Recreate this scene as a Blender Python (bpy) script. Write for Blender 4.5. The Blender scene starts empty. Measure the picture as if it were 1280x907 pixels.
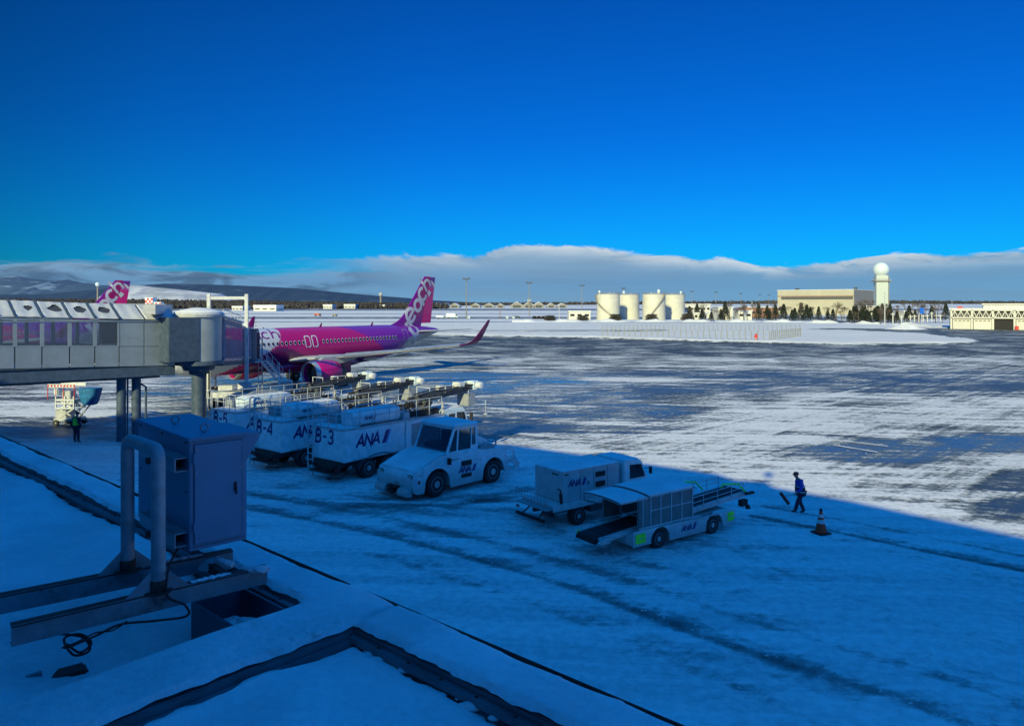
import bpy, bmesh, math, random
import numpy as np
from mathutils import Vector, Matrix
R = math.radians
scene = bpy.context.scene
col = scene.collection
# ------------------------------------------------------------------ camera
CAMH = 8.54
cam_d = bpy.data.cameras.new('camera'); cam = bpy.data.objects.new('camera', cam_d); col.objects.link(cam)
cam.location = (0, 0, CAMH); cam.rotation_euler = (R(90), 0, 0)
cam_d.sensor_width = 36; cam_d.lens = 924/1280*36; cam_d.shift_y = -73.5/1280
cam_d.clip_start = 0.1; cam_d.clip_end = 90000
scene.camera = cam
# ------------------------------------------------------------------ world
SUN_AZ = math.atan2(-0.375, -0.927)          # direction the sun stands in (x, y) from the viewer
SUN_EL = R(24)
scene.view_settings.view_transform = 'Standard'; scene.view_settings.look = 'None'
scene.view_settings.gamma = 1; scene.view_settings.exposure = 0
w = bpy.data.worlds.new('World'); scene.world = w; w.use_nodes = True
wt = w.node_tree; wt.nodes.clear()
class NT:
    """small helper to write node graphs as expressions"""
    def __init__(s, nt): s.nt = nt
    def n(s, t, **k):
        x = s.nt.nodes.new(t)
        for a, b in k.items(): setattr(x, a, b)
        return x
    def put(s, sock, v):
        if isinstance(v, bpy.types.NodeSocket): s.nt.links.new(v, sock)
        else: sock.default_value = v
    def m(s, op, a, b=0.0, c=0.0, clamp=False):
        x = s.n('ShaderNodeMath', operation=op, use_clamp=clamp)
        s.put(x.inputs[0], a); s.put(x.inputs[1], b); s.put(x.inputs[2], c); return x.outputs[0]
    def sm(s, v, a, b, lo=0.0, hi=1.0):
        x = s.n('ShaderNodeMapRange', interpolation_type='SMOOTHSTEP')
        s.put(x.inputs[0], v); x.inputs[1].default_value = a; x.inputs[2].default_value = b
        x.inputs[3].default_value = lo; x.inputs[4].default_value = hi; return x.outputs[0]
    def noise(s, vec, scale, detail=4, rough=.55, dist=0.0):
        x = s.n('ShaderNodeTexNoise'); s.put(x.inputs['Vector'], vec); x.inputs['Scale'].default_value = scale
        x.inputs['Detail'].default_value = detail; x.inputs['Roughness'].default_value = rough
        x.inputs['Distortion'].default_value = dist; return x.outputs['Fac']
    def comb(s, x_, y_, z_=0.0):
        x = s.n('ShaderNodeCombineXYZ'); s.put(x.inputs[0], x_); s.put(x.inputs[1], y_); s.put(x.inputs[2], z_); return x.outputs[0]
    def mix(s, f, a, b):
        x = s.n('ShaderNodeMix', data_type='RGBA'); s.put(x.inputs[0], f)
        s.put(x.inputs[6], a if isinstance(a, bpy.types.NodeSocket) else (*a, 1)[:4])
        s.put(x.inputs[7], b if isinstance(b, bpy.types.NodeSocket) else (*b, 1)[:4]); return x.outputs[2]
    def ramp(s, f, stops, interp='LINEAR'):
        x = s.n('ShaderNodeValToRGB'); s.put(x.inputs[0], f); cr = x.color_ramp; cr.interpolation = interp
        while len(cr.elements) < len(stops): cr.elements.new(.5)
        for e, (p, c) in zip(cr.elements, stops): e.position = p; e.color = (*c, 1) if len(c) == 3 else c
        return x.outputs[0]
W_ = NT(wt)
tc = W_.n('ShaderNodeTexCoord').outputs['Generated']
sep = W_.n('ShaderNodeSeparateXYZ'); wt.links.new(tc, sep.inputs[0]); dx, dy, dz = sep.outputs
sky = W_.n('ShaderNodeTexSky', sky_type='NISHITA', sun_disc=False, sun_elevation=SUN_EL, sun_rotation=SUN_AZ)
sky.altitude = 0; sky.air_density = 1.0; sky.dust_density = 0.15; sky.ozone_density = 4.0
# winter air seen through the vivid processing of the photo: deep, saturated blue within the view
hor = W_.m('SQRT', W_.m('ADD', W_.m('MULTIPLY', dx, dx), W_.m('MULTIPLY', dy, dy)))
el = W_.m('DIVIDE', dz, W_.m('MAXIMUM', hor, .02))
az = W_.m('ARCTAN2', dx, dy)
tint = W_.ramp(W_.m('MULTIPLY', el, 1.6), [(0, (.01, .52, 1.02)), (.12, (.008, .46, 1.0)), (.35, (.006, .36, .96)), (.70, (.006, .31, .86)), (.82, (.04, 1.10, 2.1)), (1, (.06, 1.45, 2.7))])  # sky overhead, out of view, is brightened to lift the shaded areas
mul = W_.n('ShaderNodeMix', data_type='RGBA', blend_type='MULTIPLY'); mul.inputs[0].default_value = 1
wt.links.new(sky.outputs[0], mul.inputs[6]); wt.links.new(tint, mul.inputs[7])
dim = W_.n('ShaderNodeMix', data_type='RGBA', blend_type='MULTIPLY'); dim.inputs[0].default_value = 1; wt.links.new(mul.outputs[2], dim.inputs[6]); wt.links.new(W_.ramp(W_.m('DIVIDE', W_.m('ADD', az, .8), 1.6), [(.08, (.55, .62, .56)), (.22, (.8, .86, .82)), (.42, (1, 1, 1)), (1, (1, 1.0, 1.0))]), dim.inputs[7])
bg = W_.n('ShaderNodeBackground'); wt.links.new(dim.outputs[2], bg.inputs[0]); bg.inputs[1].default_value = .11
# cloud bank low over the far side of the airfield
def azpos(px): return (math.atan((px-640)/924) + .8) / 1.6
tops = [(0, .049), (150, .056), (270, .049), (400, .061), (590, .068), (645, .083), (730, .079), (830, .064), (905, .060), (960, .050), (1050, .053), (1150, .059), (1280, .062)]
hh = W_.ramp(W_.m('DIVIDE', W_.m('ADD', az, .8), 1.6), [(azpos(p), (h*10,)*3) for p, h in tops], 'EASE')
hh = W_.m('MULTIPLY', hh, .1)
cv = W_.comb(W_.m('MULTIPLY', az, 9.0), W_.m('MULTIPLY', el, 34.0), 3.1)
n1 = W_.noise(cv, 1.3, 12, .62, .6)
n2 = W_.noise(W_.comb(W_.m('MULTIPLY', az, 5.0), W_.m('MULTIPLY', el, 60.0), 9.0), 1.0, 6, .6, .2)
rel = W_.m('SUBTRACT', W_.m('ADD', hh, W_.m('MULTIPLY', W_.m('SUBTRACT', n1, .5), .034)), el)
mask = W_.sm(rel, -.001, .0045)
# thinner, torn cloud on the left
left = W_.sm(az, -.30, -.12)
mask = W_.m('MULTIPLY', mask, W_.m('MAXIMUM', left, W_.sm(W_.m('ADD', W_.m('MULTIPLY', n2, .9), W_.sm(el, .055, .01, 0, .5)), .38, .62)), clamp=True)
edge = W_.m('MULTIPLY', W_.sm(rel, .024, .0), W_.sm(n1, .34, .62))
base = W_.ramp(W_.m('MULTIPLY', el, 12.0), [(0, (.17, .37, .58)), (.35, (.14, .32, .55)), (.8, (.26, .42, .60)), (1, (.36, .50, .64))])
base = W_.mix(W_.m('MULTIPLY', W_.m('SUBTRACT', 1.0, left), W_.sm(n1, .42, .6, 0, .75)), base, (.035, .085, .17))
base = W_.mix(W_.sm(az, .12, .35, 0, .55), base, (.15, .36, .58))
cc = W_.mix(W_.m('MULTIPLY', edge, W_.sm(az, -.25, -.02, .15, 1.0)), base, (.66, .75, .82))
cc = W_.mix(W_.sm(n2, .35, .75, 0, .35), cc, (.17, .27, .39))
bg2 = W_.n('ShaderNodeBackground'); wt.links.new(cc, bg2.inputs[0]); bg2.inputs[1].default_value = 1.0
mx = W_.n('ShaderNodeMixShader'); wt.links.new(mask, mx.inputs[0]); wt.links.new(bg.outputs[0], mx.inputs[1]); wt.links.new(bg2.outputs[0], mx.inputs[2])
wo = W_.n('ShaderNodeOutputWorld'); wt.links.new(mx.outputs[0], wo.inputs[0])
# ------------------------------------------------------------------ sun
sd = bpy.data.lights.new('sun', 'SUN'); sd.energy = 5.0; sd.angle = R(.53); sd.color = (1, .94, .50)
sun = bpy.data.objects.new('sun', sd); col.objects.link(sun)
sdir = Vector((math.sin(SUN_AZ)*math.cos(SUN_EL), math.cos(SUN_AZ)*math.cos(SUN_EL), math.sin(SUN_EL)))
sun.rotation_euler = sdir.to_track_quat('Z', 'Y').to_euler(); sun.location = (0, 0, 60)

# ------------------------------------------------------------------ materials
def newmat(name):
    m = bpy.data.materials.new(name); m.use_nodes = True; nt = m.node_tree
    b = nt.nodes['Principled BSDF']; return m, NT(nt), b
def mat(name, c, rough=.5, metal=0.0, var=.12, vs=3.0, dirt=0.0, dirtc=(.12, .11, .10), bump=0.0, bs=20.0, coat=0.0, emit=0, spec=.5, low=0.0):
    m, N, b = newmat(name)
    o = N.n('ShaderNodeTexCoord').outputs['Object']
    f = N.noise(o, vs, 6, .6)
    a = tuple(x*(1-var) for x in c); d = tuple(min(1, x*(1+var)) for x in c)
    cc = N.mix(N.sm(f, .3, .7), a, d)
    if dirt > 0:
        g = N.noise(o, vs*.7, 8, .68, .6)
        cc = N.mix(N.sm(g, .52, .72, 0, dirt), cc, dirtc)
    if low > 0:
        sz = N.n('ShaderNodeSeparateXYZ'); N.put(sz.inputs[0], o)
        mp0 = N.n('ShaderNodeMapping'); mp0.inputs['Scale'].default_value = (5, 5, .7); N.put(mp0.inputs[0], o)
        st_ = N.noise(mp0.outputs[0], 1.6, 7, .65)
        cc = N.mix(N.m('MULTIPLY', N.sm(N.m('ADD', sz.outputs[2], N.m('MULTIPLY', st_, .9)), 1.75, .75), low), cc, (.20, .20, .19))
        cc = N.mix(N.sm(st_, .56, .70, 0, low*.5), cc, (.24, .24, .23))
    N.put(b.inputs['Base Color'], cc)
    N.put(b.inputs['Roughness'], N.sm(f, .2, .8, max(.02, rough-.08), min(1, rough+.08)))
    b.inputs['Metallic'].default_value = metal; b.inputs['Coat Weight'].default_value = coat
    b.inputs['Specular IOR Level'].default_value = spec
    if bump > 0:
        bn = N.n('ShaderNodeBump'); bn.inputs['Strength'].default_value = bump; bn.inputs['Distance'].default_value = .02
        N.put(bn.inputs['Height'], N.noise(o, bs, 5, .6)); N.put(b.inputs['Normal'], bn.outputs[0])
    return m
def attrmat(name, rough=.3, coat=.3, var=.06):
    m, N, b = newmat(name)
    a = N.n('ShaderNodeAttribute', attribute_name='livery')
    o = N.n('ShaderNodeTexCoord').outputs['Object']
    v = N.mix(N.noise(o, 1.5, 6, .6), (1-var*2,)*3, (1, 1, 1))
    x = N.n('ShaderNodeMix', data_type='RGBA', blend_type='MULTIPLY'); x.inputs[0].default_value = 1
    N.put(x.inputs[6], a.outputs['Color']); N.put(x.inputs[7], v); N.put(b.inputs['Base Color'], x.outputs[2])
    b.inputs['Roughness'].default_value = rough; b.inputs['Coat Weight'].default_value = coat
    return m
M = {}
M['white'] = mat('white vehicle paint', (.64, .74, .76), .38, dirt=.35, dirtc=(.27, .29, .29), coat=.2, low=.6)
M['white2'] = mat('white weathered paint', (.62, .64, .64), .5, dirt=.55, dirtc=(.25, .22, .19), low=.4)
M['grey'] = mat('grey painted steel', (.30, .32, .33), .5, dirt=.3)
M['lgrey'] = mat('light grey painted steel', (.46, .48, .49), .45, dirt=.35, dirtc=(.22, .2, .18))
M['dgrey'] = mat('dark grey steel', (.06, .065, .07), .55)
M['black'] = mat('black rubber', (.018, .018, .02), .8, bump=.2)
M['belt'] = mat('black belt rubber', (.02, .018, .022), .75, dirt=.4, dirtc=(.12, .12, .13))
M['rust'] = mat('rusty dark steel', (.05, .035, .03), .8, var=.5, vs=9, dirt=.6, dirtc=(.13, .06, .03), bump=.4)
M['glass'] = mat('dark window glass', (.015, .022, .028), .06, var=.3)
M['rim'] = mat('grey steel wheel rim', (.36, .38, .38), .45, metal=.2, dirt=.4)
M['navy'] = mat('dark blue lettering paint', (.012, .02, .16), .4)
M['midblue'] = mat('bright blue lettering paint', (.02, .12, .55), .4)
M['red'] = mat('red paint', (.55, .03, .02), .5)
M['orange'] = mat('orange cone plastic', (.95, .055, .015), .5, var=.03)
M['dullorange'] = mat('faded orange paint', (.45, .09, .03), .6); M['dullyellow'] = mat('faded yellow paint', (.45, .38, .08), .6)
M['neon'] = mat('fluorescent green paint', (.16, .95, .03), .5, var=.2)
M['tarp'] = mat('blue tarpaulin', (.02, .16, .36), .55, var=.35, vs=4, bump=.5, bs=6)
M['cream'] = mat('cream tank paint', (.60, .58, .49), .55, var=.07, vs=.2, dirt=.12, dirtc=(.4, .36, .26))
M['beige'] = mat('beige metal cladding', (.42, .39, .30), .6, var=.06, vs=.1)
M['tan'] = mat('grey brown cladding', (.24, .22, .19), .6)
M['brick'] = mat('red brown brick', (.30, .15, .10), .8)
M['conc'] = mat('pale concrete', (.45, .45, .43), .8, bump=.2)
M['bldg'] = mat('white building wall', (.62, .61, .56), .7, var=.08, vs=.1)
M['bark'] = mat('grey brown bark', (.10, .075, .055), .9, bump=.5)
M['needle'] = mat('dark conifer needles', (.022, .032, .022), .8, var=.6, vs=2)
M['twig'] = mat('bare brown twigs', (.11, .085, .065), .9, var=.4)
M['shrub'] = mat('dark leafless shrub', (.055, .05, .045), .9, var=.5, vs=1.5)
M['mag'] = mat('magenta aircraft paint', (.55, .0, .17), .28, coat=.4, var=.05)
M['pink'] = mat('hot pink aircraft paint', (.70, .004, .24), .3, coat=.3, var=.05)
M['plum'] = mat('dark plum aircraft paint', (.20, .004, .10), .32, coat=.3)
M['alum'] = mat('bare aluminium', (.62, .63, .63), .32, metal=.7, var=.06)
M['wing'] = mat('grey wing skin', (.42, .44, .46), .4, coat=.1, var=.06)
M['letters'] = mat('pale grey lettering', (.50, .50, .58), .4, var=.04)
M['winred'] = mat('white door outline paint', (.75, .72, .76), .4)
M['skin'] = mat('skin', (.42, .24, .17), .6)
M['cloth_navy'] = mat('navy workwear', (.012, .02, .05), .85, bump=.3)
M['cloth_blue'] = mat('blue rain jacket', (.015, .06, .40), .7, bump=.3)
M['hivis'] = mat('yellow green safety vest', (.30, .75, .06), .7)
M['refl'] = mat('silver reflective tape', (.62, .64, .62), .35)
M['clad'] = mat('grey aluminium cladding', (.30, .345, .36), .33, metal=.35, var=.12, vs=.8, dirt=.25)
M['claddk'] = mat('dark blue grey girder paint', (.06, .09, .13), .45, var=.2)
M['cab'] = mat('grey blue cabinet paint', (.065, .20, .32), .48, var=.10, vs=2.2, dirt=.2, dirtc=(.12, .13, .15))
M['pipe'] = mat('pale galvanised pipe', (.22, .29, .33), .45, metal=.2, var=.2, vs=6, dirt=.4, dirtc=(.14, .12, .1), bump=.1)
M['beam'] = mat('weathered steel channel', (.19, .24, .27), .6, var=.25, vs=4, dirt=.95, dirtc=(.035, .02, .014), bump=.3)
M['flash'] = mat('grey roof flashing', (.13, .155, .18), .5, var=.3, vs=2, dirt=.4, dirtc=(.05, .045, .04))
def snowmat(name, c=(.80, .82, .84), bump=.5, bs=3.0, dist=.06, grime=.0):
    m, N, b = newmat(name)
    o = N.n('ShaderNodeTexCoord').outputs['Object']
    f = N.noise(o, .8, 8, .6)
    cc = N.mix(N.sm(N.m('ADD', N.m('MULTIPLY', f, .6), N.m('MULTIPLY', N.noise(o, 14, 6, .7), .4)), .38, .62), tuple(x*.80 for x in c), c)
    if grime: cc = N.mix(N.sm(N.noise(o, 2.2, 9, .7), .56, .72, 0, grime), cc, (.25, .25, .26))
    N.put(b.inputs['Base Color'], cc); b.inputs['Roughness'].default_value = .75
    b.inputs['Specular IOR Level'].default_value = .25
    bn = N.n('ShaderNodeBump'); bn.inputs['Strength'].default_value = bump; bn.inputs['Distance'].default_value = dist
    N.put(bn.inputs['Height'], N.m('ADD', N.noise(o, bs, 10, .66), N.m('ADD', N.m('MULTIPLY', N.noise(o, bs*9, 5, .65), .32), N.m('MULTIPLY', N.noise(o, 70, 3, .6), .06))))
    N.put(b.inputs['Normal'], bn.outputs[0]); return m
M['snow'] = snowmat('packed snow')
M['snow_rough'] = snowmat('windblown roof snow', bump=.9, bs=2.2, dist=.06, grime=.35)
M['snow_roof'] = snowmat('smooth roof snow', bump=.65, bs=1.8, dist=.05, grime=.14)
M['snow_dusty'] = snowmat('thin dirty roof snow', (.60, .62, .63), bump=.7, bs=2.2, dist=.04, grime=.5)
def glassmat(nm='tinted walkway glass', tc=(.74, .79, .84, 1)):
    m, N, b = newmat(nm)
    tr = N.n('ShaderNodeBsdfTransparent'); tr.inputs[0].default_value = tc
    gl = N.n('ShaderNodeBsdfGlossy'); gl.inputs[0].default_value = (.7, .8, .9, 1); gl.inputs[1].default_value = .03
    lw = N.n('ShaderNodeLayerWeight'); lw.inputs[0].default_value = .25
    ms = N.n('ShaderNodeMixShader'); N.put(ms.inputs[0], N.m('ADD', N.m('MULTIPLY', lw.outputs['Facing'], .35), .06))
    N.put(ms.inputs[1], tr.outputs[0]); N.put(ms.inputs[2], gl.outputs[0])
    out = N.nt.nodes['Material Output']; N.nt.links.new(ms.outputs[0], out.inputs[0]); return m
M['tint'] = glassmat(); M['cabtint'] = glassmat('dark cab glass', (.40, .46, .50, 1))

# ------------------------------------------------------------------ mesh helpers
class MB:
    def __init__(s): s.v = []; s.f = []
    def add(s, vs, fs):
        o = len(s.v); s.v += [tuple(v) for v in vs]; s.f += [tuple(i+o for i in f) for f in fs]; return s
    def box(s, x0, x1, y0, y1, z0, z1):
        vs = [(x, y, z) for x in (x0, x1) for y in (y0, y1) for z in (z0, z1)]
        return s.add(vs, [(0, 1, 3, 2), (4, 6, 7, 5), (0, 4, 5, 1), (2, 3, 7, 6), (0, 2, 6, 4), (1, 5, 7, 3)])
    def beam(s, p, q, wd, h, up=(0, 0, 1)):
        p, q = Vector(p), Vector(q); d = (q-p).normalized(); u = Vector(up)
        if abs(d.dot(u)) > .98: u = Vector((1, 0, 0))
        sd_ = d.cross(u).normalized()*wd/2; u = sd_.cross(d).normalized()*h/2
        vs = [a+b+c for a in (p, q) for b in (-sd_, sd_) for c in (-u, u)]
        return s.add(vs, [(0, 1, 3, 2), (4, 6, 7, 5), (0, 4, 5, 1), (2, 3, 7, 6), (0, 2, 6, 4), (1, 5, 7, 3)])
    def tube(s, pts, r, n=8, cap=True):
        pts = [Vector(p) for p in pts]; rs = r if isinstance(r, (list, tuple)) else [r]*len(pts); prev = None; rings = []
        for i, p in enumerate(pts):
            d = (pts[min(i+1, len(pts)-1)]-pts[max(i-1, 0)]).normalized()
            a = prev if prev is not None else (Vector((0, 0, 1)) if abs(d.z) < .9 else Vector((1, 0, 0)))
            a = (a-d*a.dot(d)).normalized(); prev = a; b = d.cross(a)
            rings.append([p+(a*math.cos(t)+b*math.sin(t))*rs[i] for t in [2*math.pi*k/n for k in range(n)]])
        return s.loft(rings, cap)
    def loft(s, rings, cap=True, closed=True):
        n = len(rings[0]); vs = [v for r in rings for v in r]; fs = []
        for i in range(len(rings)-1):
            for k in range(n if closed else n-1):
                fs.append((i*n+k, i*n+(k+1) % n, (i+1)*n+(k+1) % n, (i+1)*n+k))
        if cap: fs.append(tuple(range(n-1, -1, -1))); fs.append(tuple((len(rings)-1)*n+k for k in range(n)))
        return s.add(vs, fs)
    def lathe(s, prof, n=24, c=(0, 0, 0), axis='z', cap=True):
        rings = []
        for r, h in prof:
            ring = []
            for k in range(n):
                t = 2*math.pi*k/n; a, b = r*math.cos(t), r*math.sin(t)
                ring.append({'z': (c[0]+a, c[1]+b, c[2]+h), 'y': (c[0]+a, c[1]+h, c[2]-b), 'x': (c[0]+h, c[1]+a, c[2]+b)}[axis])
            rings.append(ring)
        return s.loft(rings, cap)
    def side(s, pts, y0, y1):           # profile in x,z pushed along y
        n = len(pts); vs = [(x, y0, z) for x, z in pts]+[(x, y1, z) for x, z in pts]
        return s.add(vs, [tuple(range(n)), tuple(range(2*n-1, n-1, -1))]+[(i, i+n, (i+1) % n+n, (i+1) % n) for i in range(n)])
    def prism(s, pts, z0, z1):
        n = len(pts); vs = [(x, y, z0) for x, y in pts]+[(x, y, z1) for x, y in pts]
        return s.add(vs, [tuple(range(n-1, -1, -1)), tuple(range(n, 2*n))]+[(i, (i+1) % n, (i+1) % n+n, i+n) for i in range(n)])
    def quad(s, *p): return s.add(p, [tuple(range(len(p)))])
    def ball(s, c, r, n=16, m=10):
        pr = [(max(1e-3, math.sin(math.pi*i/m))*1.0, -math.cos(math.pi*i/m)) for i in range(m+1)]
        rr = r if isinstance(r, (tuple, list)) else (r, r, r)
        rings = [[(c[0]+a*math.cos(2*math.pi*k/n)*rr[0], c[1]+a*math.sin(2*math.pi*k/n)*rr[1], c[2]+h*rr[2]) for k in range(n)] for a, h in pr]
        return s.loft(rings)
    def build(s, name, m, parent=None, smooth=False, bevel=0.0, seg=2, auto=True):
        me = bpy.data.meshes.new(name); me.from_pydata(s.v, [], s.f)
        bm = bmesh.new(); bm.from_mesh(me)
        bmesh.ops.recalc_face_normals(bm, faces=bm.faces)
        if bevel:
            ed = [e for e in bm.edges if len(e.link_faces) == 2 and e.calc_face_angle() > .4]
            bmesh.ops.bevel(bm, geom=ed, offset=bevel, segments=seg, affect='EDGES', clamp_overlap=True)
        if smooth:
            for f in bm.faces: f.smooth = True
            for e in bm.edges:
                if len(e.link_faces) == 2 and e.calc_face_angle() > .7: e.smooth = False
        bm.to_mesh(me); bm.free()
        me.materials.append(m if not isinstance(m, str) else M[m])
        o = bpy.data.objects.new(name, me); col.objects.link(o)
        if parent: o.parent = parent
        return o
def tag(o, label, cat, group=None):
    o['label'] = label; o['category'] = cat
    if group: o['group'] = group
    return o
def thing(name, label, cat, loc=(0, 0, 0), rz=0.0, group=None):
    o = bpy.data.objects.new(name, None); o.empty_display_size = .5; col.objects.link(o)
    o.location = loc; o.rotation_euler = (0, 0, rz); return tag(o, label, cat, group)
def struct(o): o['kind'] = 'structure'; return o
def copy_tree(o, parent=None):
    c = o.copy(); col.objects.link(c)
    if parent: c.parent = parent; c.matrix_parent_inverse = o.matrix_parent_inverse.copy()
    for ch in list(o.children): copy_tree(ch, c)
    return c
def put_copy(o, loc, rz, label, group=None):
    c = copy_tree(o); c.location = loc; c.rotation_euler = (0, 0, rz); c['label'] = label
    if group: c['group'] = group
    return c
def snowcap(name, x0, x1, y0, y1, z, th, parent, seed=0, n=None, edge=.12, m='snow_roof', arch=0.0):
    rd = np.random.RandomState(seed); nx = max(6, int((x1-x0)/.12)); ny = max(6, int((y1-y0)/.12))
    nx, ny = min(nx, 70), min(ny, 40)
    ph = rd.rand(8)*6.28; b = MB(); vs = []
    for i in range(nx+1):
        for j in range(ny+1):
            u, v = i/nx, j/ny; x = x0+(x1-x0)*u; y = y0+(y1-y0)*v
            wob = .5+.25*math.sin(x*2.1+ph[0])+.25*math.sin(y*3.3+ph[1]+x)
            e = min(x-x0, x1-x, y-y0, y1-y)/edge; h = th*(.65+.35*wob)*min(1, max(0, e))**.5
            if e <= 0:
                x += .035*math.sin(y*17+ph[2])*(1 if u == 0 else -1 if u == 1 else 0)
                y += .035*math.sin(x*15+ph[3])*(1 if v == 0 else -1 if v == 1 else 0)
            vs.append((x, y, z+h+arch*(1-(2*v-1)**2)))
    fs = [(i*(ny+1)+j, (i+1)*(ny+1)+j, (i+1)*(ny+1)+j+1, i*(ny+1)+j+1) for i in range(nx) for j in range(ny)]
    b.add(vs, fs); bot = [(x0, y0, z-.004), (x1, y0, z-.004), (x1, y1, z-.004), (x0, y1, z-.004)]
    return b.build(name, m, parent, smooth=True)
def wheel(parent, x, y, r, wd, out=1, dual=False, z=None):
    z = r if z is None else z; b = MB()
    h = wd/2
    b.lathe([(r*.58, -h), (r*.9, -h), (r*.985, -h*.72), (r, -h*.3), (r, h*.3), (r*.985, h*.72), (r*.9, h), (r*.58, h)], 28, (x, y, z), 'y')
    t = b.build('wheel', 'black', parent, smooth=True)
    q = MB(); s_ = out
    q.lathe([(r*.62, h*.95*s_), (r*.56, h*1.04*s_), (r*.5, h*.7*s_), (r*.3, h*.62*s_), (r*.27, h*1.0*s_), (r*.16, h*1.05*s_), (.001, h*1.05*s_)], 24, (x, y, z), 'y', cap=False)
    for k in range(8):
        a = k*math.pi/4; q.lathe([(.02, h*.62*s_), (.02, h*.78*s_), (.001, h*.8*s_)], 6, (x+r*.4*math.cos(a), y, z+r*.4*math.sin(a)), 'y')
    q.build('rim', 'rim', t, smooth=True)
    return t
# --- stroke lettering -------------------------------------------------------
def arc(cx, cy, r, a0, a1, n=14, ry=None):
    ry = ry or r
    return [(cx+r*math.cos(R(a0+(a1-a0)*i/n)), cy+ry*math.sin(R(a0+(a1-a0)*i/n))) for i in range(n+1)]
GL = {
 'A': (.8, [[(0, 0), (.4, 1), (.8, 0)], [(.14, .34), (.66, .34)]]),
 'N': (.72, [[(0, 0), (0, 1), (.72, 0), (.72, 1)]]),
 'B': (.62, [[(0, -.12), (0, 1)], [(0, 1), (.3, 1)]+arc(.3, .76, .24, 90, -90, 8)+[(.1, .52)], [(.1, .52), (.32, .52)]+arc(.32, .26, .27, 90, -90, 8, .26)+[(0, 0)]]),
 '-': (.5, [[(.05, .48), (.45, .48)]]),
 '3': (.6, [arc(.28, .74, .26, 150, -80, 12)+arc(.28, .25, .3, 80, -150, 12, .25)]),
 '4': (.66, [[(.5, 0), (.5, 1), (0, .3), (.68, .3)]]),
 '5': (.6, [[(.55, 1), (.1, 1), (.06, .56)]+arc(.28, .31, .3, 110, -150, 14, .31)]),
 '0': (.6, [arc(.3, .78, .24, 0, 180, 8, .2)+arc(.3, .22, .24, 180, 360, 8, .2)+[(.54, .78)]]),
 'p': (1.14, [arc(.55, .52, .37, -170, 190, 26), [(.06, .95), (.06, -.62)]]),
 'e': (1.1, [arc(.5, .5, .42, -40, -350, 26)+[(.1, .42)]]),
 'a': (1.14, [arc(.45, .47, .36, 10, 370, 26), [(.97, .95), (.97, .02)]]),
 'c': (.98, [arc(.5, .5, .42, 48, 312, 22)]),
 'h': (1.0, [[(.1, .06), (.1, 1.55)], [(.1, .5)]+arc(.48, .52, .38, 180, 0, 14)+[(.86, .06)]]),
}
def ribbon(b, pts, wd, mp, maxl):
    P = [Vector(p) for p in pts]; Q = [P[0]]
    for a, c in zip(P, P[1:]):
        k = max(1, int((c-a).length/maxl))
        for i in range(1, k+1): Q.append(a+(c-a)*i/k)
    n = len(Q); vs = []; ns = 5
    for i, p in enumerate(Q):
        d0 = (Q[i]-Q[i-1]).normalized() if i else (Q[1]-Q[0]).normalized()
        d1 = (Q[i+1]-Q[i]).normalized() if i < n-1 else d0
        d = (d0+d1); d = d.normalized() if d.length > .2 else d1
        sc_ = 1/max(.45, d.dot(d1)); nn = Vector((-d.y, d.x))*wd/2*sc_
        for j in range(ns): q = p+nn*(2*j/(ns-1)-1); vs.append(mp(q.x, q.y))
    b.add(vs, [(i*ns+j, (i+1)*ns+j, (i+1)*ns+j+1, i*ns+j+1) for i in range(n-1) for j in range(ns-1)])
def textmb(txt, mp, h, wt_=.16, italic=0.0, gap=.22, maxl=.3, b=None):
    b = b or MB(); x = 0
    for ch in txt:
        if ch == ' ': x += .5; continue
        wd, st = GL[ch]
        for k, s_ in enumerate(st):
            off = 0
            ribbon(b, [((x+px+italic*py)*h, py*h) for px, py in s_], wt_*h, mp, maxl*h)
        x += wd+gap
    return b, (x-gap)*h
def flat_map(o, u, v, nrm, eps=.006):
    o, u, v, nrm = Vector(o), Vector(u), Vector(v), Vector(nrm)
    return lambda a, c: o+u*a+v*c+nrm*eps
def airline_mark(parent, o, u, nrm, h):
    mp = flat_map(o, u, (0, 0, 1), nrm)
    b, wdt = textmb('ANA', mp, h, .21, .25, .12); b.build('lettering', 'navy', parent)
    x = wdt+.34*h
    q = MB(); q.quad(mp(x, -.04*h), mp(x+.42*h, -.04*h), mp(x+.95*h, 1.1*h), mp(x+.53*h, 1.1*h)); q.build('logo_slash', 'navy', parent)
    q = MB(); q.quad(mp(x+.46*h, -.04*h), mp(x+.60*h, -.04*h), mp(x+1.12*h, 1.1*h), mp(x+.99*h, 1.1*h)); q.build('logo_stripe', 'midblue', parent)

def at(px, py, z=0.0):
    """where the sight line to photo pixel (px, py) meets height z"""
    d = (CAMH-z)*924/(py-380); return Vector(((px-640)/924*d, d, z))

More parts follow.
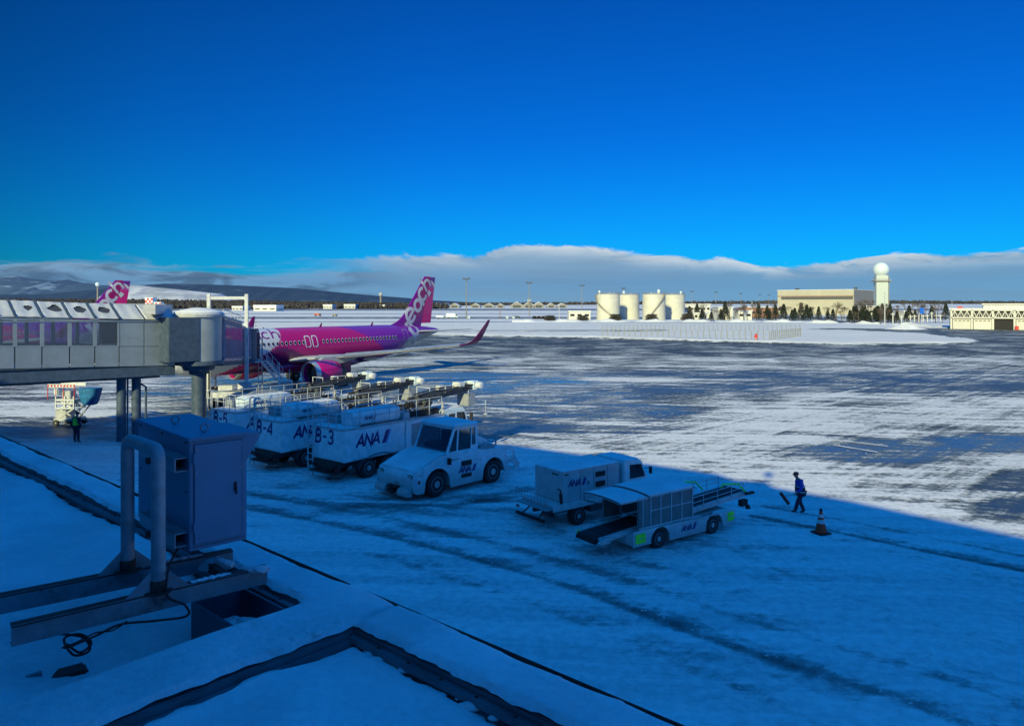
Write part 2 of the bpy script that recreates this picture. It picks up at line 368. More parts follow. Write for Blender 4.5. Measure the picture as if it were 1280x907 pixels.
# ------------------------------------------------------------------ ground
def groundmat(name, road=False, dark=.058):
    m, N, b = newmat(name)
    o = N.n('ShaderNodeTexCoord').outputs['Object']
    sp = N.n('ShaderNodeSeparateXYZ'); N.put(sp.inputs[0], o); x, y, z = sp.outputs
    def rot(a, sx, sy, off=0.0):
        c, s = math.cos(a), math.sin(a)
        u = N.m('ADD', N.m('MULTIPLY', x, c*sx), N.m('MULTIPLY', y, s*sx))
        v = N.m('ADD', N.m('MULTIPLY', x, -s*sy), N.m('MULTIPLY', y, c*sy))
        return N.comb(u, v, off)
    wind = N.noise(rot(R(-5), .055, .8), 1.0, 12, .72, .7)      # wind blown streaks
    trk = N.noise(rot(R(44), .05, 1.5, 4.0), 1.0, 7, .62, .25)    # tyre tracks
    trk2 = N.noise(rot(R(-38), .035, 1.9, 8.0), 1.0, 7, .6, .2)
    blot = N.noise(o, .11, 9, .66, .6)
    fine = N.noise(o, 3.5, 6, .7)
    if road:
        cov = .40
    else:
        cov = N.n('ShaderNodeAttribute', attribute_name='cover').outputs['Fac']
    cs = lambda v, a=.40, b_=.60: N.sm(v, a, b_)
    n = N.m('ADD', N.m('MULTIPLY', cs(wind), .30), N.m('ADD', N.m('MULTIPLY', cs(trk), .17), N.m('ADD', N.m('MULTIPLY', cs(trk2), .12), N.m('ADD', N.m('MULTIPLY', cs(blot), .22), N.m('MULTIPLY', cs(fine, .35, .65), .19)))))
    amp = 1.35 if road else N.n('ShaderNodeAttribute', attribute_name='amp').outputs['Fac']
    lev = N.m('ADD', cov, N.m('MULTIPLY', N.m('SUBTRACT', n, .5), amp))
    k = N.sm(lev, .16, .92)
    asph = N.mix(N.sm(blot, .35, .65), (dark*.7, dark*.85, dark*.85), (dark*1.6, dark*1.75, dark*1.6))
    slush = N.mix(fine, (.18, .205, .205), (.33, .36, .355))
    snow = N.mix(N.m('ADD', N.m('MULTIPLY', cs(wind), .5), N.m('MULTIPLY', cs(fine), .5)), (.58, .59, .585), (.87, .87, .85))
    c1 = N.mix(N.sm(k, .0, .5), asph, slush); c2 = N.mix(N.sm(k, .45, 1.0), c1, snow)
    N.put(b.inputs['Base Color'], c2)
    wet = .5 if road else N.n('ShaderNodeAttribute', attribute_name='wet').outputs['Fac']
    rr = N.m('SUBTRACT', .72, N.m('MULTIPLY', wet, .50))
    N.put(b.inputs['Roughness'], N.m('ADD', N.m('MULTIPLY', k, .78), N.m('MULTIPLY', N.m('SUBTRACT', 1.0, k), rr)))
    b.inputs['Specular IOR Level'].default_value = .22
    bn = N.n('ShaderNodeBump'); bn.inputs['Strength'].default_value = .7; bn.inputs['Distance'].default_value = .07
    hgt = N.m('ADD', N.m('MULTIPLY', k, .6), N.m('ADD', N.m('MULTIPLY', N.m('MULTIPLY', trk, k), .5), N.m('MULTIPLY', N.m('MULTIPLY', fine, k), .5)))
    N.put(bn.inputs['Height'], hgt); N.put(b.inputs['Normal'], bn.outputs[0])
    return m
M['apron'] = groundmat('snow streaked wet asphalt'); M['road'] = groundmat('slushy cleared asphalt', True)

g = MB()
def disc(b, z, rs, n=48):
    for i in range(len(rs)-1):
        b.loft([[(r*math.cos(2*math.pi*k/n), r*math.sin(2*math.pi*k/n), z) for k in range(n)] for r in rs[i:i+2]], cap=False)
disc(g, -.02, [.01, 60, 300, 1000, 4000, 12000, 40000, 80000])
struct(g.build('ground', 'snow'))

def axis(stops):
    a = [stops[0][0]]
    for (v0, s0), (v1, s1) in zip(stops, stops[1:]):
        while a[-1] < v1-1e-6:
            t = (a[-1]-v0)/(v1-v0); a.append(a[-1]+s0+(s1-s0)*max(0, t))
    return np.array(a)
def axis_sym(lo, hi, step, far): return axis([(lo, far), (-24, step), (24, step), (hi, far)])
gx = axis([(-150, 3.0), (-26, .5), (-16, .18), (20, .18), (30, .5), (190, 3.0)]); gy = axis([(-30, 2.0), (11, .14), (36, .15), (46, .35), (90, .8), (150, 1.4), (320, 3.0)])
X, Y = np.meshgrid(gx, gy, indexing='ij')
def seg_dist(X, Y, pts):
    D = np.full(X.shape, 1e9)
    for (x0, y0), (x1, y1) in zip(pts, pts[1:]):
        L = (x1-x0)**2+(y1-y0)**2; t = np.clip(((X-x0)*(x1-x0)+(Y-y0)*(y1-y0))/L, 0, 1)
        D = np.minimum(D, np.hypot(X-x0-t*(x1-x0), Y-y0-t*(y1-y0)))
    return D
def sst(v, a, b): t = np.clip((v-a)/(b-a), 0, 1); return t*t*(3-2*t)
cover = np.interp(Y, [0, 44, 50, 56, 66, 74, 92, 97, 118, 124, 150, 160], [.96, .92, .80, .74, .64, .44, .42, .60, .58, .36, .32, .3])
# left centre of the stand: dark and wet, right: whiter
lk = sst(-X, -16, -9)*sst(Y, 44, 49)*(1-sst(Y, 84, 92)); cover = cover*(1-lk)+lk*np.interp(X, [-60, -45, -30, 0, 12], [.75, .62, .46, .40, .46])
wet = .25+.6*lk+.45*sst(Y, 60, 75)*(1-sst(Y, 92, 99))
def ell(cx, cy, rx, ry, a=0.0):
    c, s = math.cos(a), math.sin(a); u = ((X-cx)*c+(Y-cy)*s)/rx; v = (-(X-cx)*s+(Y-cy)*c)/ry
    return 1-sst(np.sqrt(u*u+v*v), .55, 1.15)
for cx, cy, rx, ry, a, to, we in [(21, 43, 7, 4.5, .3, .22, 1), (30, 45.5, 6, 4, .2, .22, 1), (21.5, 31.3, 4.4, 1.5, .5, .42, .8), (26, 36.5, 7, 1.6, .6, .48, .7), (17, 48, 6, 1.6, -.1, .35, .6),
                                 (-7, 89, 11, 3.6, 0, .08, 1), (-1, 51, 9, 2.5, .1, .22, .9), (8, 59, 9, 5, .1, .28, 1), (-3, 66, 12, 6, 0, .32, 1), (17, 74, 14, 4, 0, .30, .8), (38, 83, 18, 6, 0, .34, .7), (-24, 58, 9, 4, .2, .35, .8), (52, 76, 14, 3, .1, .3, .6)]:
    e = ell(cx, cy, rx, ry, a); cover = cover*(1-e)+e*to; wet = wet*(1-e)+e*we
for cx, cy, rx, ry in [(24, 55, 12, 6), (14, 47, 8, 3), (48, 62, 16, 7), (14, 84, 10, 3), (-36, 60, 10, 5)]:
    e = ell(cx, cy, rx, ry); cover = cover*(1-e)+e*.9
# foreground tyre tracks and scrapes
def pl(pts): return [tuple(at(a, b).xy) for a, b in pts]
groove = np.zeros_like(X)
T1 = [(150, 600), (310, 636), (430, 657), (600, 700), (740, 742), (860, 790), (1010, 838), (1130, 875), (1260, 925)]
T2 = [(250, 640), (330, 662), (470, 694), (640, 746), (800, 806), (930, 862), (1040, 915)]
T3 = [(560, 640), (700, 670), (860, 720), (1000, 775), (1290, 860)]
for pts, wd_, am in [(T1, .25, .34), (T2, .25, .22), (T3, .24, .15), ([(940, 645), (1040, 664), (1160, 690), (1290, 716)], .20, .60), ([(860, 640), (980, 655), (1100, 690), (1290, 735)], .22, .2),
                     ([(400, 640), (520, 660), (640, 690), (780, 730)], .35, .22), ([(640, 622), (560, 632), (440, 634), (310, 620)], .35, .24), ([(700, 664), (640, 640), (560, 636)], .3, .24), ([(920, 690), (1040, 740), (1200, 790), (1290, 812)], .2, .16)]:
    P0 = pl(pts)
    for ox, oy, f in ((0, 0, 1), (1.05, 1.35, .75), (.28, .36, .45), (1.35, 1.75, .35), (-.5, -.65, .25)):
        d = seg_dist(X, Y, [(a+ox, b+oy) for a, b in P0]); e = np.exp(-(d/wd_)**2)*f; cover -= am*e; groove += e*.6
for cx, cy, r in [(-3, 34.6, 3.6), (-4.5, 38.5, 5), (-9, 40, 5), (4, 29.8, 3.3), (6, 27.4, 3.2)]: cover -= .16*np.exp(-((X-cx)**2+(Y-cy)**2)/r**2)
for pts, wd_ in [([(7.9, 46.1), (14.7, 52.6), (30, 66)], .22), ([(12, 44), (24, 56)], .2), ([(4, 47), (0, 49)], .3), ([(18, 59), (36, 75)], .25), ([(30, 60), (12, 63)], .3), ([(9, 52), (-12, 60)], .3), ([(2, 58), (-14, 70)], .4)]:
    d = seg_dist(X, Y, pts); cover += .45*np.exp(-(d/wd_)**2)
# stand markings rubbed into the ice
yn = np.interp(X, [-150, -60, -17, 8, 27, 43, 70, 90, 100, 106, 109], [200, 200, 197, 188, 178, 166, 153, 155, 160, 168, 176])
yf = np.interp(X, [98, 103, 107, 109, 113, 118, 118.5], [600, 262, 245, 180, 196, 213, 214])
isl = sst(Y-yn, 0, 2.2)*(1-sst(X, 100, 112)*sst(Y, 236, 246))
tip = (X > 100); cx_ = np.clip(1-((X-100)/18.0), 0, 1)
isl2 = np.where(X > 106, sst(X, 119, 116)*sst(Y-(168+(X-106)*3.6), 0, 2)*(1-sst(Y-(250-(X-106)*3.0), -2, 0)), isl)
isl2 = np.where((X <= 106) & (Y > 243) & (X > 98), isl2*(1-sst(Y, 244, 247)*(1-sst(Y, 252, 255))), isl2)
isl2 = np.where((Y > 257+0*X) & (X > 98), sst(Y, 257, 259), isl2)
cover = np.maximum(cover, isl2*1.5); cover = np.where((isl2 < .3) & (Y > 150), cover*0+.27, cover)
shade = 1-sst(Y-(np.interp(X, [-60, -36, 0, 7.4, 12.2, 18.7, 30], [56, 51.9, 44.8, 39.3, 34.4, 27, 14])), -1.5, 1.5)
ampl = 1.75-1.2*shade-1.1*ell(-7, 89, 11, 3.6)
ampl = np.where(isl2 > .3, .4, ampl)
rs_ = np.random.RandomState(5); hn = np.zeros_like(X)
for k in range(26):
    f = .25*1.32**(k % 11); a = rs_.rand()*6.28; hn += np.sin(X*f*math.cos(a)+Y*f*math.sin(a)+rs_.rand()*6.28)/(1+f*1.6)/5
Z = .03+.012*hn*np.clip(cover, 0, 1)-.022*np.clip(groove, 0, 1)
bank = isl2*(.25+.35*np.exp(-((Y-yn-3)/3.5)**2)*(X < 112)+.10*np.clip(hn, -1, 1)*1.5)
Z = np.where(isl2 > .02, .03+bank, Z)
me = bpy.data.meshes.new('apron'); nx, ny = len(gx), len(gy)
ii = np.arange(nx*ny).reshape(nx, ny); fcs = np.stack([ii[:-1, :-1], ii[1:, :-1], ii[1:, 1:], ii[:-1, 1:]], -1).reshape(-1, 4)
me.vertices.add(nx*ny); me.vertices.foreach_set('co', np.stack([X, Y, Z], -1).reshape(-1).astype('f'))
me.loops.add(len(fcs)*4); me.loops.foreach_set('vertex_index', fcs.reshape(-1).astype('i'))
me.polygons.add(len(fcs)); me.polygons.foreach_set('loop_start', (np.arange(len(fcs))*4).astype('i')); me.polygons.foreach_set('loop_total', np.full(len(fcs), 4, 'i'))
me.update(calc_edges=True); me.polygons.foreach_set('use_smooth', np.ones(len(fcs), bool))
for nm, arr in (('cover', cover), ('wet', wet), ('amp', ampl)):
    a = me.attributes.new(nm, 'FLOAT', 'POINT'); a.data.foreach_set('value', np.clip(arr, -1, 1.6).reshape(-1).astype('f'))
me.materials.append(M['apron']); ap = bpy.data.objects.new('apron', me); col.objects.link(ap); struct(ap)

def strip(name, pts, wd_, z=.03, m='road'):
    b = MB(); vs = []; P = [Vector(p) for p in pts]; Q = []
    for a, c in zip(P, P[1:]):
        k = max(1, int((c-a).length/15)); Q += [a+(c-a)*i/k for i in range(k)]
    Q.append(P[-1])
    for i, p in enumerate(Q):
        d = (Q[min(i+1, len(Q)-1)]-Q[max(i-1, 0)]).normalized(); n_ = Vector((-d.y, d.x))*wd_/2
        vs += [(p.x-n_.x, p.y-n_.y, z), (p.x+n_.x, p.y+n_.y, z)]
    b.add(vs, [(2*i, 2*i+2, 2*i+3, 2*i+1) for i in range(len(Q)-1)]); return struct(b.build(name, m))
strip('service_road', [(-500, 356), (0, 356), (40, 350), (68, 345), (300, 345)], 9)
strip('perimeter_road', [(-260, 226), (-40, 222), (4, 224), (48, 229)], 3.5, .62)
strip('runway', [(-1500, 462), (70, 462), (300, 470)], 60, .02)
strip('taxiway', [(-1500, 645), (600, 660)], 30, .02)
strip('far_taxiway', [(-2500, 1150), (1500, 1180)], 380, .02)
strip('parking_road', [(118, 262), (150, 330), (178, 420), (190, 520)], 9, .03)

# ------------------------------------------------------------------ hills and far woods
def hillmat(name, low, high, thr, sc_=.0012):
    m, N, b = newmat(name); o = N.n('ShaderNodeTexCoord').outputs['Object']
    f = N.noise(o, sc_, 10, .68, .5)
    N.put(b.inputs['Base Color'], N.mix(N.sm(f, thr, thr+.1), low, high)); b.inputs['Roughness'].default_value = .95
    b.inputs['Specular IOR Level'].default_value = .1; return m
def ridge(name, prof, D, depth, m, seed, rough):
    rd = np.random.RandomState(seed); pxs = np.arange(prof[0][0], prof[-1][0]+.1, 2.5)
    tp = np.interp(pxs, [p[0] for p in prof], [p[1] for p in prof])
    nz = np.zeros_like(pxs)
    for k in range(14): f = .02*1.45**k; nz += np.sin(pxs*f+rd.rand()*6.3)/(1.45**k)**.7
    b = MB(); vs = []; js = np.linspace(-1, 1, 25)
    for i, px in enumerate(pxs):
        top = (380-tp[i]+nz[i]*rough)*D/924+CAMH
        for j in js:
            d = D+j*depth; w_ = (1-abs(j)**1.3); gul = 1+.10*math.sin(px*.21+j*6+math.sin(px*.07)*3)*(1-w_)
            vs.append(((px-640)/924*D*(1+j*depth/D*.3), d, max(-30, top*w_*gul)-5*(1-w_)))
    n = len(js); b.add(vs, [(i*n+j, (i+1)*n+j, (i+1)*n+j+1, i*n+j+1) for i in range(len(pxs)-1) for j in range(n-1)])
    return struct(b.build(name, m, smooth=True))
hm = hillmat('far snowy mountain in painted haze', (.075, .13, .21), (.22, .31, .42), .52, .0009)  # blue distance haze is mixed into these colours
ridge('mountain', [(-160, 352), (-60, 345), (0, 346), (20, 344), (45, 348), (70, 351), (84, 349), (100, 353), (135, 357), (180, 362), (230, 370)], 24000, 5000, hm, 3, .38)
hl = hillmat('wooded hill in painted haze', (.040, .075, .135), (.11, .17, .25), .56, .0016)  # bluish low contrast colours carry the haze over the woods
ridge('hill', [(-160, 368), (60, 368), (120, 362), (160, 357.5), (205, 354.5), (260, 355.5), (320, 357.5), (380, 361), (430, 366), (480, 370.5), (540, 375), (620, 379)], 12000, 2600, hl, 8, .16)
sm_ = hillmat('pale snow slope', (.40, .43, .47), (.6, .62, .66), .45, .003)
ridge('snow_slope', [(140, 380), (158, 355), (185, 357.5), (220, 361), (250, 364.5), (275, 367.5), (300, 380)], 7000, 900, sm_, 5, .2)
rd = random.Random(4)
def forest(name, D0, D1, px0, px1, n, hfun, seed):
    r_ = random.Random(seed); b = MB()
    for i in range(n):
        D = r_.uniform(D0, D1); px = r_.uniform(px0, px1); x = (px-640)/924*D; bz = hfun(px, D)
        h = r_.uniform(5, 12); wd_ = r_.uniform(2.5, 6); k = 5; a0 = r_.random()*6
        rings = []
        for rr, zz in ((.45, 0), (1, .35), (.75, .7), (.2, 1)):
            rings.append([(x+wd_*rr*math.cos(a0+6.283*q/k)*r_.uniform(.7, 1.2), D+wd_*rr*math.sin(a0+6.283*q/k), bz-1+zz*h*r_.uniform(.85, 1.1)) for q in range(k)])
        b.loft(rings)
    o = b.build(name, 'shrubfar'); o['kind'] = 'stuff'; return o
M['shrubfar'] = mat('winter forest', (.040, .036, .036), .95, var=.7, vs=.05)
def hleft(px, D): return max(0.0, np.interp(px, [-100, 150, 420, 560], [17, 15, 7, 0]))*(D-1300)/900
forest('far_forest', 1350, 2250, -120, 560, 6000, hleft, 1)
forest('distant_woods', 2300, 3600, 520, 1400, 5000, lambda px, D: 3+np.interp(px, [500, 850, 1100, 1400], [0, 6, 9, 4]), 2)
b = MB(); vs = []
for px in range(-160, 580, 20):
    for D in (1300, 1500, 1800, 2250, 2600): vs.append(((px-640)/924*D, D, hleft(px, min(D, 2250))-.03))
b.add(vs, [(i*5+j, (i+1)*5+j, (i+1)*5+j+1, i*5+j+1) for i in range(36) for j in range(4)])
struct(b.build('rising_terrain', hillmat('forest floor snow', (.05, .05, .05), (.4, .4, .42), .52, .01), smooth=True))

# ------------------------------------------------------------------ terminal behind the camera (casts the big shadow)
tall = [(-52.8, 10.3), (-16.8, 3.2), (-9.4, -2.3), (-6.5, -4.5), (-6, -5.8), (-4.7, -6.1), (-4.6, -7.2), (-2.2, -9.5), (1.9, -14.6), (12, -26), (16, -60), (-90, -60), (-95, 18)]
tm = thing('terminal_building', 'tall curved grey terminal building whose roofline throws the long blue shadow over the stand', 'terminal')
b = MB(); b.prism(tall, 0, 20); b.build('wall', 'conc', tm)
b = MB(); b.prism([(-52.6, 9.9), (-16.9, 2.8), (-9.6, -2.7), (-5.0, -7.6), (1.7, -15), (11, -27), (15, -59), (-89, -59), (-94, 17)], 20, 20.05); b.build('roof', 'snow', tm)
b = MB()
for (x0, y0), (x1, y1) in zip(tall[:2], tall[1:3]):
    for z in (4.5, 8.6, 12.6, 16.4):
        d = (Vector((x1, y1))-Vector((x0, y0))).normalized(); n_ = Vector((-d.y, d.x))*.03
        b.beam((x0+d.x+n_.x, y0+d.y+n_.y, z), (x1-d.x+n_.x, y1-d.y+n_.y, z), .06, 2.2)
b.build('window_band', 'glass', tm)
b = MB(); b.tube([(-5.0, -7.1, 20), (-5.0, -7.1, 21.0)], .05); b.ball((-5.0, -7.1, 21.2), .24); b.build('roof_finial', 'grey', tm)  # unseen finial, placed and sized for the round shadow on the apron
pod = Vector((-.743, .669)); pn = Vector((-.669, -.743))      # along the parapet (leftwards), and inward from it
def PP(a, c): return Vector((-.99, 6.26))+pod*a+pn*c          # a along the outer edge, c metres inward
conc = thing('concourse_building', 'low glazed gate concourse standing behind the snowy ledge', 'building')
b = MB(); b.prism([tuple(PP(20, 5.25)), tuple(PP(-9, 5.25)), tuple(PP(-9, 12)), tuple(PP(20, 12))], 0, 11); b.build('wall', 'conc', conc)
b = MB(); p0, p1 = PP(19.5, 5.22), PP(-8.5, 5.22); b.beam((*p0, 8.4), (*p1, 8.4), .05, 2.8); b.build('window_band', 'glass', conc)

# ------------------------------------------------------------------ ledge roof below the window
led = thing('ledge_roof', 'snow covered flat ledge roof with wide parapets just below the window', 'roof')
def boxPP(b, a0, a1, c0, c1, z0, z1): return b.prism([tuple(PP(a0, c0)), tuple(PP(a1, c0)), tuple(PP(a1, c1)), tuple(PP(a0, c1))], z0, z1)
ZP = 6.0
b = MB(); boxPP(b, 17, -7, .10, 5.2, 0, 5.45); b.build('wall', 'conc', led)
b = MB(); boxPP(b, 17, -7, -.004, .45, 5.3, ZP-.03); boxPP(b, .55, -.05, .45, 5.2, 5.44, ZP-.04); b.build('parapet', 'flash', led, bevel=.012)
b = MB(); boxPP(b, 17, -7, .45, .52, ZP-.13, ZP-.08); boxPP(b, 17, -7, .45, .50, 5.5, ZP-.145); boxPP(b, -.10, -.052, .5, 5.2, 5.46, ZP-.10); b.build('inner_flashing', 'flash', led, bevel=.006)
b = MB(); boxPP(b, 17, -7, -.011, -.005, ZP-.10, ZP+.008); b.build('drip_edge', 'rust', led)
b = MB(); [b.lathe([(.012, 0), (.012, .008), (.001, .009)], 8, (*PP(a_, .485), ZP-.08)) for a_ in np.arange(-6, 16, .35)]; b.build('flashing_bolt', 'rust', led)
def snowsheet(name, a0, a1, c0, c1, zf, parent, step=.05, m='snow_roof', roll=.05, seed=0, jag=.0):
    """snow lying between a0..a1 and c0..c1 with rounded, slightly ragged edges"""
    na, nc = max(4, int(abs(a1-a0)/step)), max(4, int(abs(c1-c0)/step)); na, nc = min(na, 260), min(nc, 120)
    b = MB(); vs = []; r_ = np.random.RandomState(seed); p = r_.rand(12)*6.28
    for i in range(na+1):
        for j in range(nc+1):
            a = a0+(a1-a0)*i/na; c = c0+(c1-c0)*j/nc
            e = min(abs(a-a0), abs(a-a1), abs(c-c0), abs(c-c1)); q = min(1, e/roll)
            if e <= 1e-6:
                c += jag*(math.sin(a*13+p[0])+.6*math.sin(a*37+p[1])+.4*math.sin(a*71+p[7]))*(1 if j == 0 else -1 if j == nc else 0)
                a += jag*(math.sin(c*11+p[2])+.6*math.sin(c*29+p[3]))*(1 if i == 0 else -1 if i == na else 0)
            z = zf(a, c)+.010*math.sin(a*3.1+p[4]+c)+.008*math.sin(c*5.3+p[5]+a*1.7)+.004*math.sin(a*11+c*7+p[6])
            P2 = PP(a, c); vs.append((P2.x, P2.y, z-(1-math.sqrt(max(0, 1-(1-q)**2)))*roll*.9))
    b.add(vs, [(i*(nc+1)+j, (i+1)*(nc+1)+j, (i+1)*(nc+1)+j+1, i*(nc+1)+j+1) for i in range(na) for j in range(nc)])
    return b.build(name, m, parent, smooth=True)
snowsheet('parapet_snow', 17, .60, .004, .46, lambda a, c: ZP+.02, led, roll=.045, seed=1, jag=.010)
snowsheet('parapet_snow', -.06, -7, .004, .47, lambda a, c: ZP+.025, led, roll=.04, seed=2, jag=.011)
def cross(a, c): return ZP+.02+.03*math.exp(-((c-.2)/.15)**2*.5)*math.exp(-((a-.3)/.25)**2)
snowsheet('parapet_snow', .60, -.05, -.005, 5.2, cross, led, step=.035, roll=.045, seed=3, jag=.012, m='snow_rough')
def cellr(a, c): return 5.855+.05*math.exp(-((a+.9)/.8)**2)*math.exp(-((c-1.4)/.9)**2)+.075*math.exp(-(max(0, -a-.12)/.10)**2)*min(1, max(0, c-.8)/.5)+.04*math.exp(-((a+.5)/.25)**2)*math.exp(-((c-.55)/.2)**2)+.02*math.sin(a*2.3+c*1.9)+.012*math.sin(a*6+c*4)
snowsheet('drifted_snow', -.115, -7, .515, 5.2, cellr, led, roll=.03, seed=4, jag=.022)
def celll(a, c):
    dip = 1/(1+math.exp((a-2.3)*5))
    z = 5.865-.30*dip*(1-.55*math.exp(-((c-3.2)/.9)**2))+.03*math.sin(a*1.7+c*2.1)
    z += .30*math.exp(-((a-.66)/.20)**2)*math.exp(-((c-.62)/.20)**2)+.18*math.exp(-((a-.72)/.16)**2)*math.exp(-((c-1.3)/.5)**2)
    z += .16*math.exp(-((a-.7)/.4)**2)*math.exp(-((c-3.9)/.5)**2)+.12*math.exp(-((a-1.5)/.4)**2)*math.exp(-((c-3.0)/.4)**2)
    return z
snowsheet('drifted_snow', 17, .61, .52, 5.2, celll, led, roll=.03, seed=5, jag=.022)

for k in range(16):
    r3 = random.Random(k+50); p_ = PP(r3.uniform(-.02, .08), r3.uniform(.5, 2.0) if k % 3 else r3.uniform(.45, .8)); q_ = r3.uniform(.012, .035)
    b = MB(); b.ball((p_.x, p_.y, ZP+.012), (q_*1.6, q_*1.2, q_*.6), 9, 6); b.build('snow_crust', 'snow_rough', led, smooth=True)
for k in range(34):
    r3 = random.Random(k+150); a_ = r3.uniform(-6, -.15); p_ = PP(a_, r3.uniform(.46, .56)); q_ = r3.uniform(.012, .04)
    b = MB(); b.ball((p_.x, p_.y, 5.865), (q_*2.0, q_*1.3, q_*.8), 9, 6); b.build('snow_crust', 'snow_rough', led, smooth=True)
# steel channels lying across the ledge
def PX(px, py, z): return at(px, py, z)
frame = thing('steel_support_frame', 'rust stained steel channel frame lying on the snowy ledge', 'steel frame')
zb = 6.14
def channel(p, q, name):
    p, q = Vector(p), Vector(q); d = (q-p).normalized(); s_ = Vector((-d.y, d.x, 0))
    b = MB(); b.beam(p, q, .014, .15)                                   # web
    for dz_ in (-.068, .068): b.beam(p+Vector((0, 0, dz_))+s_*.037, q+Vector((0, 0, dz_))+s_*.037, .074, .010)
    o_ = b.build(name, 'beam', frame, bevel=.002); b = MB(); b.beam(p+Vector((0, 0, .0755))+s_*.037, q+Vector((0, 0, .0755))+s_*.037, .070, .004); b.beam(p-s_*.0085+Vector((0, 0, .066)), q-s_*.0085+Vector((0, 0, .066)), .003, .012); b.build('rusty_top', 'rust', o_); return o_
A1, A0 = at(291, 697, zb), at(-60, 768, zb); B1, B0 = at(334, 718, zb), at(14, 795, zb)
channel(A0, A1, 'channel_beam'); channel(B0, B1, 'channel_beam')
def lerp(a, b_, t): return a+(b_-a)*t
for t in (.52, .60):
    pa, pb = lerp(A0, A1, t+.14 if t > .55 else t+.12), lerp(B0, B1, t); b = MB(); b.beam(pa-Vector((0, 0, .02)), pb-Vector((0, 0, .02)), .07, .09); b.build('cross_member', 'beam', frame, bevel=.002)
pa, pb = lerp(A0, A1, .90), lerp(B0, B1, .86); b = MB(); b.beam(pa-Vector((0, 0, .03)), pb-Vector((0, 0, .03)), .06, .08); b.build('cross_member', 'rust', frame)
bdir = (B1-B0).normalized(); bside = Vector((-bdir.y, bdir.x, 0))
pA = Vector((-3.34, 6.42, 0)); pB = Vector((-2.875, 6.00, 0))
# snap the posts onto their beams
def on_line(P0, P1, px):
    lo, hi = 0.0, 1.0
    for _ in range(40):
        m_ = (lo+hi)/2; q = lerp(P0, P1, m_)
        if 640+924*q.x/q.y < px: lo = m_
        else: hi = m_
    return lerp(P0, P1, lo)
pA = on_line(A0, A1, 159.5); pB = on_line(B0, B1, 198)
r_p = .055; zt = 7.36
b = MB(); pts = [Vector((pA.x, pA.y, zb+.07)), Vector((pA.x, pA.y, zt-.09))]
dAB = (Vector((pB.x, pB.y, 0))-Vector((pA.x, pA.y, 0))); dl = dAB.normalized()
for k in range(1, 6):
    t = k/5*math.pi/2; pts.append(Vector((pA.x, pA.y, zt-.09))+dl*(.09*(1-math.cos(t)))+Vector((0, 0, .09*math.sin(t))))
for k in range(0, 6):
    t = k/5*math.pi/2; pts.append(Vector((pB.x, pB.y, zt-.09))-dl*(.09*(1-math.sin(t)))+Vector((0, 0, .09*math.cos(t))))
pts.append(Vector((pB.x, pB.y, zb+.07)))
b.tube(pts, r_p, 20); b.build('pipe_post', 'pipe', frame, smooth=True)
for p_ in (pA, pB):
    b = MB(); b.lathe([(.105, 0), (.105, .014), (.064, .016), (.064, .10), (.056, .10)], 20, (p_.x, p_.y, zb+.074)); b.build('base_flange', 'rust', frame, smooth=True)
    for sgn in (-1, 1):
        b = MB(); q = Vector((p_.x, p_.y, zb+.076)); e = bdir*sgn
        b.add([q+e*.05-bside*.005, q+e*.24-bside*.005, q+e*.05+Vector((0, 0, .18))-bside*.005, q+e*.05+bside*.005, q+e*.24+bside*.005, q+e*.05+Vector((0, 0, .18))+bside*.005], [(0, 1, 2), (5, 4, 3), (0, 3, 4, 1), (1, 4, 5, 2), (2, 5, 3, 0)])
        b.build('gusset_plate', 'beam', frame)
# snow caught on the steel ends
def lump(name, c, r, parent, seed, m='snow_rough'):
    r_ = random.Random(seed); b = MB(); n_, mm = 22, 12; rings = []
    for i in range(mm+1):
        t = math.pi*i/mm; ring = []
        for k in range(n_):
            a = 2*math.pi*k/n_; wob = 1+.22*math.sin(a*3+seed+t)+.12*math.sin(a*7+seed*2+t*3)+.06*math.sin(a*13+t*9)
            ring.append((c[0]+max(.002, math.sin(t))*r[0]*wob*math.cos(a), c[1]+max(.002, math.sin(t))*r[1]*wob*math.sin(a), c[2]-math.cos(t)*r[2]*(1+.1*math.sin(a*5+seed))))
        rings.append(ring)
    b.loft(rings); return b.build(name, m, parent, smooth=True)
E1 = lerp(B0, B1, .96); lump('snow_lump', (E1.x, E1.y-.03, zb+.075), (.11, .055, .032), frame, 3)
E2 = lerp(A0, A1, .93); lump('snow_lump', (E2.x, E2.y-.03, zb-.02), (.16, .08, .06), frame, 7)
for P0_, P1_, rng in ((A0, A1, [(.70, .88)]), (B0, B1, [(.66, .84)])):
    for t0, t1 in rng:
        q0, q1 = lerp(P0_, P1_, t0), lerp(P0_, P1_, t1); b = MB(); n_ = 30; vs = []
        for i in range(n_+1):
            q = lerp(q0, q1, i/n_)+bside*.037; h_ = .018*math.sin(math.pi*i/n_)**.4*(1+.3*math.sin(i*1.3)); wd_ = .030+.008*math.sin(i*.9)
            for s_, hh_ in ((-1, 0), (-.5, .8), (0, 1), (.5, .8), (1, 0)): vs.append((q.x+bside.x*wd_*s_, q.y+bside.y*wd_*s_, zb+.0745+h_*hh_))
        b.add(vs, [(i*5+j, (i+1)*5+j, (i+1)*5+j+1, i*5+j+1) for i in range(n_) for j in range(4)]); b.build('snow_strip', 'snow', frame, smooth=True)
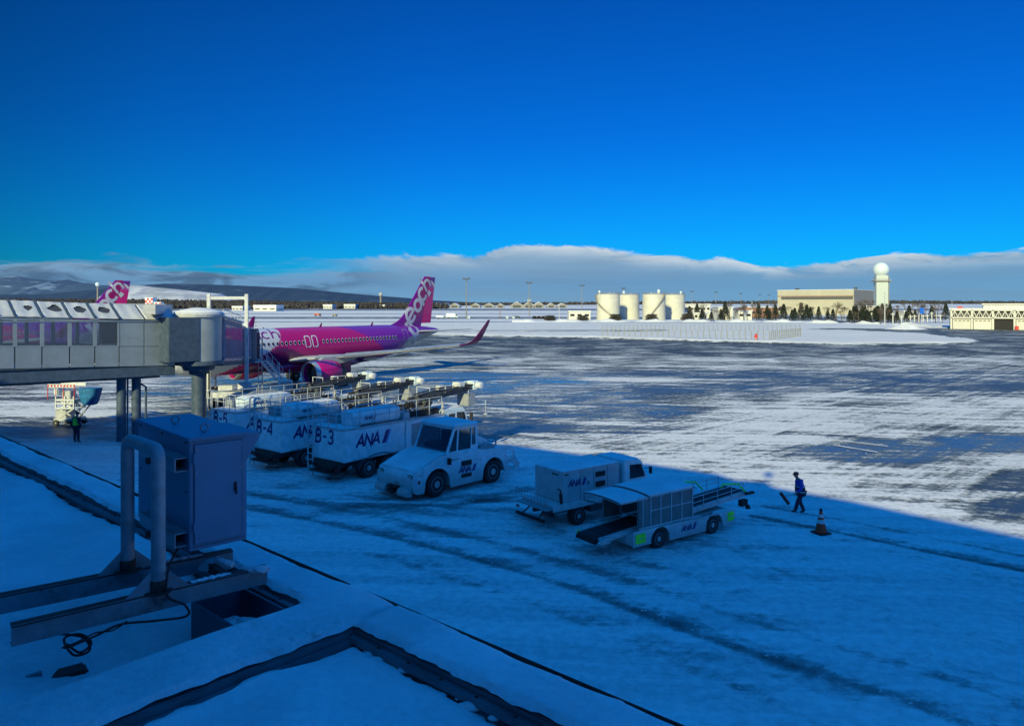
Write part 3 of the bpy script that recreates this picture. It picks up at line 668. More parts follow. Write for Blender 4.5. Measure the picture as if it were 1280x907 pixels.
# metal trough beside the frame
tr = thing('roof_trough', 'blue grey sheet metal trough half filled with snow under the channel ends', 'trough')
tp = [at(250, 748, 5.86), at(336, 718, 5.86)]
b = MB(); t0, t1 = PP(1.56, .56), PP(1.56, 1.02); t2, t3 = PP(.78, 1.02), PP(.78, .56)
for p_, q_ in ((t0, t1), (t1, t2), (t2, t3), (t3, t0)): b.beam((*p_, 5.70), (*q_, 5.70), .02, .42)
b.build('trough_wall', 'claddk', tr)
b = MB(); b.prism([tuple(t0), tuple(t1), tuple(t2), tuple(t3)], 5.5, 5.53); b.build('trough_floor', 'rust', tr)
c_ = (t0+t2)/2; lump('snow_lump', (c_.x-.02, c_.y, 5.62), (.26, .20, .17), tr, 11, 'snow')
bk = thing('roof_anchor_block', 'dark weathered anchor block sunk in snow on the ledge beside the cable coil', 'anchor block')
q = at(80, 838, 5.62); b = MB(); b.box(-.20, .16, -.09, .09, -.30, .0); o = b.build('block', 'rust', bk, bevel=.02); bk.location = q; bk.rotation_euler = (0, 0, .69)
b = MB(); b.beam((-.62, .0, .0), (-.15, .0, .03), .04, .03); b.build('bracket', 'beam', bk)

# control cabinet held by the pipe frame
cn = Vector((-2.75, 6.30, 0)); fu = Vector((.735, .678, 0)); dv = Vector((-.678, .735, 0))       # near corner, door direction, depth direction
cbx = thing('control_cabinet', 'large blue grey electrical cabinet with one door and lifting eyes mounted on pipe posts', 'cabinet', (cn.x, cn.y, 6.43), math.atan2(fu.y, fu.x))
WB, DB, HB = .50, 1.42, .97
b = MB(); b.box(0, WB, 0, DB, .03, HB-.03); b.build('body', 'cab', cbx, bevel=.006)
b = MB(); b.side([(-.02, HB-.03), (WB+.02, HB-.03), (WB+.02, HB-.0), (-.02, HB-.0)], -.03, DB+.02); b.build('roof_panel', 'cab', cbx, bevel=.005)
b = MB(); b.box(.0, WB, .0, DB, 0, .028); b.build('base_panel', 'cab', cbx, bevel=.005)
b = MB(); b.box(.035, WB-.035, -.014, -.002, .05, HB-.06); d_ = b.build('door', 'cab', cbx, bevel=.006)
b = MB(); b.box(.04, .048, -.018, -.0135, .055, HB-.065); b.box(.04, WB-.04, -.018, -.0135, .055, .063); b.box(WB-.048, WB-.04, -.018, -.0135, .055, HB-.065); b.build('door_seal', 'cab', d_)
b = MB(); b.box(WB-.12, WB-.10, -.03, -.012, .46, .54); b.box(WB-.118, WB-.104, -.045, -.03, .43, .50); b.build('handle', 'black', d_, bevel=.004)
for z in (.16, .74): b = MB(); b.tube([(.03, -.03, z), (.03, -.03, z+.09)], .010, 8); b.build('hinge', 'cab', d_)
for x in (.055, WB-.055):
    for z in (.08, .30, .66, .86): b = MB(); b.lathe([(.008, 0), (.008, -.006), (.001, -.007)], 8, (x, -.013, z), 'y'); b.build('bolt', 'pipe', d_)
for y in (.08, .7, 1.34):
    for z in (.05, .5, .92): b = MB(); b.lathe([(.010, 0), (.010, -.006), (.001, -.007)], 8, (-.001, y, z), 'x'); b.build('bolt', 'rust', cbx)
for x, y in ((.20, .20), (.17, .86)):
    b = MB(); b.tube([(x+.034*math.cos(t), y, HB+.044+.034*math.sin(t)) for t in np.linspace(0, 2*math.pi, 17)], .009, 8); b.tube([(x, y, HB-.01), (x, y, HB+.012)], .016, 10); b.build('lifting_eye', 'pipe', cbx, smooth=True)
b = MB(); b.side([(WB, .93), (WB+.17, .93), (WB+.17, .90), (WB+.005, .62), (WB, .62)], .10, .85); b.build('rain_hood', 'cab', cbx, bevel=.004)
# brackets between cabinet side and posts
for z in (.10, .74):
    b = MB(); b.beam((-.10, .05, z), (-.10, 1.0, z), .012, .12); b.beam((-.05, .05, z+.055), (-.05, 1.0, z+.055), .10, .010); b.beam((-.05, .05, z-.055), (-.05, 1.0, z-.055), .10, .010)
    b.build('mounting_rail', 'pipe', cbx)
    b = MB(); b.beam((-.22, .42, z), (-.02, .42, z), .05, .05); b.build('clamp', 'rust', cbx)
snowcap('snow_dusting', -.015, WB+.015, -.02, DB+.01, HB, .006, cbx, 4, m='snow_dust') if False else None
# cables
def cable(name, pts, r, label, m='black'):
    P = [Vector(p) for p in pts]; Q = []
    for i in range(len(P)-1):
        p0, p1, p2, p3 = P[max(i-1, 0)], P[i], P[i+1], P[min(i+2, len(P)-1)]
        for k in range(8):
            t = k/8; Q.append(.5*((2*p1)+(p2-p0)*t+(2*p0-5*p1+4*p2-p3)*t*t+(3*p1-p0-3*p2+p3)*t**3))
    Q.append(P[-1]); b = MB(); b.tube(Q, r, 7); o = b.build(name, m, None, smooth=True); return tag(o, label, 'cable')
c0 = cn+fu*.03+dv*.25; f_ = lambda px, t, dz_, off=.03: Vector((*(on_line(B0, B1, px)-bside*off).xy, zb+dz_))
cable('black_cable', [(c0.x, c0.y, 6.45), (c0.x-.03, c0.y-.12, 6.36), f_(206, 0, .22, .07), f_(207, 0, .04, .06), f_(228, 0, -.06, .07), f_(231, 0, -.16, .05), f_(192, 0, -.14), f_(150, 0, -.10), f_(118, 0, -.14), f_(82, 0, -.16, .06),
      Vector((*at(84, 805, 5.9).xy, 5.9)), Vector((*at(100, 815, 5.86).xy, 5.86)), Vector((*at(114, 803, 5.88).xy, 5.88)), Vector((*at(100, 792, 5.92).xy, 5.92)), Vector((*at(80, 798, 5.9).xy, 5.9)), Vector((*at(92, 818, 5.85).xy, 5.85)), Vector((*at(112, 812, 5.85).xy, 5.85)), Vector((*at(104, 796, 5.9).xy, 5.9)), Vector((*at(76, 792, 5.9).xy, 5.9))],
      .0095, 'black cable hanging from the cabinet and coiled in the snow under the channel beam')
cable('thin_cable', [f_(158, 0, -.09, .02), f_(140, 0, -.13, .03), f_(118, 0, -.12, .02), f_(95, 0, -.155, .02), f_(76, 0, -.17, .02)], .006, 'thin black cable tied along the front channel beam')
# ------------------------------------------------------------------ fixed walkway (left)
def lin_px(P, d, px):
    k = (px-640)/924; return (k*P.y-P.x)/(d.x-k*d.y)
BP = Vector((-28.1, 40.6)); BD = Vector((.697, .717)); BN = Vector((.717, -.697)); slope = -.039
fw = thing('fixed_walkway', 'grey panelled airport walkway bridge with a row of tinted windows and snow on its roof', 'walkway', (BP.x, BP.y, 0), math.atan2(BD.y, BD.x))
# local: x along, +y away from the camera (left of travel), wall face at y = 0
s0, s1 = -36.0, lin_px(BP, BD, 214)
def zz(x, z): return z+slope*max(-6, x)*1.0
def slab(b, x0, x1, y0, y1, z0, z1):
    vs = [(x, y, zz(x, z)) for x in (x0, x1) for y in (y0, y1) for z in (z0, z1)]
    return b.add(vs, [(0, 1, 3, 2), (4, 6, 7, 5), (0, 4, 5, 1), (2, 3, 7, 6), (0, 2, 6, 4), (1, 5, 7, 3)])
WW = 3.4
b = MB(); slab(b, s0, s1+.25, .0, WW, 4.37, 4.98); o = b.build('floor_girder', 'claddk', fw, bevel=.02)
b = MB(); slab(b, s0, s1-.6, .25, WW-.25, 4.22, 4.37); b.build('underside_duct', 'dgrey', fw)
sw = [lin_px(BP, BD, p) for p in (-52, -27, -3, 18.5, 52.5, 87, 118.5, 149)]
step = sw[4]-sw[3]
edges = [sw[0]-step*k for k in range(9, 0, -1)]+sw
edges = [e for e in edges if e > s0]
for side_y in (0.0, WW):
    for i, (a, c) in enumerate(zip(edges, edges[1:])):
        if side_y and i < len(edges)-8: continue
        b = MB(); slab(b, a+.03, c-.03, side_y-.025, side_y+.025, 4.985, 6.19); b.build('lower_panel', 'clad', fw, bevel=.01)
        fr = MB(); slab(fr, a+.0, a+.10, side_y-.045, side_y+.045, 6.19, 7.80); slab(fr, c-.10, c-.0, side_y-.044, side_y+.044, 6.19, 7.80)
        slab(fr, a+.10, c-.10, side_y-.04, side_y+.04, 6.19, 6.27); slab(fr, a+.10, c-.10, side_y-.04, side_y+.04, 7.70, 7.80)
        f1 = fr.build('window', 'clad', fw)
        p_ = MB(); slab(p_, a+.10, c-.10, side_y-.008, side_y+.008, 6.27, 7.70); p_.build('pane', 'tint', f1)
    ee = [edges[-1], *[lin_px(BP, BD, p) for p in (180, 206)], s1+.2]
    for a, c in zip(ee, ee[1:]):
        b = MB(); slab(b, a+.02, c-.02, side_y-.025, side_y+.025, 4.985, 6.19); b.build('lower_panel', 'clad', fw, bevel=.01)
        b = MB(); slab(b, a+.02, c-.02, side_y-.026, side_y+.024, 6.215, 7.84); b.build('upper_panel', 'clad', fw, bevel=.01)
b = MB(); slab(b, s0, s1+.2, .3, WW-.3, 4.98, 5.02); b.build('floor', 'grey', fw)
b = MB(); slab(b, s1+.2, s1+.24, 0.02, WW-.02, 4.98, 7.8); b.build('end_wall', 'clad', fw)
if s0 < edges[0]:
    b = MB(); slab(b, s0, edges[0], -.02, .02, 4.985, 7.8); b.build('blank_wall', 'clad', fw)
# sloped roof with ribs and snow
def roofpt(x, t): return (x, -.12+t*(WW/2+.12), zz(x, 7.86)+ (t*.95 if t <= 1 else (2-t)*.95))
b = MB(); xs = np.linspace(s0, s1+.35, 90); ts = (0, .5, 1, 1.5, 2)
vs = [roofpt(x, t) for x in xs for t in ts]; b.add(vs, [(i*5+j, (i+1)*5+j, (i+1)*5+j+1, i*5+j+1) for i in range(89) for j in range(4)])
b.build('roof', 'dgrey', fw)
b = MB(); slab(b, s0, s1+.33, -.10, WW+.1, 7.80, 7.855); b.build('eave', 'clad', fw)
def rs(x0, x1, t0, t1, hole, seed):
    r_ = np.random.RandomState(seed); ph = r_.rand(6)*6.28; n1_, n2_ = 40, 22; vs = []; fs = []; ok = {}
    for i in range(n1_+1):
        for j in range(n2_+1):
            x = x0+(x1-x0)*i/n1_; t = t0+(t1-t0)*j/n2_; p = roofpt(x, t); e = min(i, n1_-i, j, n2_-j)
            h_ = .07*min(1, e/2)**.5+.012*math.sin(x*9+ph[0])+.01*math.sin(t*14+ph[1])
            hu = ((x-(x0+x1)/2-.1)/(.30*(x1-x0)))**2+((t-.42-.10*(x-x0)/(x1-x0))/.20)**2+.25*math.sin(x*7+ph[2])+.2*math.sin(t*19+x*3+ph[3])
            ok[i, j] = not (hole and hu < hole); vs.append((p[0], p[1], p[2]+max(.004, h_)))
    fs = [(i*(n2_+1)+j, (i+1)*(n2_+1)+j, (i+1)*(n2_+1)+j+1, i*(n2_+1)+j+1) for i in range(n1_) for j in range(n2_) if ok[i, j] or ok[i+1, j+1]]
    b = MB(); b.add(vs, fs); b.build('roof_snow', 'snow_dusty', fw, smooth=True)
re_ = edges+[lin_px(BP, BD, 181), s1+.34]
for i, (a, c) in enumerate(zip(re_, re_[1:])):
    k = i-(len(re_)-1)
    hole = {-6: .45, -5: 1.15, -4: 1.0, -3: .95, -7: .12}.get(k+0, 0)
    rs(a+.04, c-.04, .02, .97, hole, i+3)
    rs(a+.04, c-.04, 1.02, 1.98, 0, i+43)
for e in edges:
    b = MB()
    p_, q_ = Vector(roofpt(e, 0)), Vector(roofpt(e, .98)); b.beam(p_+Vector((0, 0, .05)), q_+Vector((0, 0, .05)), .06, .10); b.build('roof_rib', 'claddk', fw)
b = MB(); b.beam(roofpt(s0, 1), roofpt(s1+.3, 1), .10, .20); b.build('ridge_beam', 'lgrey', fw)
M['bare_roof'] = M['dgrey']
# supporting columns
for px in (178, 196.5):
    x = lin_px(BP, BD, px); y = 1.0
    kx = x-.9
    b = MB(); b.lathe([(.27, 0), (.27, 4.2+slope*kx)], 20, (kx, y, 0)); b.build('support_column', 'claddk', fw, smooth=True)
kx = lin_px(BP, BD, 187)-.7
b = MB(); b.tube([(kx-.3, .9, .1), (kx-.3, .9, 4.2)], .05); b.tube([(kx+.8, .9, 0.1), (kx+.8, .9, 3.3), (kx+.5, .9, 3.5)], .07); b.build('drain_pipe', 'claddk', fw, smooth=True)
b = MB()
for z in np.arange(.5, 3.6, .32): b.tube([(kx-.25, .9, z), (kx+.05, .9, z)], .018, 6)
b.tube([(kx-.25, .88, .3), (kx-.25, .88, 4)], .02, 6); b.tube([(kx+.05, .88, .3), (kx+.05, .88, 4)], .02, 6); b.build('ladder', 'lgrey', fw)

# ------------------------------------------------------------------ boarding bridge: rotunda, tunnel, drive, cab, stairs
RC = Vector((-20.6, 48.6)); CB = Vector((-24.3, 65.6)); TD = (CB-RC).normalized(); TL = (CB-RC).length
bb = thing('boarding_bridge', 'movable passenger boarding bridge with round rotunda and grey ribbed tunnel reaching the parked jet', 'boarding bridge', (RC.x, RC.y, 0), math.atan2(TD.y, TD.x))
b = MB(); b.lathe([(1.42, 4.85), (1.42, 7.75)], 40); b.build('rotunda', 'clad', bb, smooth=True)
b = MB(); b.lathe([(1.56, 7.70), (1.60, 7.86), (1.5, 8.0), (.4, 8.2), (.01, 8.22)], 40); rf = b.build('rotunda_roof', 'lgrey', bb, smooth=True)
b = MB(); b.lathe([(1.5, 7.995), (1.35, 8.10), (.4, 8.30), (.01, 8.32)], 40); b.build('roof_snow', 'snow_roof', rf, smooth=True)
b = MB(); b.lathe([(1.56, 4.60), (1.56, 4.86)], 40); b.lathe([(.95, 4.22), (1.1, 4.6)], 28); b.build('rotunda_floor', 'claddk', bb, smooth=True)
b = MB(); b.lathe([(.7, 0), (.7, .12), (.44, .14), (.44, 3.9), (.62, 4.0), (.62, 4.25)], 28); b.build('column', 'claddk', bb, smooth=True)
b = MB(); b.tube([(.1, -.62, 4.2), (.1, -.62, 2.9), (.25, -.66, 2.6), (.1, -.66, 2.4), (.1, -.62, 2.9)], .05, 8); b.tube([(-.3, -.5, .1), (-.3, -.5, 4.2)], .035, 6); b.build('hanging_hose', 'black', bb, smooth=True)
def tun(b, x0, x1, w0, zf0, zf1, h):
    vs = []
    for x, zf in ((x0, zf0), (x1, zf1)):
        for y, z in ((-w0, 0), (w0, 0), (w0, h), (-w0, h)): vs.append((x, y, zf+z))
    b.add(vs, [(0, 1, 2, 3), (7, 6, 5, 4), (0, 4, 5, 1), (1, 5, 6, 2), (2, 6, 7, 3), (3, 7, 4, 0)]); return b
def tz(x): return 4.75-.068*x
M['tunnel'] = mat('pale lilac tunnel cladding', (.36, .35, .42), .28, metal=.35, var=.1, vs=.6, dirt=.25, dirtc=(.2, .18, .2))
M['tunrefl'] = mat('violet painted reflection', (.10, .02, .13), .1)
b = MB(); tun(b, 1.1, 9.5, 1.42, tz(1.1), tz(9.5), 2.95); b.build('outer_tunnel', 'tunnel', bb, bevel=.03)
b = MB(); tun(b, 9.5, 16.4, 1.25, tz(9.5)+.12, tz(16.4)+.12, 2.6); b.build('inner_tunnel', 'tunnel', bb, bevel=.03)
b = MB()
for k in range(34):
    x = 1.25+k*.25
    if x < 9.4: b.box(x, x+.05, -1.45, -1.42, tz(x)+.2, tz(x)+2.85)
for k in range(26):
    x = 9.7+k*.26
    if x < 16.3: b.box(x, x+.05, -1.28, -1.25, tz(x)+.3, tz(x)+2.6)
b.build('tunnel_ribs', 'tunnel', bb)
b = MB()
for k in range(9): x = 1.7+k*.86; b.quad((x, -1.456, tz(x)+1.55), (x+.40, -1.456, tz(x+.4)+1.55), (x+.40, -1.456, tz(x+.4)+2.5), (x, -1.456, tz(x)+2.5))
b.build('reflection_slot', 'tunrefl', bb)  # violet slots stand in for purple reflections on the ribbed side
b = MB(); tun(b, 1.0, 9.6, 1.50, tz(1)+2.95, tz(9.6)+2.95, .12); tun(b, 9.6, 16.5, 1.3, tz(9.6)+2.72, tz(16.5)+2.72, .10); b.build('tunnel_roof', 'lgrey', bb)
b = MB(); tun(b, 1.0, 9.6, 1.35, tz(1)-.3, tz(9.6)-.3, .3); tun(b, 9.6, 16.4, 1.1, tz(9.6)-.22, tz(16.4)-.22, .3); b.build('tunnel_girder', 'dgrey', bb)
for y in (-1.35, 1.35):
    b = MB(); b.tube([(1.2, y, tz(1)+3.5), (9.4, y, tz(9.4)+3.5)], .03, 6)
    for k in range(6): x = 1.2+k*1.64; b.tube([(x, y, tz(x)+3.0), (x, y, tz(x)+3.5)], .025, 6)
    b.build('roof_railing', 'lgrey', bb)
# service gantry over the tunnel and the wheeled drive under it
gxp = 11.2
for y in (-1.52, 1.35):
    b = MB(); b.box(gxp-.16, gxp+.16, y-.14, y+.14, 1.5, 9.35); b.build('lift_column', 'white2', bb, bevel=.03)
b = MB(); b.box(gxp-.12, gxp+.12, -1.40, 1.22, 8.9, 9.15); b.build('gantry_beam', 'white2', bb, bevel=.02)
b = MB(); b.box(gxp-.5, gxp+.5, -1.7, 1.5, 1.05, 1.5); b.box(gxp-.5, gxp+.5, -1.9, -.9, 1.6, 2.2); b.box(gxp-.35, gxp+.35, -.5, .6, 1.6, 2.0); b.build('drive_carriage', 'white2', bb, bevel=.04)
for y in (-1.1, -.5, .5, 1.1): wheel(bb, gxp, y, .52, .34, -1 if y < 0 else 1)
b = MB(); b.box(gxp-.9, gxp+.3, -2.2, -1.9, 1.2, 1.9); b.build('motor_box', 'lgrey', bb, bevel=.03)
# cab
b = MB(); b.lathe([(1.75, 3.35), (1.75, 3.5), (1.6, 3.52), (1.6, 6.2), (1.75, 6.22), (1.75, 6.35)], 24, (TL-.2, 0, 0)); b.build('cab', 'claddk', bb, smooth=True)
b = MB(); b.box(TL-.6, TL+1.9, -1.7, 1.6, 3.45, 3.6); b.box(TL+.2, TL+2.3, -1.5, 1.5, 5.95, 6.15); b.build('cab_platform', 'grey', bb)
b = MB()
for k in range(5): b.box(TL+.9+k*.28, TL+1.05+k*.28, -1.5-.02*k, 1.5+.02*k, 3.6, 5.95+.0*k)
b.build('bellows', 'dgrey', bb)
b = MB(); b.lathe([(.10, 0), (.20, .1), (.2, .35), (.08, .45)], 12, (TL-.2, -.6, 6.35)); b.lathe([(.12, 0), (.12, .3), (.01, .32)], 12, (TL+.4, .5, 6.3)); b.build('roof_lamp', 'white', bb)
b = MB(); b.tube([(TL-.2, 1.3, 6.3), (TL-.2, 1.3, 7.2)], .03, 6); b.tube([(TL-.9, -1.5, 6.3), (TL-.9, -1.5, 6.9), (TL+.8, -1.5, 6.9), (TL+.8, -1.5, 6.3)], .025, 6); b.tube([(TL-.9, -1.5, 6.6), (TL+.8, -1.5, 6.6)], .02, 6); b.build('roof_railing', 'lgrey', bb)
snowcap('roof_snow', TL-1.4, TL+1.0, -1.2, 1.2, 6.36, .10, bb, 3)
# service stairs in white steel: lands beside the drive
st = MB(); n_ = 13; top = Vector((TL-2.2, -2.1, 3.5)); bot = Vector((TL-5.6, -3.1, .25))
def flight(b, p, q, wd_, n_, side_):
    p, q = Vector(p), Vector(q); d = (q-p); h_ = Vector((d.x, d.y, 0)).normalized(); s_ = Vector((-h_.y, h_.x, 0))*wd_/2
    for sg in (-1, 1):
        b.beam(p+s_*sg, q+s_*sg, .05, .20)
    for i in range(1, n_):
        c = p+d*i/n_; b.beam(c-s_, c+s_, .24, .035)
def rails(b, p, q, wd_, n_=5, h=1.0, r=.022, sides=(-1, 1)):
    p, q = Vector(p), Vector(q); d = (q-p); h_ = Vector((d.x, d.y, 0)).normalized(); s_ = Vector((-h_.y, h_.x, 0))*wd_/2; up = Vector((0, 0, 1))
    for sg in sides:
        for k in (.5, 1.0): b.tube([p+s_*sg+up*h*k, q+s_*sg+up*h*k], r, 6)
        for i in range(n_+1): c = p+d*i/n_+s_*sg; b.tube([c, c+up*h], r, 6)
flight(st, (TL-.8, -2.3, 3.5), (TL-1.6, -3.7, 1.9), .85, 7, 1); flight(st, (TL-1.9, -4.1, 1.85), (TL-4.6, -4.3, .25), .85, 8, 1)
st.box(TL-2.3, TL-1.3, -4.7, -3.6, 1.78, 1.85); st.box(TL-1.2, TL-.3, -2.4, -1.5, 3.42, 3.5); st.build('service_stairs', 'white2', bb)
st = MB(); rails(st, (TL-.8, -2.3, 3.5), (TL-1.6, -3.7, 1.9), .85, 3); rails(st, (TL-1.9, -4.1, 1.85), (TL-4.6, -4.3, .25), .85, 5)
st.tube([(TL-2.3, -4.7, 1.85), (TL-2.3, -4.7, .1)], .04, 6); st.tube([(TL-1.3, -4.7, 1.85), (TL-1.3, -4.7, .1)], .04, 6); st.tube([(TL-1.3, -3.6, 3.4), (TL-1.3, -3.6, .1)], .04, 6)
st.tube([(TL-2.3, -4.7, .2), (TL-1.3, -4.7, 1.8)], .025, 6); st.tube([(TL-1.3, -4.7, .2), (TL-2.3, -4.7, 1.8)], .025, 6); st.build('stair_railing', 'white2', bb)
b = MB()
for zz_ in np.arange(.6, 3.4, .35): b.tube([(TL+.9, -1.9, zz_), (TL+1.4, -1.9, zz_)], .02, 6)
for x in (TL+.9, TL+1.4): b.tube([(x, -1.9, .1), (x, -1.9, 5.6)], .03, 6)
for k in range(5): b.tube([(TL-.3, -1.75, 3.5-.7*k*.9), (TL+1.4, -1.9, 3.1-.7*k*.9+.3)], .025, 6)
b.tube([(TL-.3, -1.75, .1), (TL-.3, -1.75, 3.5)], .035, 6); b.tube([(TL+1.4, -1.75, 3.5), (TL+1.4, 1.2, 3.5)], .03, 6); b.build('service_ladder', 'grey', bb)
# box shaped service duct over the rotunda
dk = MB(); dk.box(-3.0, 1.4, 1.9, 2.6, 7.9, 8.5); dk.build('roof_duct', 'lgrey', bb, bevel=.03)
b = MB(); b.box(-2.6, -.6, -1.35, 1.4, 4.9, 7.7); vest = b.build('vestibule', 'claddk', bb, bevel=.03); vest.rotation_euler = (0, 0, R(45-97))

# ------------------------------------------------------------------ airliner
FP = [(0, .04, 3.22, 3.14), (.12, .30, 3.5, 2.88), (.35, .55, 3.74, 2.64), (.8, .86, 4.05, 2.36), (1.4, 1.16, 4.45, 2.12), (2.1, 1.43, 4.95, 1.96), (3, 1.68, 5.38, 1.84), (4, 1.84, 5.66, 1.77), (5.3, 1.94, 5.84, 1.73), (7, 1.975, 5.90, 1.72),
      (10, 1.975, 5.93, 1.70), (13, 1.975, 5.94, 1.70), (18, 1.975, 5.92, 1.70), (23, 1.975, 5.89, 1.73), (25.5, 1.96, 5.88, 1.90), (28, 1.85, 5.86, 2.30), (30.5, 1.60, 5.80, 2.95), (33, 1.20, 5.66, 3.65), (35.2, .78, 5.48, 4.22), (36.8, .42, 5.28, 4.62), (37.57, .16, 5.08, 4.84)]
FPa = np.array(FP)
def fus(s):
    return [float(np.interp(s, FPa[:, 0], FPa[:, k])) for k in (1, 2, 3)]
_sx = np.concatenate([np.linspace(0, 2, 40), np.linspace(2.06, 37.57, 420)])
def _smooth(col_):
    v = np.interp(_sx, FPa[:, 0], FPa[:, col_])
    return v
def half_w(s, z):
    hw, t, bo = fus(s); cz = (t+bo)/2; hz = (t-bo)/2; q = (z-cz)/hz
    return hw*math.sqrt(max(0, 1-q*q)) if abs(q) < 1 else 0.0
def fin_le(z): return np.interp(z, [5.3, 5.8, 6.15, 6.6, 7.3, 11.76], [27.0, 28.4, 29.5, 30.3, 31.1, 34.75])
def fin_te(z): return 35.9+(z-5.5)*.16
def fin_hw(s, z):
    a, c = fin_le(z), fin_te(z)
    if z < 5.3 or z > 11.8 or s < a or s > c: return 0.0
    u = (s-a)/(c-a); return .26*(1-.45*(z-5.5)/6.3)*math.sqrt(max(0, u))*(1-u)*2.0*1.3/1.3
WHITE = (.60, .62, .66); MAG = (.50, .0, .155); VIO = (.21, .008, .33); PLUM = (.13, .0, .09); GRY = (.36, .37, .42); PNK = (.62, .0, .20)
def livery(s, z):
    wb = np.interp(z, [1.6, 2.4, 2.9, 3.34, 3.74, 4.3, 4.9, 5.7, 6.2], [4.2, 5.6, 7.2, 8.5, 9.4, 10.35, 11.0, 11.45, 11.2])
    if s < wb: return WHITE
    if s > 28.2:
        rb = np.interp(s, [28.2, 29.0, 29.6, 30.2, 31.2, 32.5, 35, 37.6], [2.4, 3.2, 4.1, 4.35, 4.5, 4.7, 4.85, 5.0])
        if z < rb-.0: return GRY
    vb = np.interp(z, [1.6, 2.6, 3.2, 4.0, 4.77, 5.05, 5.53, 6.0], [28.5, 26.8, 25.5, 24.2, 22.9, 22.3, 21.1, 19.6])
    if s > vb: return VIO
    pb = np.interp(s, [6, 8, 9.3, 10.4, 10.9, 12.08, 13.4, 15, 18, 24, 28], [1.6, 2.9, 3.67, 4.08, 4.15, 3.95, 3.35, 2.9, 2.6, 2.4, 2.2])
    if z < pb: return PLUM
    return MAG
M['fus'] = attrmat('glossy airliner livery paint')
def colour_attr(o, fn):
    me = o.data; a = me.color_attributes.new('livery', 'FLOAT_COLOR', 'POINT'); arr = np.ones((len(me.vertices), 4), 'f')
    for i, v in enumerate(me.vertices): arr[i, :3] = fn(v.co.x, v.co.z)
    a.data.foreach_set('color', arr.reshape(-1))
def ymap(extra=.018):
    """lettering laid on the port side: (s, z) -> point on fuselage or fin"""
    def f(s, z): return Vector((s, -(max(half_w(s, z), fin_hw(s, z))+extra), z))
    return f
def airfoil(c_le, c_te, z, th, y, n=12):
    """ring of points in x,z for a wing section at spanwise y"""
    pts = []
    ch = c_te-c_le
    for i in range(n+1):
        u = (1-math.cos(math.pi*i/n))/2; pts.append((u, th*1.1*(math.sqrt(max(u, 0))*(1-u)*1.9+.02*(1-u))))
    up = [(c_le+u*ch, y, z+t*.62) for u, t in pts]; lo = [(c_le+u*ch, y, z-t*.42) for u, t in pts[1:-1]][::-1]
    return up+lo
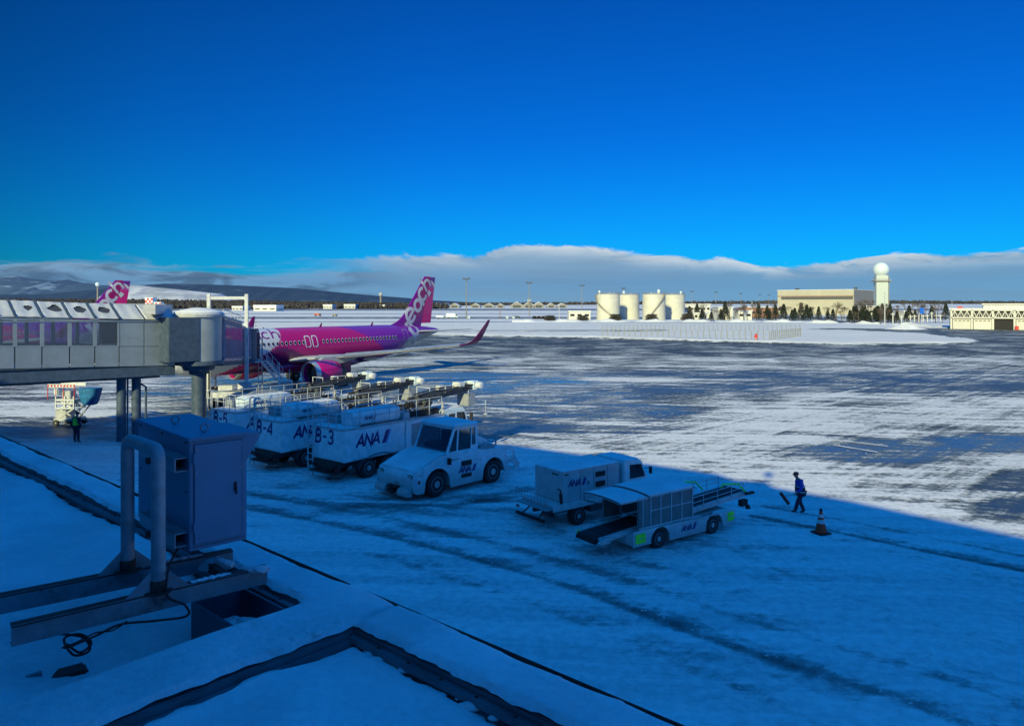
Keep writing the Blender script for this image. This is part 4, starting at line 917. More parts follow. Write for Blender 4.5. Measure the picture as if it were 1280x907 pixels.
def make_jet(label, group):
    A = thing('airliner', label, 'airliner', (0, 0, 0), 0, group)
    n = 72; b = MB(); rings = []
    for s in _sx:
        hw, t, bo = fus(s); cz = (t+bo)/2; hz = (t-bo)/2
        rings.append([(s, hw*math.cos(2*math.pi*k/n+.001), cz+hz*math.sin(2*math.pi*k/n+.001)) for k in range(n)])
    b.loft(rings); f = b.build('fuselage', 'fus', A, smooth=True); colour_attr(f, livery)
    mod = f.modifiers.new('s', 'SMOOTH') if False else None
    b = MB()                                            # wing-body fairing
    rings = []
    for s, hw, t, bo in ((10.2, .3, 2.0, 1.75), (11.2, 1.4, 2.6, 1.55), (13, 2.15, 3.0, 1.38), (17, 2.3, 3.1, 1.32), (20, 2.1, 2.9, 1.4), (22, 1.3, 2.4, 1.6), (23, .3, 2.0, 1.8)):
        rings.append([(s, hw*math.cos(2*math.pi*k/24), (t+bo)/2+(t-bo)/2*math.sin(2*math.pi*k/24)) for k in range(24)])
    b.loft(rings); b.build('belly_fairing', 'plum', A, smooth=True)
    for sg in (-1, 1):
        secs = [(1.6, 12.0, 19.0, 2.72, .75), (4.0, 13.3, 18.9, 2.92, .62), (6.4, 14.6, 18.9, 3.14, .50), (11.5, 17.6, 20.5, 3.72, .32), (16.4, 20.3, 22.2, 4.30, .2)]
        b = MB(); b.loft([airfoil(a, c, z, th, sg*y) for y, a, c, z, th in secs]); w_ = b.build('wing', 'wing', A, smooth=True)
        b = MB()
        for (y0, a0, c0_, z0, t0_), (y1, a1, c1_, z1, t1_) in zip(secs[1:], secs[2:]):
            yy0 = y0+.12; b.quad((a0-.04, sg*yy0, z0+.10), (a1-.04, sg*y1, z1+.09), (a1+.42, sg*y1, z1+.19+t1_*.1), (a0+.42, sg*yy0, z0+.22+t0_*.3))
            b.quad((a0-.04, sg*yy0, z0+.10), (a1-.04, sg*y1, z1+.09), (a1+.10, sg*y1, z1-.05), (a0+.10, sg*yy0, z0-.09))
        b.build('slat', 'alum', w_)
        secs2 = [(16.4, 20.3, 22.2, 4.30, .2), (16.9, 20.75, 22.35, 4.42, .16), (17.3, 21.2, 22.55, 4.75, .13), (17.55, 21.75, 22.85, 5.4, .11), (17.8, 22.5, 23.2, 6.25, .08), (17.9, 22.95, 23.35, 6.75, .04)]
        rings = []
        for k, (y, a, c, z, th) in enumerate(secs2):
            tilt = [0, .5, 1.1, 1.3, 1.35, 1.35][k]; ring = []
            for p in airfoil(a, c, 0, th, 0): ring.append((p[0], sg*(y-p[2]*math.sin(tilt)), z+p[2]*math.cos(tilt)))
            rings.append(ring)
        b = MB(); b.loft(rings); b.build('sharklet', 'plum', w_, smooth=True)
        for y, a in ((7.2, 16.6), (10.2, 18.0), (13.2, 19.4)):
            z = np.interp(y, [6.4, 11.5, 16.4], [2.85, 3.45, 4.1]); b = MB(); b.lathe([(.02, 0), (.13, .5), (.17, 1.3), (.1, 2.4), (.02, 3.0)], 10, (a, sg*y, z-.12), 'x'); b.build('flap_fairing', 'wing', w_, smooth=True)
        # engine
        ex, ey, ez = 11.0, sg*5.75, 1.72
        b = MB(); b.lathe([(.98, .62), (1.02, .30), (1.06, .12), (1.17, .22), (1.235, .7), (1.25, 1.5), (1.20, 2.6), (1.02, 3.3), (.94, 3.32), (.9, 3.0)], 40, (ex, ey, ez), 'x', cap=False); e_ = b.build('engine', 'mag', A, smooth=True)
        b = MB(); b.lathe([(1.02, .34), (1.04, .12), (1.08, .02), (1.13, .03), (1.185, .20), (1.215, .46)], 40, (ex, ey, ez), 'x', cap=False); b.build('intake_lip', 'alum', e_, smooth=True)
        b = MB(); b.lathe([(1.03, .35), (1.0, 1.2), (.98, 1.35), (.001, 1.35)], 32, (ex, ey, ez), 'x', cap=False); b.build('intake_duct', 'dgrey', e_, smooth=True)
        b = MB()
        for k in range(22):
            t = 2*math.pi*k/22; c, s_ = math.cos(t), math.sin(t); b.quad((ex+1.20, ey+.25*c, ez+.25*s_), (ex+1.10, ey+.96*math.cos(t+.05), ez+.96*math.sin(t+.05)), (ex+1.26, ey+.96*math.cos(t+.22), ez+.96*math.sin(t+.22)), (ex+1.30, ey+.25*math.cos(t+.25), ez+.25*math.sin(t+.25)))
        b.lathe([(.01, .78), (.14, .92), (.26, 1.25)], 16, (ex, ey, ez), 'x', cap=False); b.build('fan', 'grey', e_)
        b = MB(); b.lathe([(.80, 3.0), (.74, 3.5), (.52, 4.3), (.46, 4.32), (.3, 4.3)], 28, (ex, ey, ez), 'x', cap=False); b.lathe([(.36, 4.0), (.3, 4.4), (.02, 4.95)], 20, (ex, ey, ez), 'x', cap=False); b.build('exhaust_nozzle', 'dgrey', e_, smooth=True)
        b = MB(); b.side([(ex+.9, ez+1.1), (ex+1.6, ez+1.45), (ex+4.2, ez+1.55), (ex+6.0, ez+1.35), (ex+6.2, ez+1.1), (ex+3.6, ez+.7), (ex+3.0, ez+.9)], ey-.16, ey+.16); b.build('pylon', 'wing', e_, bevel=.04)
        # tailplane
        b = MB(); b.loft([airfoil(a, c, z, th, sg*y) for y, a, c, z, th in ((.35, 31.6, 35.6, 4.95, .32), (3.0, 33.2, 36.1, 5.08, .22), (6.1, 35.1, 36.75, 5.25, .1))]); b.build('tailplane', 'wing', A, smooth=True)
        # main gear
        b = MB(); b.tube([(17.3, sg*3.8, 3.0), (17.3, sg*3.8, .6)], .13, 12); b.tube([(17.3, sg*3.8, 1.9), (17.2, sg*2.2, 2.4)], .06, 8); b.tube([(17.3, sg*3.45, .58), (17.3, sg*4.15, .58)], .08, 8); gr = b.build('main_gear', 'lgrey', A, smooth=True)
        for yy in (3.5, 4.1):
            t_ = wheel(gr, 17.3, sg*yy, .58, .40, 1 if yy > 3.8 else -1)
        b = MB(); b.box(16.7, 17.9, sg*4.25-.03, sg*4.25+.03, 1.3, 2.8); b.build('gear_door', 'plum', gr)
    b = MB(); b.tube([(5.1, 0, 2.2), (5.1, 0, .4)], .09, 12); b.tube([(5.1, 0, 1.4), (4.2, 0, 2.1)], .05, 8); gr = b.build('nose_gear', 'lgrey', A, smooth=True)
    for yy in (-.25, .25): wheel(gr, 5.1, yy, .38, .22, -1 if yy < 0 else 1)
    # fin with rudder
    zs = np.concatenate([np.linspace(5.3, 7.3, 26), np.linspace(7.4, 11.5, 50), np.linspace(11.55, 11.76, 4)]); b = MB(); rings = []
    rud = lambda z: np.interp(z, [5.5, 11.76], [33.9, 35.85])
    for z in zs:
        a, c = float(fin_le(z)), float(rud(z)); ring = []
        us = [a+(c-a)*u for u in (0, .01, .03, .07, .12, .2, .3, .4, .5, .6, .7, .8, .9, 1)]
        sc2 = 1 if z < 11.55 else max(.15, 1-((z-11.55)/.21)**2)
        hwf = lambda s: fin_hw(s, min(z, 11.7))*sc2+.004
        ring = [(s, -hwf(s), z) for s in us]+[(s, hwf(s), z) for s in us[::-1]]
        rings.append(ring)
    b.loft(rings); f = b.build('fin', 'fus', A, smooth=True)
    FM = (.33, .0, .12)
    def fc(s, z):
        t = (s-fin_le(z))/max(.3, (rud(z)-fin_le(z))); k = max(0, min(1, (t-.05)/.35)); k2 = max(0, min(1, (z-5.6)/2.2)); k *= k2
        return tuple(VIO[i]*.8*(1-k)+FM[i]*k for i in range(3))
    colour_attr(f, fc)
    b = MB(); rings = []
    for z in np.linspace(5.95, 11.70, 40):
        a, c = float(rud(z))+.02, float(fin_te(z)); us = [a+(c-a)*u for u in (0, .25, .5, .75, 1)]
        hwf = lambda s: fin_hw(s, z)+.006
        rings.append([(s, -hwf(s), z) for s in us]+[(s, hwf(s), z) for s in us[::-1]])
    b.loft(rings); r_ = b.build('rudder', 'fus', A, smooth=True)
    def rc(s, z):
        if z > 11.0: return (.20, .01, .30)
        if z > 10.3: return (.62, .06, .32)
        return (.75, .0, .20)
    colour_attr(r_, rc)
    mp = ymap(.02)
    # big tail letters, each placed along the rising line
    for ch, s_, z_ in (('p', 31.45, 5.25), ('e', 31.95, 6.95), ('a', 33.35, 8.25), ('c', 34.25, 9.55), ('h', 35.15, 10.75)):
        ang = R(44); size = {'p': 1.95, 'e': 1.98, 'a': 1.95, 'c': 1.85, 'h': 1.55}[ch]
        up_ = Vector((-math.sin(ang)*.82, math.cos(ang))); rt_ = Vector((math.cos(ang)*.95, math.sin(ang)*.9))
        cx_, cy_ = (.5, .5)
        def mm(u, v, s_=s_, z_=z_, size=size): q = rt_*(u-.5*size)+up_*(v-.5*size); return mp(s_+q.x, z_+q.y)
        b = MB(); wd_, sts = GL[ch]
        for st_ in sts: ribbon(b, [(x*size, y*size) for x, y in st_], .235*size, mm, .12)
        b.build('tail_lettering', 'letters', A, smooth=True)
    for pts in ([(35.75, 11.35), (36.35, 11.15), (36.95, 10.45), (36.45, 10.55)], [(35.1, 9.75), (35.5, 10.1), (36.0, 9.75), (35.5, 9.2)]):
        b = MB(); b.add([(s, -(fin_hw(s, z)+.03), z) for s, z in pts], [(0, 1, 2, 3)]); b.build('tail_flash', 'refl', A)
    # forward title
    b = MB(); xx = 0
    mp2 = lambda u, v: mp(5.25+u, 4.98+v*.66)
    M['title'] = M.get('title') or mat('magenta lettering', (.22, .0, .22), .35)
    b, _ = textmb('peach', mp2, 1.02, .17, .12, .10, .12); b.build('title_lettering', 'title', A, smooth=True)
    # cabin windows, doors, exits
    for s in np.arange(6.3, 28.0, .53):
        if 14.0 < s < 15.9: continue
        par = A
        for nm_, mt_, q, ex_ in (('window_surround', 'winred', .22, .028), ('cabin_window', 'glass', .17, .035)):
            b = MB(); b.add([mp(s+q*.72*math.cos(t), 4.48+q*math.sin(t))+Vector((0, -(ex_-.02), 0)) for t in np.linspace(0, 2*math.pi, 13)[:-1]], [tuple(range(12))]); par = b.build(nm_, mt_, par)
    for s_ in (14.32, 15.25):
        b = MB(); pth = [(s_-.22, 4.0), (s_+.22, 4.0), (s_+.32, 4.15), (s_+.32, 4.95), (s_+.22, 5.08), (s_-.22, 5.08), (s_-.32, 4.95), (s_-.32, 4.15), (s_-.22, 4.0), (s_, 4.0)]
        ribbon(b, pth, .10, lambda u, v: mp(u, v)+Vector((0, -.01, 0)), .2); b.build('exit_outline', 'winred', A)
    for s_, z0, z1 in ((4.9, 3.45, 5.3), (29.4, 3.55, 5.3)):
        b = MB(); ribbon(b, [(s_-.4, z0), (s_+.4, z0), (s_+.4, z1), (s_-.4, z1), (s_-.4, z0), (s_, z0)], .04, mp, .15); b.build('door_outline', 'lgrey' if s_ > 20 else 'title', A)
    b = MB(); b.add([(1.55, -1.19, 3.95), (2.5, -1.52, 4.1), (2.65, -1.3, 4.72), (1.95, -1.0, 4.55)], [(0, 1, 2, 3)]); b.add([(1.2, -.75, 4.15), (1.5, -1.12, 4.0), (1.9, -.95, 4.55), (1.75, -.4, 4.68)], [(0, 1, 2, 3)]); b.build('cockpit_window', 'glass', A)
    for s, z in ((8.5, 5.9), (17.5, 5.9), (25.2, 5.88)):
        b = MB(); b.add([(s, -.02, z), (s+.35, -.02, z), (s+.42, -.01, z+.42), (s+.3, -.01, z+.42), (s, .02, z), (s+.35, .02, z), (s+.42, .01, z+.42), (s+.3, .01, z+.42)], [(0, 1, 2, 3), (7, 6, 5, 4), (0, 4, 5, 1), (1, 5, 6, 2), (2, 6, 7, 3), (3, 7, 4, 0)]); b.build('antenna', 'plum', A)
    return A
JS = 1.029
jet = make_jet('magenta and violet airliner with pale letters on its tail, parked at the boarding bridge', 'parked magenta airliners')
jet.location = (-30.76, 65.17, 0); jet.rotation_euler = (0, 0, R(57)); jet.scale = (JS,)*3
a2 = R(50); u2 = Vector((math.cos(a2), math.sin(a2)))
jet2 = put_copy(jet, (-57.8-u2.x*36.9*JS, 112-u2.y*36.9*JS, 0), a2, 'second magenta airliner behind the walkway, only its tail rising above the snowy walkway roof', 'parked magenta airliners')

# ------------------------------------------------------------------ vehicles on the stand
def deicer(label, no):
    V = thing('deicing_truck', label, 'truck', (0, 0, 0), 0, 'big tank trucks parked side by side')
    b = MB(); b.box(.3, 8.9, -.45, -.30, .58, .92); b.box(.3, 8.9, .30, .45, .58, .92)
    for x in (.4, 2.2, 4.2, 6.4, 8.7): b.box(x, x+.12, -.30, .30, .62, .86)
    b.build('chassis', 'dgrey', V)
    for x in (1.55, 2.85): wheel(V, x, -.98, .50, .50, -1); wheel(V, x, .98, .50, .50, 1)
    wheel(V, 7.6, -1.02, .50, .30, -1); wheel(V, 7.6, 1.02, .50, .30, 1)
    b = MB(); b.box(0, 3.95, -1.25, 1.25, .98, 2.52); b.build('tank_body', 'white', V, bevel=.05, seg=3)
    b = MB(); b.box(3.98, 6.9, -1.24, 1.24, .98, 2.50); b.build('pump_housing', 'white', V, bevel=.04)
    b = MB(); b.box(.5, 3.5, -1.262, -1.252, 1.02, 1.05); b.box(4.4, 6.5, -1.25, -1.244, 1.15, 2.3)
    for x in (4.9, 5.9): b.box(x, x+.02, -1.256, -1.248, 1.15, 2.3)
    b.box(4.4, 6.5, -1.256, -1.248, 1.70, 1.715); b.build('panel_seam', 'grey', V)
    b = MB(); b.box(.0, 6.9, -1.27, -1.17, 2.52, 2.58); b.box(.0, 6.9, 1.17, 1.27, 2.52, 2.58); b.box(-.02, .08, -1.17, 1.17, 2.52, 2.58); b.build('roof_edge', 'lgrey', V, bevel=.01)
    # under-body lockers, mudguards, rear hose and step frame
    b = MB(); b.box(4.1, 6.2, -1.2, -.5, .45, .95); b.box(4.1, 6.2, .5, 1.2, .45, .95); b.build('locker', 'grey', V, bevel=.03)
    b = MB()
    for sy in (-1, 1):
        pts = [(2.2+1.30*math.cos(t), .55+.62*math.sin(t)) for t in np.linspace(0, math.pi, 13)]
        ribs = [(x, z) for x, z in pts]+[(2.2+1.25*math.cos(t), .55+.57*math.sin(t)) for t in np.linspace(math.pi, 0, 13)]
        b.side(ribs, sy*1.24-.02, sy*.72)
    b.build('mudguard', 'dgrey', V)
    b = MB(); b.box(-.35, .0, -1.0, 1.0, .42, .50); b.box(-.1, .1, -.9, .9, .5, .95); b.build('rear_bumper', 'rust', V, bevel=.01)
    b = MB()
    for k in range(4): b.tube([(-.18-.03*k+.0*t, .9-1.75*t, .80-.42*math.sin(math.pi*t)*(1-.12*k)) for t in np.linspace(0, 1, 15)], .028, 6)
    b.tube([(-.25, -1.0, .62), (-.42, -.6, .28), (-.3, -.3, .18), (.1, -.9, .2), (.3, -1.2, .55)], .03, 6); b.build('hose', 'black', V, smooth=True)
    b = MB(); b.box(-.16, -.04, -.9, -.72, .6, .72); b.build('tail_lamp', 'red', V); b = MB(); b.box(-.16, -.04, .72, .9, .6, .72); b.build('tail_lamp', 'red', V)
    # ladder at rear
    b = MB()
    for y in (.98, 1.36): b.tube([(-.14, y, .15), (-.14, y, 3.55), (-.0, y, 3.62), (.25, y, 3.55)], .034, 8)
    for z in np.arange(.3, 2.6, .30): b.tube([(-.14, .98, z), (-.14, 1.36, z)], .028, 6)
    b.build('rear_ladder', 'lgrey', V, smooth=True)
    # railings round the deck
    for y in (-1.2, 1.2):
        b = MB(); b.tube([(.05, y, 3.5), (6.7, y, 3.5)], .022, 6); b.tube([(.05, y, 3.05), (6.7, y, 3.05)], .018, 6)
        for x in np.arange(.05, 6.8, .95): b.tube([(x, y, 2.56), (x, y, 3.5)], .02, 6)
        b.build('deck_railing', 'lgrey', V)
    b = MB(); b.tube([(.05, -1.2, 3.5), (.05, .9, 3.5)], .022, 6); b.tube([(.05, -1.2, 3.05), (.05, .9, 3.05)], .018, 6)
    for y in (-.6, 0, .6): b.tube([(.05, y, 2.56), (.05, y, 3.5)], .02, 6)
    b.build('end_railing', 'lgrey', V)
    # upper tank with mark
    b = MB(); rings = []
    for x, k in ((.75, .86), (.85, 1), (3.7, 1), (3.8, .86)):
        rings.append([(x, -.55+.55*k*math.copysign(abs(math.cos(t))**.45, math.cos(t)), 2.95+.36*k*math.copysign(abs(math.sin(t))**.45, math.sin(t))) for t in np.linspace(0, 2*math.pi, 33)[:-1]])
    b.loft(rings); ut = b.build('upper_tank', 'white', V, smooth=True); airline_mark(ut, (1.35, -1.10, 2.86), (1, 0, 0), (0, -1, 0), .2)
    b = MB(); b.box(.7, 2.4, .25, .95, 2.6, 3.05); b.tube([(2.6, .6, 2.56), (2.6, .6, 3.1)], .2, 14); b.tube([(1.6, .1, 3.3), (2.0, .1, 3.42), (3.4, .1, 3.42), (4.0, .2, 3.0)], .05, 8); b.build('deck_equipment', 'grey', V, bevel=.02)
    b = MB()
    for k in range(7):
        x = 2.9+k*.34; b.tube([(x, .3, 2.6), (x, .3, 2.95+.12*(k % 3)), (x+.2, .55, 3.0), (x+.2, .95, 2.6)], .035, 6)
    b.tube([(2.8, .75, 3.05), (5.2, .75, 3.1)], .05, 8); b.build('pipework', 'dgrey', V, smooth=True)
    b = MB(); b.box(4.0, 4.4, -1.1, -.2, 2.56, 2.9); b.tube([(4.2, -1.1, 2.95), (4.2, -.8, 3.1), (4.2, -.4, 3.1), (4.2, -.2, 2.9)], .02, 6); b.build('hatch_box', 'lgrey', V, bevel=.02)
    # boom: pedestal, telescopic sections, knuckle, nozzle cabin
    b = MB(); b.lathe([(.42, 0), (.42, .12), (.30, .16), (.30, .62), (.38, .66), (.38, .8)], 20, (5.9, -.7, 2.55)); b.build('turret', 'dgrey', V, smooth=True)
    b = MB()
    for k in range(16):
        r5 = random.Random(k+no*31); x = 4.4+r5.random()*2.3; y = r5.uniform(-1.0, 1.0); b.tube([(x, y, 2.54), (x, y, 2.9+r5.random()*.45), (x+r5.uniform(-.5, .5), y+r5.uniform(-.3, .3), 2.95+r5.random()*.3), (x+r5.uniform(-.6, .6), y, 2.54)], r5.uniform(.02, .045), 6)
    b.beam((4.5, .8, 2.9), (6.6, .8, 2.9), .1, .25); b.beam((4.5, -1.0, 2.75), (6.6, -1.0, 2.75), .12, .3); b.build('hose_rack', 'black', V, smooth=True)
    boom = thing  # keep name space simple
    b = MB(); b.beam((5.3, -.7, 3.42), (9.6, -.7, 3.72), .34, .38); bo = b.build('boom', 'dgrey', V, bevel=.02)
    b = MB(); b.beam((5.0, -.35, 3.46), (9.2, -.35, 3.66), .12, .14); b.beam((5.4, -1.0, 3.60), (9.3, -1.0, 3.86), .05, .05)
    for k in range(9): b.beam((5.6+k*.45, -.98, 3.62+k*.03), (5.6+k*.45, -.88, 3.45+k*.03), .03, .03)
    b.build('boom_guard', 'dgrey', bo)
    b = MB(); b.tube([(5.2, -.9, 3.66), (6.4, -.92, 3.80), (7.6, -.9, 3.76), (8.9, -.92, 3.92), (9.7, -.9, 3.85)], .045, 8); b.tube([(5.2, -.55, 3.68), (6.8, -.5, 3.86), (8.2, -.52, 3.86), (9.6, -.5, 3.95)], .035, 8); b.build('boom_hose', 'black', bo, smooth=True)
    b = MB(); b.box(9.55, 10.15, -.98, -.42, 3.55, 4.08); b.build('knuckle', 'white', bo, bevel=.07, seg=3)
    b = MB(); b.lathe([(.16, -.62), (.2, -.6), (.2, .6), (.16, .62)], 18, (9.95, -.7, 3.82), 'y'); b.build('pivot_drum', 'white2', bo, smooth=True)
    b = MB(); b.lathe([(.02, 0), (.14, .02), (.17, .2), (.17, .5), (.1, .6)], 16, (9.6, -.15, 3.85), 'x'); b.build('spray_nozzle', 'white', bo, smooth=True)
    b = MB(); b.box(8.35, 8.85, -1.0, -.4, 3.82, 4.1); b.build('valve_block', 'white2', bo, bevel=.05)
    b = MB(); b.box(7.3, 7.7, -.5, -.1, 3.7, 3.95); b.build('valve_block', 'white2', bo, bevel=.05)
    b = MB(); b.box(8.95, 9.55, -1.15, -.25, 2.72, 3.40); bk_ = b.build('operator_basket', 'grey', bo, bevel=.03)
    b = MB(); b.tube([(8.9, -1.18, 3.4), (8.9, -1.18, 3.62), (9.6, -1.18, 3.62), (9.6, -.2, 3.62)], .02, 6); b.build('basket_rail', 'lgrey', bk_)
    b = MB(); b.tube([(6.3, -.7, 3.5), (6.3, -.7, 3.95), (6.3, .3, 3.95), (6.3, .3, 2.6)], .03, 8); b.tube([(7.3, -.9, 3.62), (7.3, -.9, 3.98), (7.9, -.9, 3.98), (7.9, -.9, 3.66)], .022, 6); b.build('hoop_guard', 'white2', bo)
    # cab
    b = MB(); b.side([(7.05, .62), (9.05, .62), (9.10, 1.25), (8.98, 1.85), (8.66, 2.62), (8.5, 2.72), (7.1, 2.75), (7.05, 2.7)], -1.12, 1.12); cb = b.build('cab', 'white', V, bevel=.05, seg=3)
    b = MB(); b.add([(8.99, -1.0, 1.84), (8.99, 1.0, 1.84), (8.72, .94, 2.56), (8.72, -.94, 2.56)], [(0, 1, 2, 3)]); o_ = b.build('windscreen', 'glass', cb)
    for sy in (-1, 1):
        b = MB(); y = sy*1.128; b.add([(8.0, y, 1.75), (8.85, y, 1.75), (8.62, y, 2.45), (8.0, y, 2.5)], [(0, 1, 2, 3)]); b.add([(7.35, y, 1.78), (7.85, y, 1.78), (7.85, y, 2.45), (7.35, y, 2.45)], [(0, 1, 2, 3)]); b.build('side_window', 'glass', cb)
        b = MB(); b.box(8.9, 8.97, sy*1.38-.09, sy*1.38+.09, 1.9, 2.4); b.tube([(8.9, sy*1.1, 2.35), (8.93, sy*1.35, 2.4)], .015, 6); b.build('wing_mirror', 'black', cb)
        b = MB(); b.box(9.06, 9.12, sy*.8-.15, sy*.8+.15, .85, 1.05); b.build('headlight', 'refl', cb)
    b = MB(); b.tube([(7.0, -1.0, 2.4), (7.0, -1.0, 3.1), (6.9, -1.0, 3.25), (6.7, -1.0, 3.25)], .07, 10); b.build('exhaust_stack', 'lgrey', V, smooth=True)
    snowcap('roof_snow', .05, 1.15, -1.1, 1.1, 2.57, .07, V, no, m='snow'); snowcap('roof_snow', 7.15, 8.5, -1.05, 1.05, 2.75, .05, cb, no+3, m='snow')
    snowcap('tank_snow', .85, 3.7, -.98, -.15, 3.30, .045, ut, no+5, m='snow')
    airline_mark(V, (.72, -1.25, 1.62), (1, 0, 0), (0, -1, 0), .56)
    return V
def number(V, txt):
    b, wd_ = textmb(txt, flat_map((0, .92, 1.80), (0, -1, 0), (0, 0, 1), (-1, 0, 0), .008), .62, .19, .12, .20, .3); b.build('fleet_number', 'navy', V)
    return V
DH = math.atan2(.785, .62)
specs = [('-3', (-8.93, 35.8), 'tank truck numbered three, closest of the row, standing behind the white tow tractor'), ('-4', (-12.65, 38.2), 'tank truck numbered four, in the middle of the parked row'), ('-5', (-16.2, 41.4), 'tank truck numbered five, half hidden behind the electrical cabinet')]
d1 = deicer(specs[0][2], 1); trucks = [d1]
for t_, loc, lab in specs[1:]: trucks.append(put_copy(d1, (0, 0, 0), 0, lab))
for V, (t_, loc, lab) in zip(trucks, specs):
    V.location = (*loc, .01); V.rotation_euler = (0, 0, DH); number(V, 'B'+t_)

# tow tractor
T = thing('tow_tractor', 'white aircraft tow tractor with snow on its cab roof, dark wheels and sloped nose', 'tractor', (-3.02, 34.80, .01), R(-134))
T.scale = (1.06,)*3
WBX, WRX, WR = 1.62, -1.66, .53
def archpts(cx, r, z0, rev=False):
    pts = [(cx+r*math.cos(t), z0+r*math.sin(t)) for t in np.linspace(0, math.pi, 15)]
    return pts
body = [(2.72, .30)]+[(2.9, .40), (2.92, .95), (2.78, 1.18), (1.55, 1.66), (.95, 1.72), (-.85, 1.68), (-.9, 1.62), (-2.4, 1.55), (-2.45, .55)]+[(WRX-.72, .50)]
body += [(WRX-.66*math.cos(t), .52+.66*math.sin(t)) for t in np.linspace(0, math.pi, 13)]
body += [(WRX+.70, .30), (WBX-.72, .28)]+[(WBX-.68*math.cos(t), .52+.68*math.sin(t)) for t in np.linspace(0, math.pi, 13)]+[(WBX+.72, .28)]
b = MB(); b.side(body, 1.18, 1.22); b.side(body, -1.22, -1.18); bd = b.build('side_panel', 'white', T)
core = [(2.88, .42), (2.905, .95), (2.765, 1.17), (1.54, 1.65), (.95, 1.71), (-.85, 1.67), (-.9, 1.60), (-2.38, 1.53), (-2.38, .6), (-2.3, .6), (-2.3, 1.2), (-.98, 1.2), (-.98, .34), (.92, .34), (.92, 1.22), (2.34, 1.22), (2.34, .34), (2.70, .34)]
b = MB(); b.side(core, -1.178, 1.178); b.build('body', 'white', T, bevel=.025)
b = MB(); b.box(-2.3, -.98, -.72, .72, .45, 1.18); b.box(.92, 2.34, -.72, .72, .45, 1.2); b.build('underbody', 'dgrey', T)
for x in (WBX, WRX):
    for sy in (-1, 1): wheel(T, x, sy*1.0, WR, .38, sy)
# bumper horns and hitch
for sy in (-1, 1):
    b = MB(); b.side([(2.85, .20), (3.12, .22), (3.18, .34), (3.10, .50), (2.85, .55)], sy*.42, sy*1.1); b.build('bumper', 'white', T, bevel=.03)
b = MB(); b.box(2.85, 3.2, -.2, .2, .30, .40); b.box(2.85, 3.12, -.3, .3, .48, .55); b.tube([(3.12, 0, .25), (3.12, 0, .65)], .035, 8); b.tube([(2.9, -.3, .5), (3.1, -.1, .42), (3.05, .2, .36)], .02, 6); b.build('tow_hitch', 'black', T)
for sy in (-1, 1):
    b = MB(); b.box(2.895, 2.925, sy*.98-.16, sy*.98+.16, .99-.02, 1.10); h_ = b.build('headlight', 'black', T, bevel=.01)
    h_.rotation_euler = (0, 0, 0)
    b = MB(); b.lathe([(.05, 0), (.05, .02), (.001, .022)], 12, (2.925, sy*.98-.07, 1.03), 'x', cap=False); b.lathe([(.05, 0), (.05, .02), (.001, .022)], 12, (2.925, sy*.98+.07, 1.03), 'x', cap=False); b.build('lamp', 'refl', h_)
b = MB(); b.box(2.9, 2.93, .05, .25, .62, .70); b.build('emblem', 'grey', T)
for x, z in ((2.55, .72), (2.45, 1.02)):
    b = MB(); b.box(x, x+.12, 1.222, 1.235, z, z+.13 if z < 1 else z+.04); b.build('side_marker', 'red' if z < 1 else 'grey', T)
# cab: posts, glass, roof
gl_ = [(.98, 1.70), (.55, 2.72), (-.72, 2.72), (-.78, 1.68)]
b = MB(); b.side(gl_, -1.05, 1.05); cg = b.build('cab_glass', 'cabtint', T)
b = MB(); b.box(-.68, .55, -.95, .95, 1.66, 1.9); b.box(-.66, -.2, -.7, .0, 1.9, 2.35); b.box(-.66, -.2, .1, .7, 1.9, 2.4); b.build('seat', 'dgrey', T)
b = MB(); b.tube([(.55, .45, 1.9), (.38, .45, 2.12)], .03, 6); b.tube([(.38+.03*math.cos(t), .45+.19*math.sin(t), 2.12+.17*math.cos(t)) for t in np.linspace(0, 6.28, 15)], .018, 6); b.build('steering_wheel', 'black', T)
b = MB()
for sy in (-1, 1):
    y = sy*1.06; b.beam((.98, y, 1.68), (.55, y, 2.74), .07, .10); b.beam((.42, y, 1.68), (.34, y, 2.74), .055, .07); b.beam((-.74, y, 1.66), (-.70, y, 2.74), .07, .12); b.beam((-.42, y, 1.66), (-.42, y, 2.74), .05, .05)
    b.beam((.50, y, 2.70), (-.72, y, 2.70), .06, .08); b.beam((.95, y, 1.71), (-.76, y, 1.71), .06, .08)
b.beam((.55, -1.06, 2.70), (.55, 1.06, 2.70), .07, .08); b.beam((.97, -1.06, 1.71), (.97, 1.06, 1.71), .05, .06); b.beam((-.72, -1.06, 2.70), (-.72, 1.06, 2.70), .07, .08)
b.build('cab_frame', 'white', T)
b = MB(); b.box(-.86, .66, -1.14, 1.14, 2.74, 2.81); rf_ = b.build('cab_roof', 'white', T, bevel=.03)
snowcap('roof_snow', -.88, .70, -1.16, 1.16, 2.81, .11, rf_, 9, edge=.10, m='snow')
b = MB()
for k in range(22): b.tube([(.70, -1.1+k*.1, 2.80), (.705, -1.1+k*.1+.01, 2.78-.03-.05*abs(math.sin(k*2.3)))], [.014, .004], 5)
b.build('icicle', 'snow', rf_)
b = MB(); b.box(-.75, -.35, 1.085, 1.10, 1.72, 1.90); b.build('door_panel', 'white', T)
b = MB(); b.box(.42, .98, 1.225, 1.24, 1.42, 1.44); b.box(-.3, .3, 1.222, 1.236, 1.08, 1.30); b.box(-.3, .3, 1.222, 1.236, .58, .74); b.build('side_vent', 'black', T)
airline_mark(T, (.45, 1.238, .80), (-1, 0, 0), (0, 1, 0), .26)
b = MB(); b.tube([(.95, 1.1, 1.62), (1.05, 1.28, 1.50)], .02, 6); b.box(.98, 1.10, 1.22, 1.38, 1.28, 1.55); b.build('wing_mirror', 'black', T, bevel=.01)
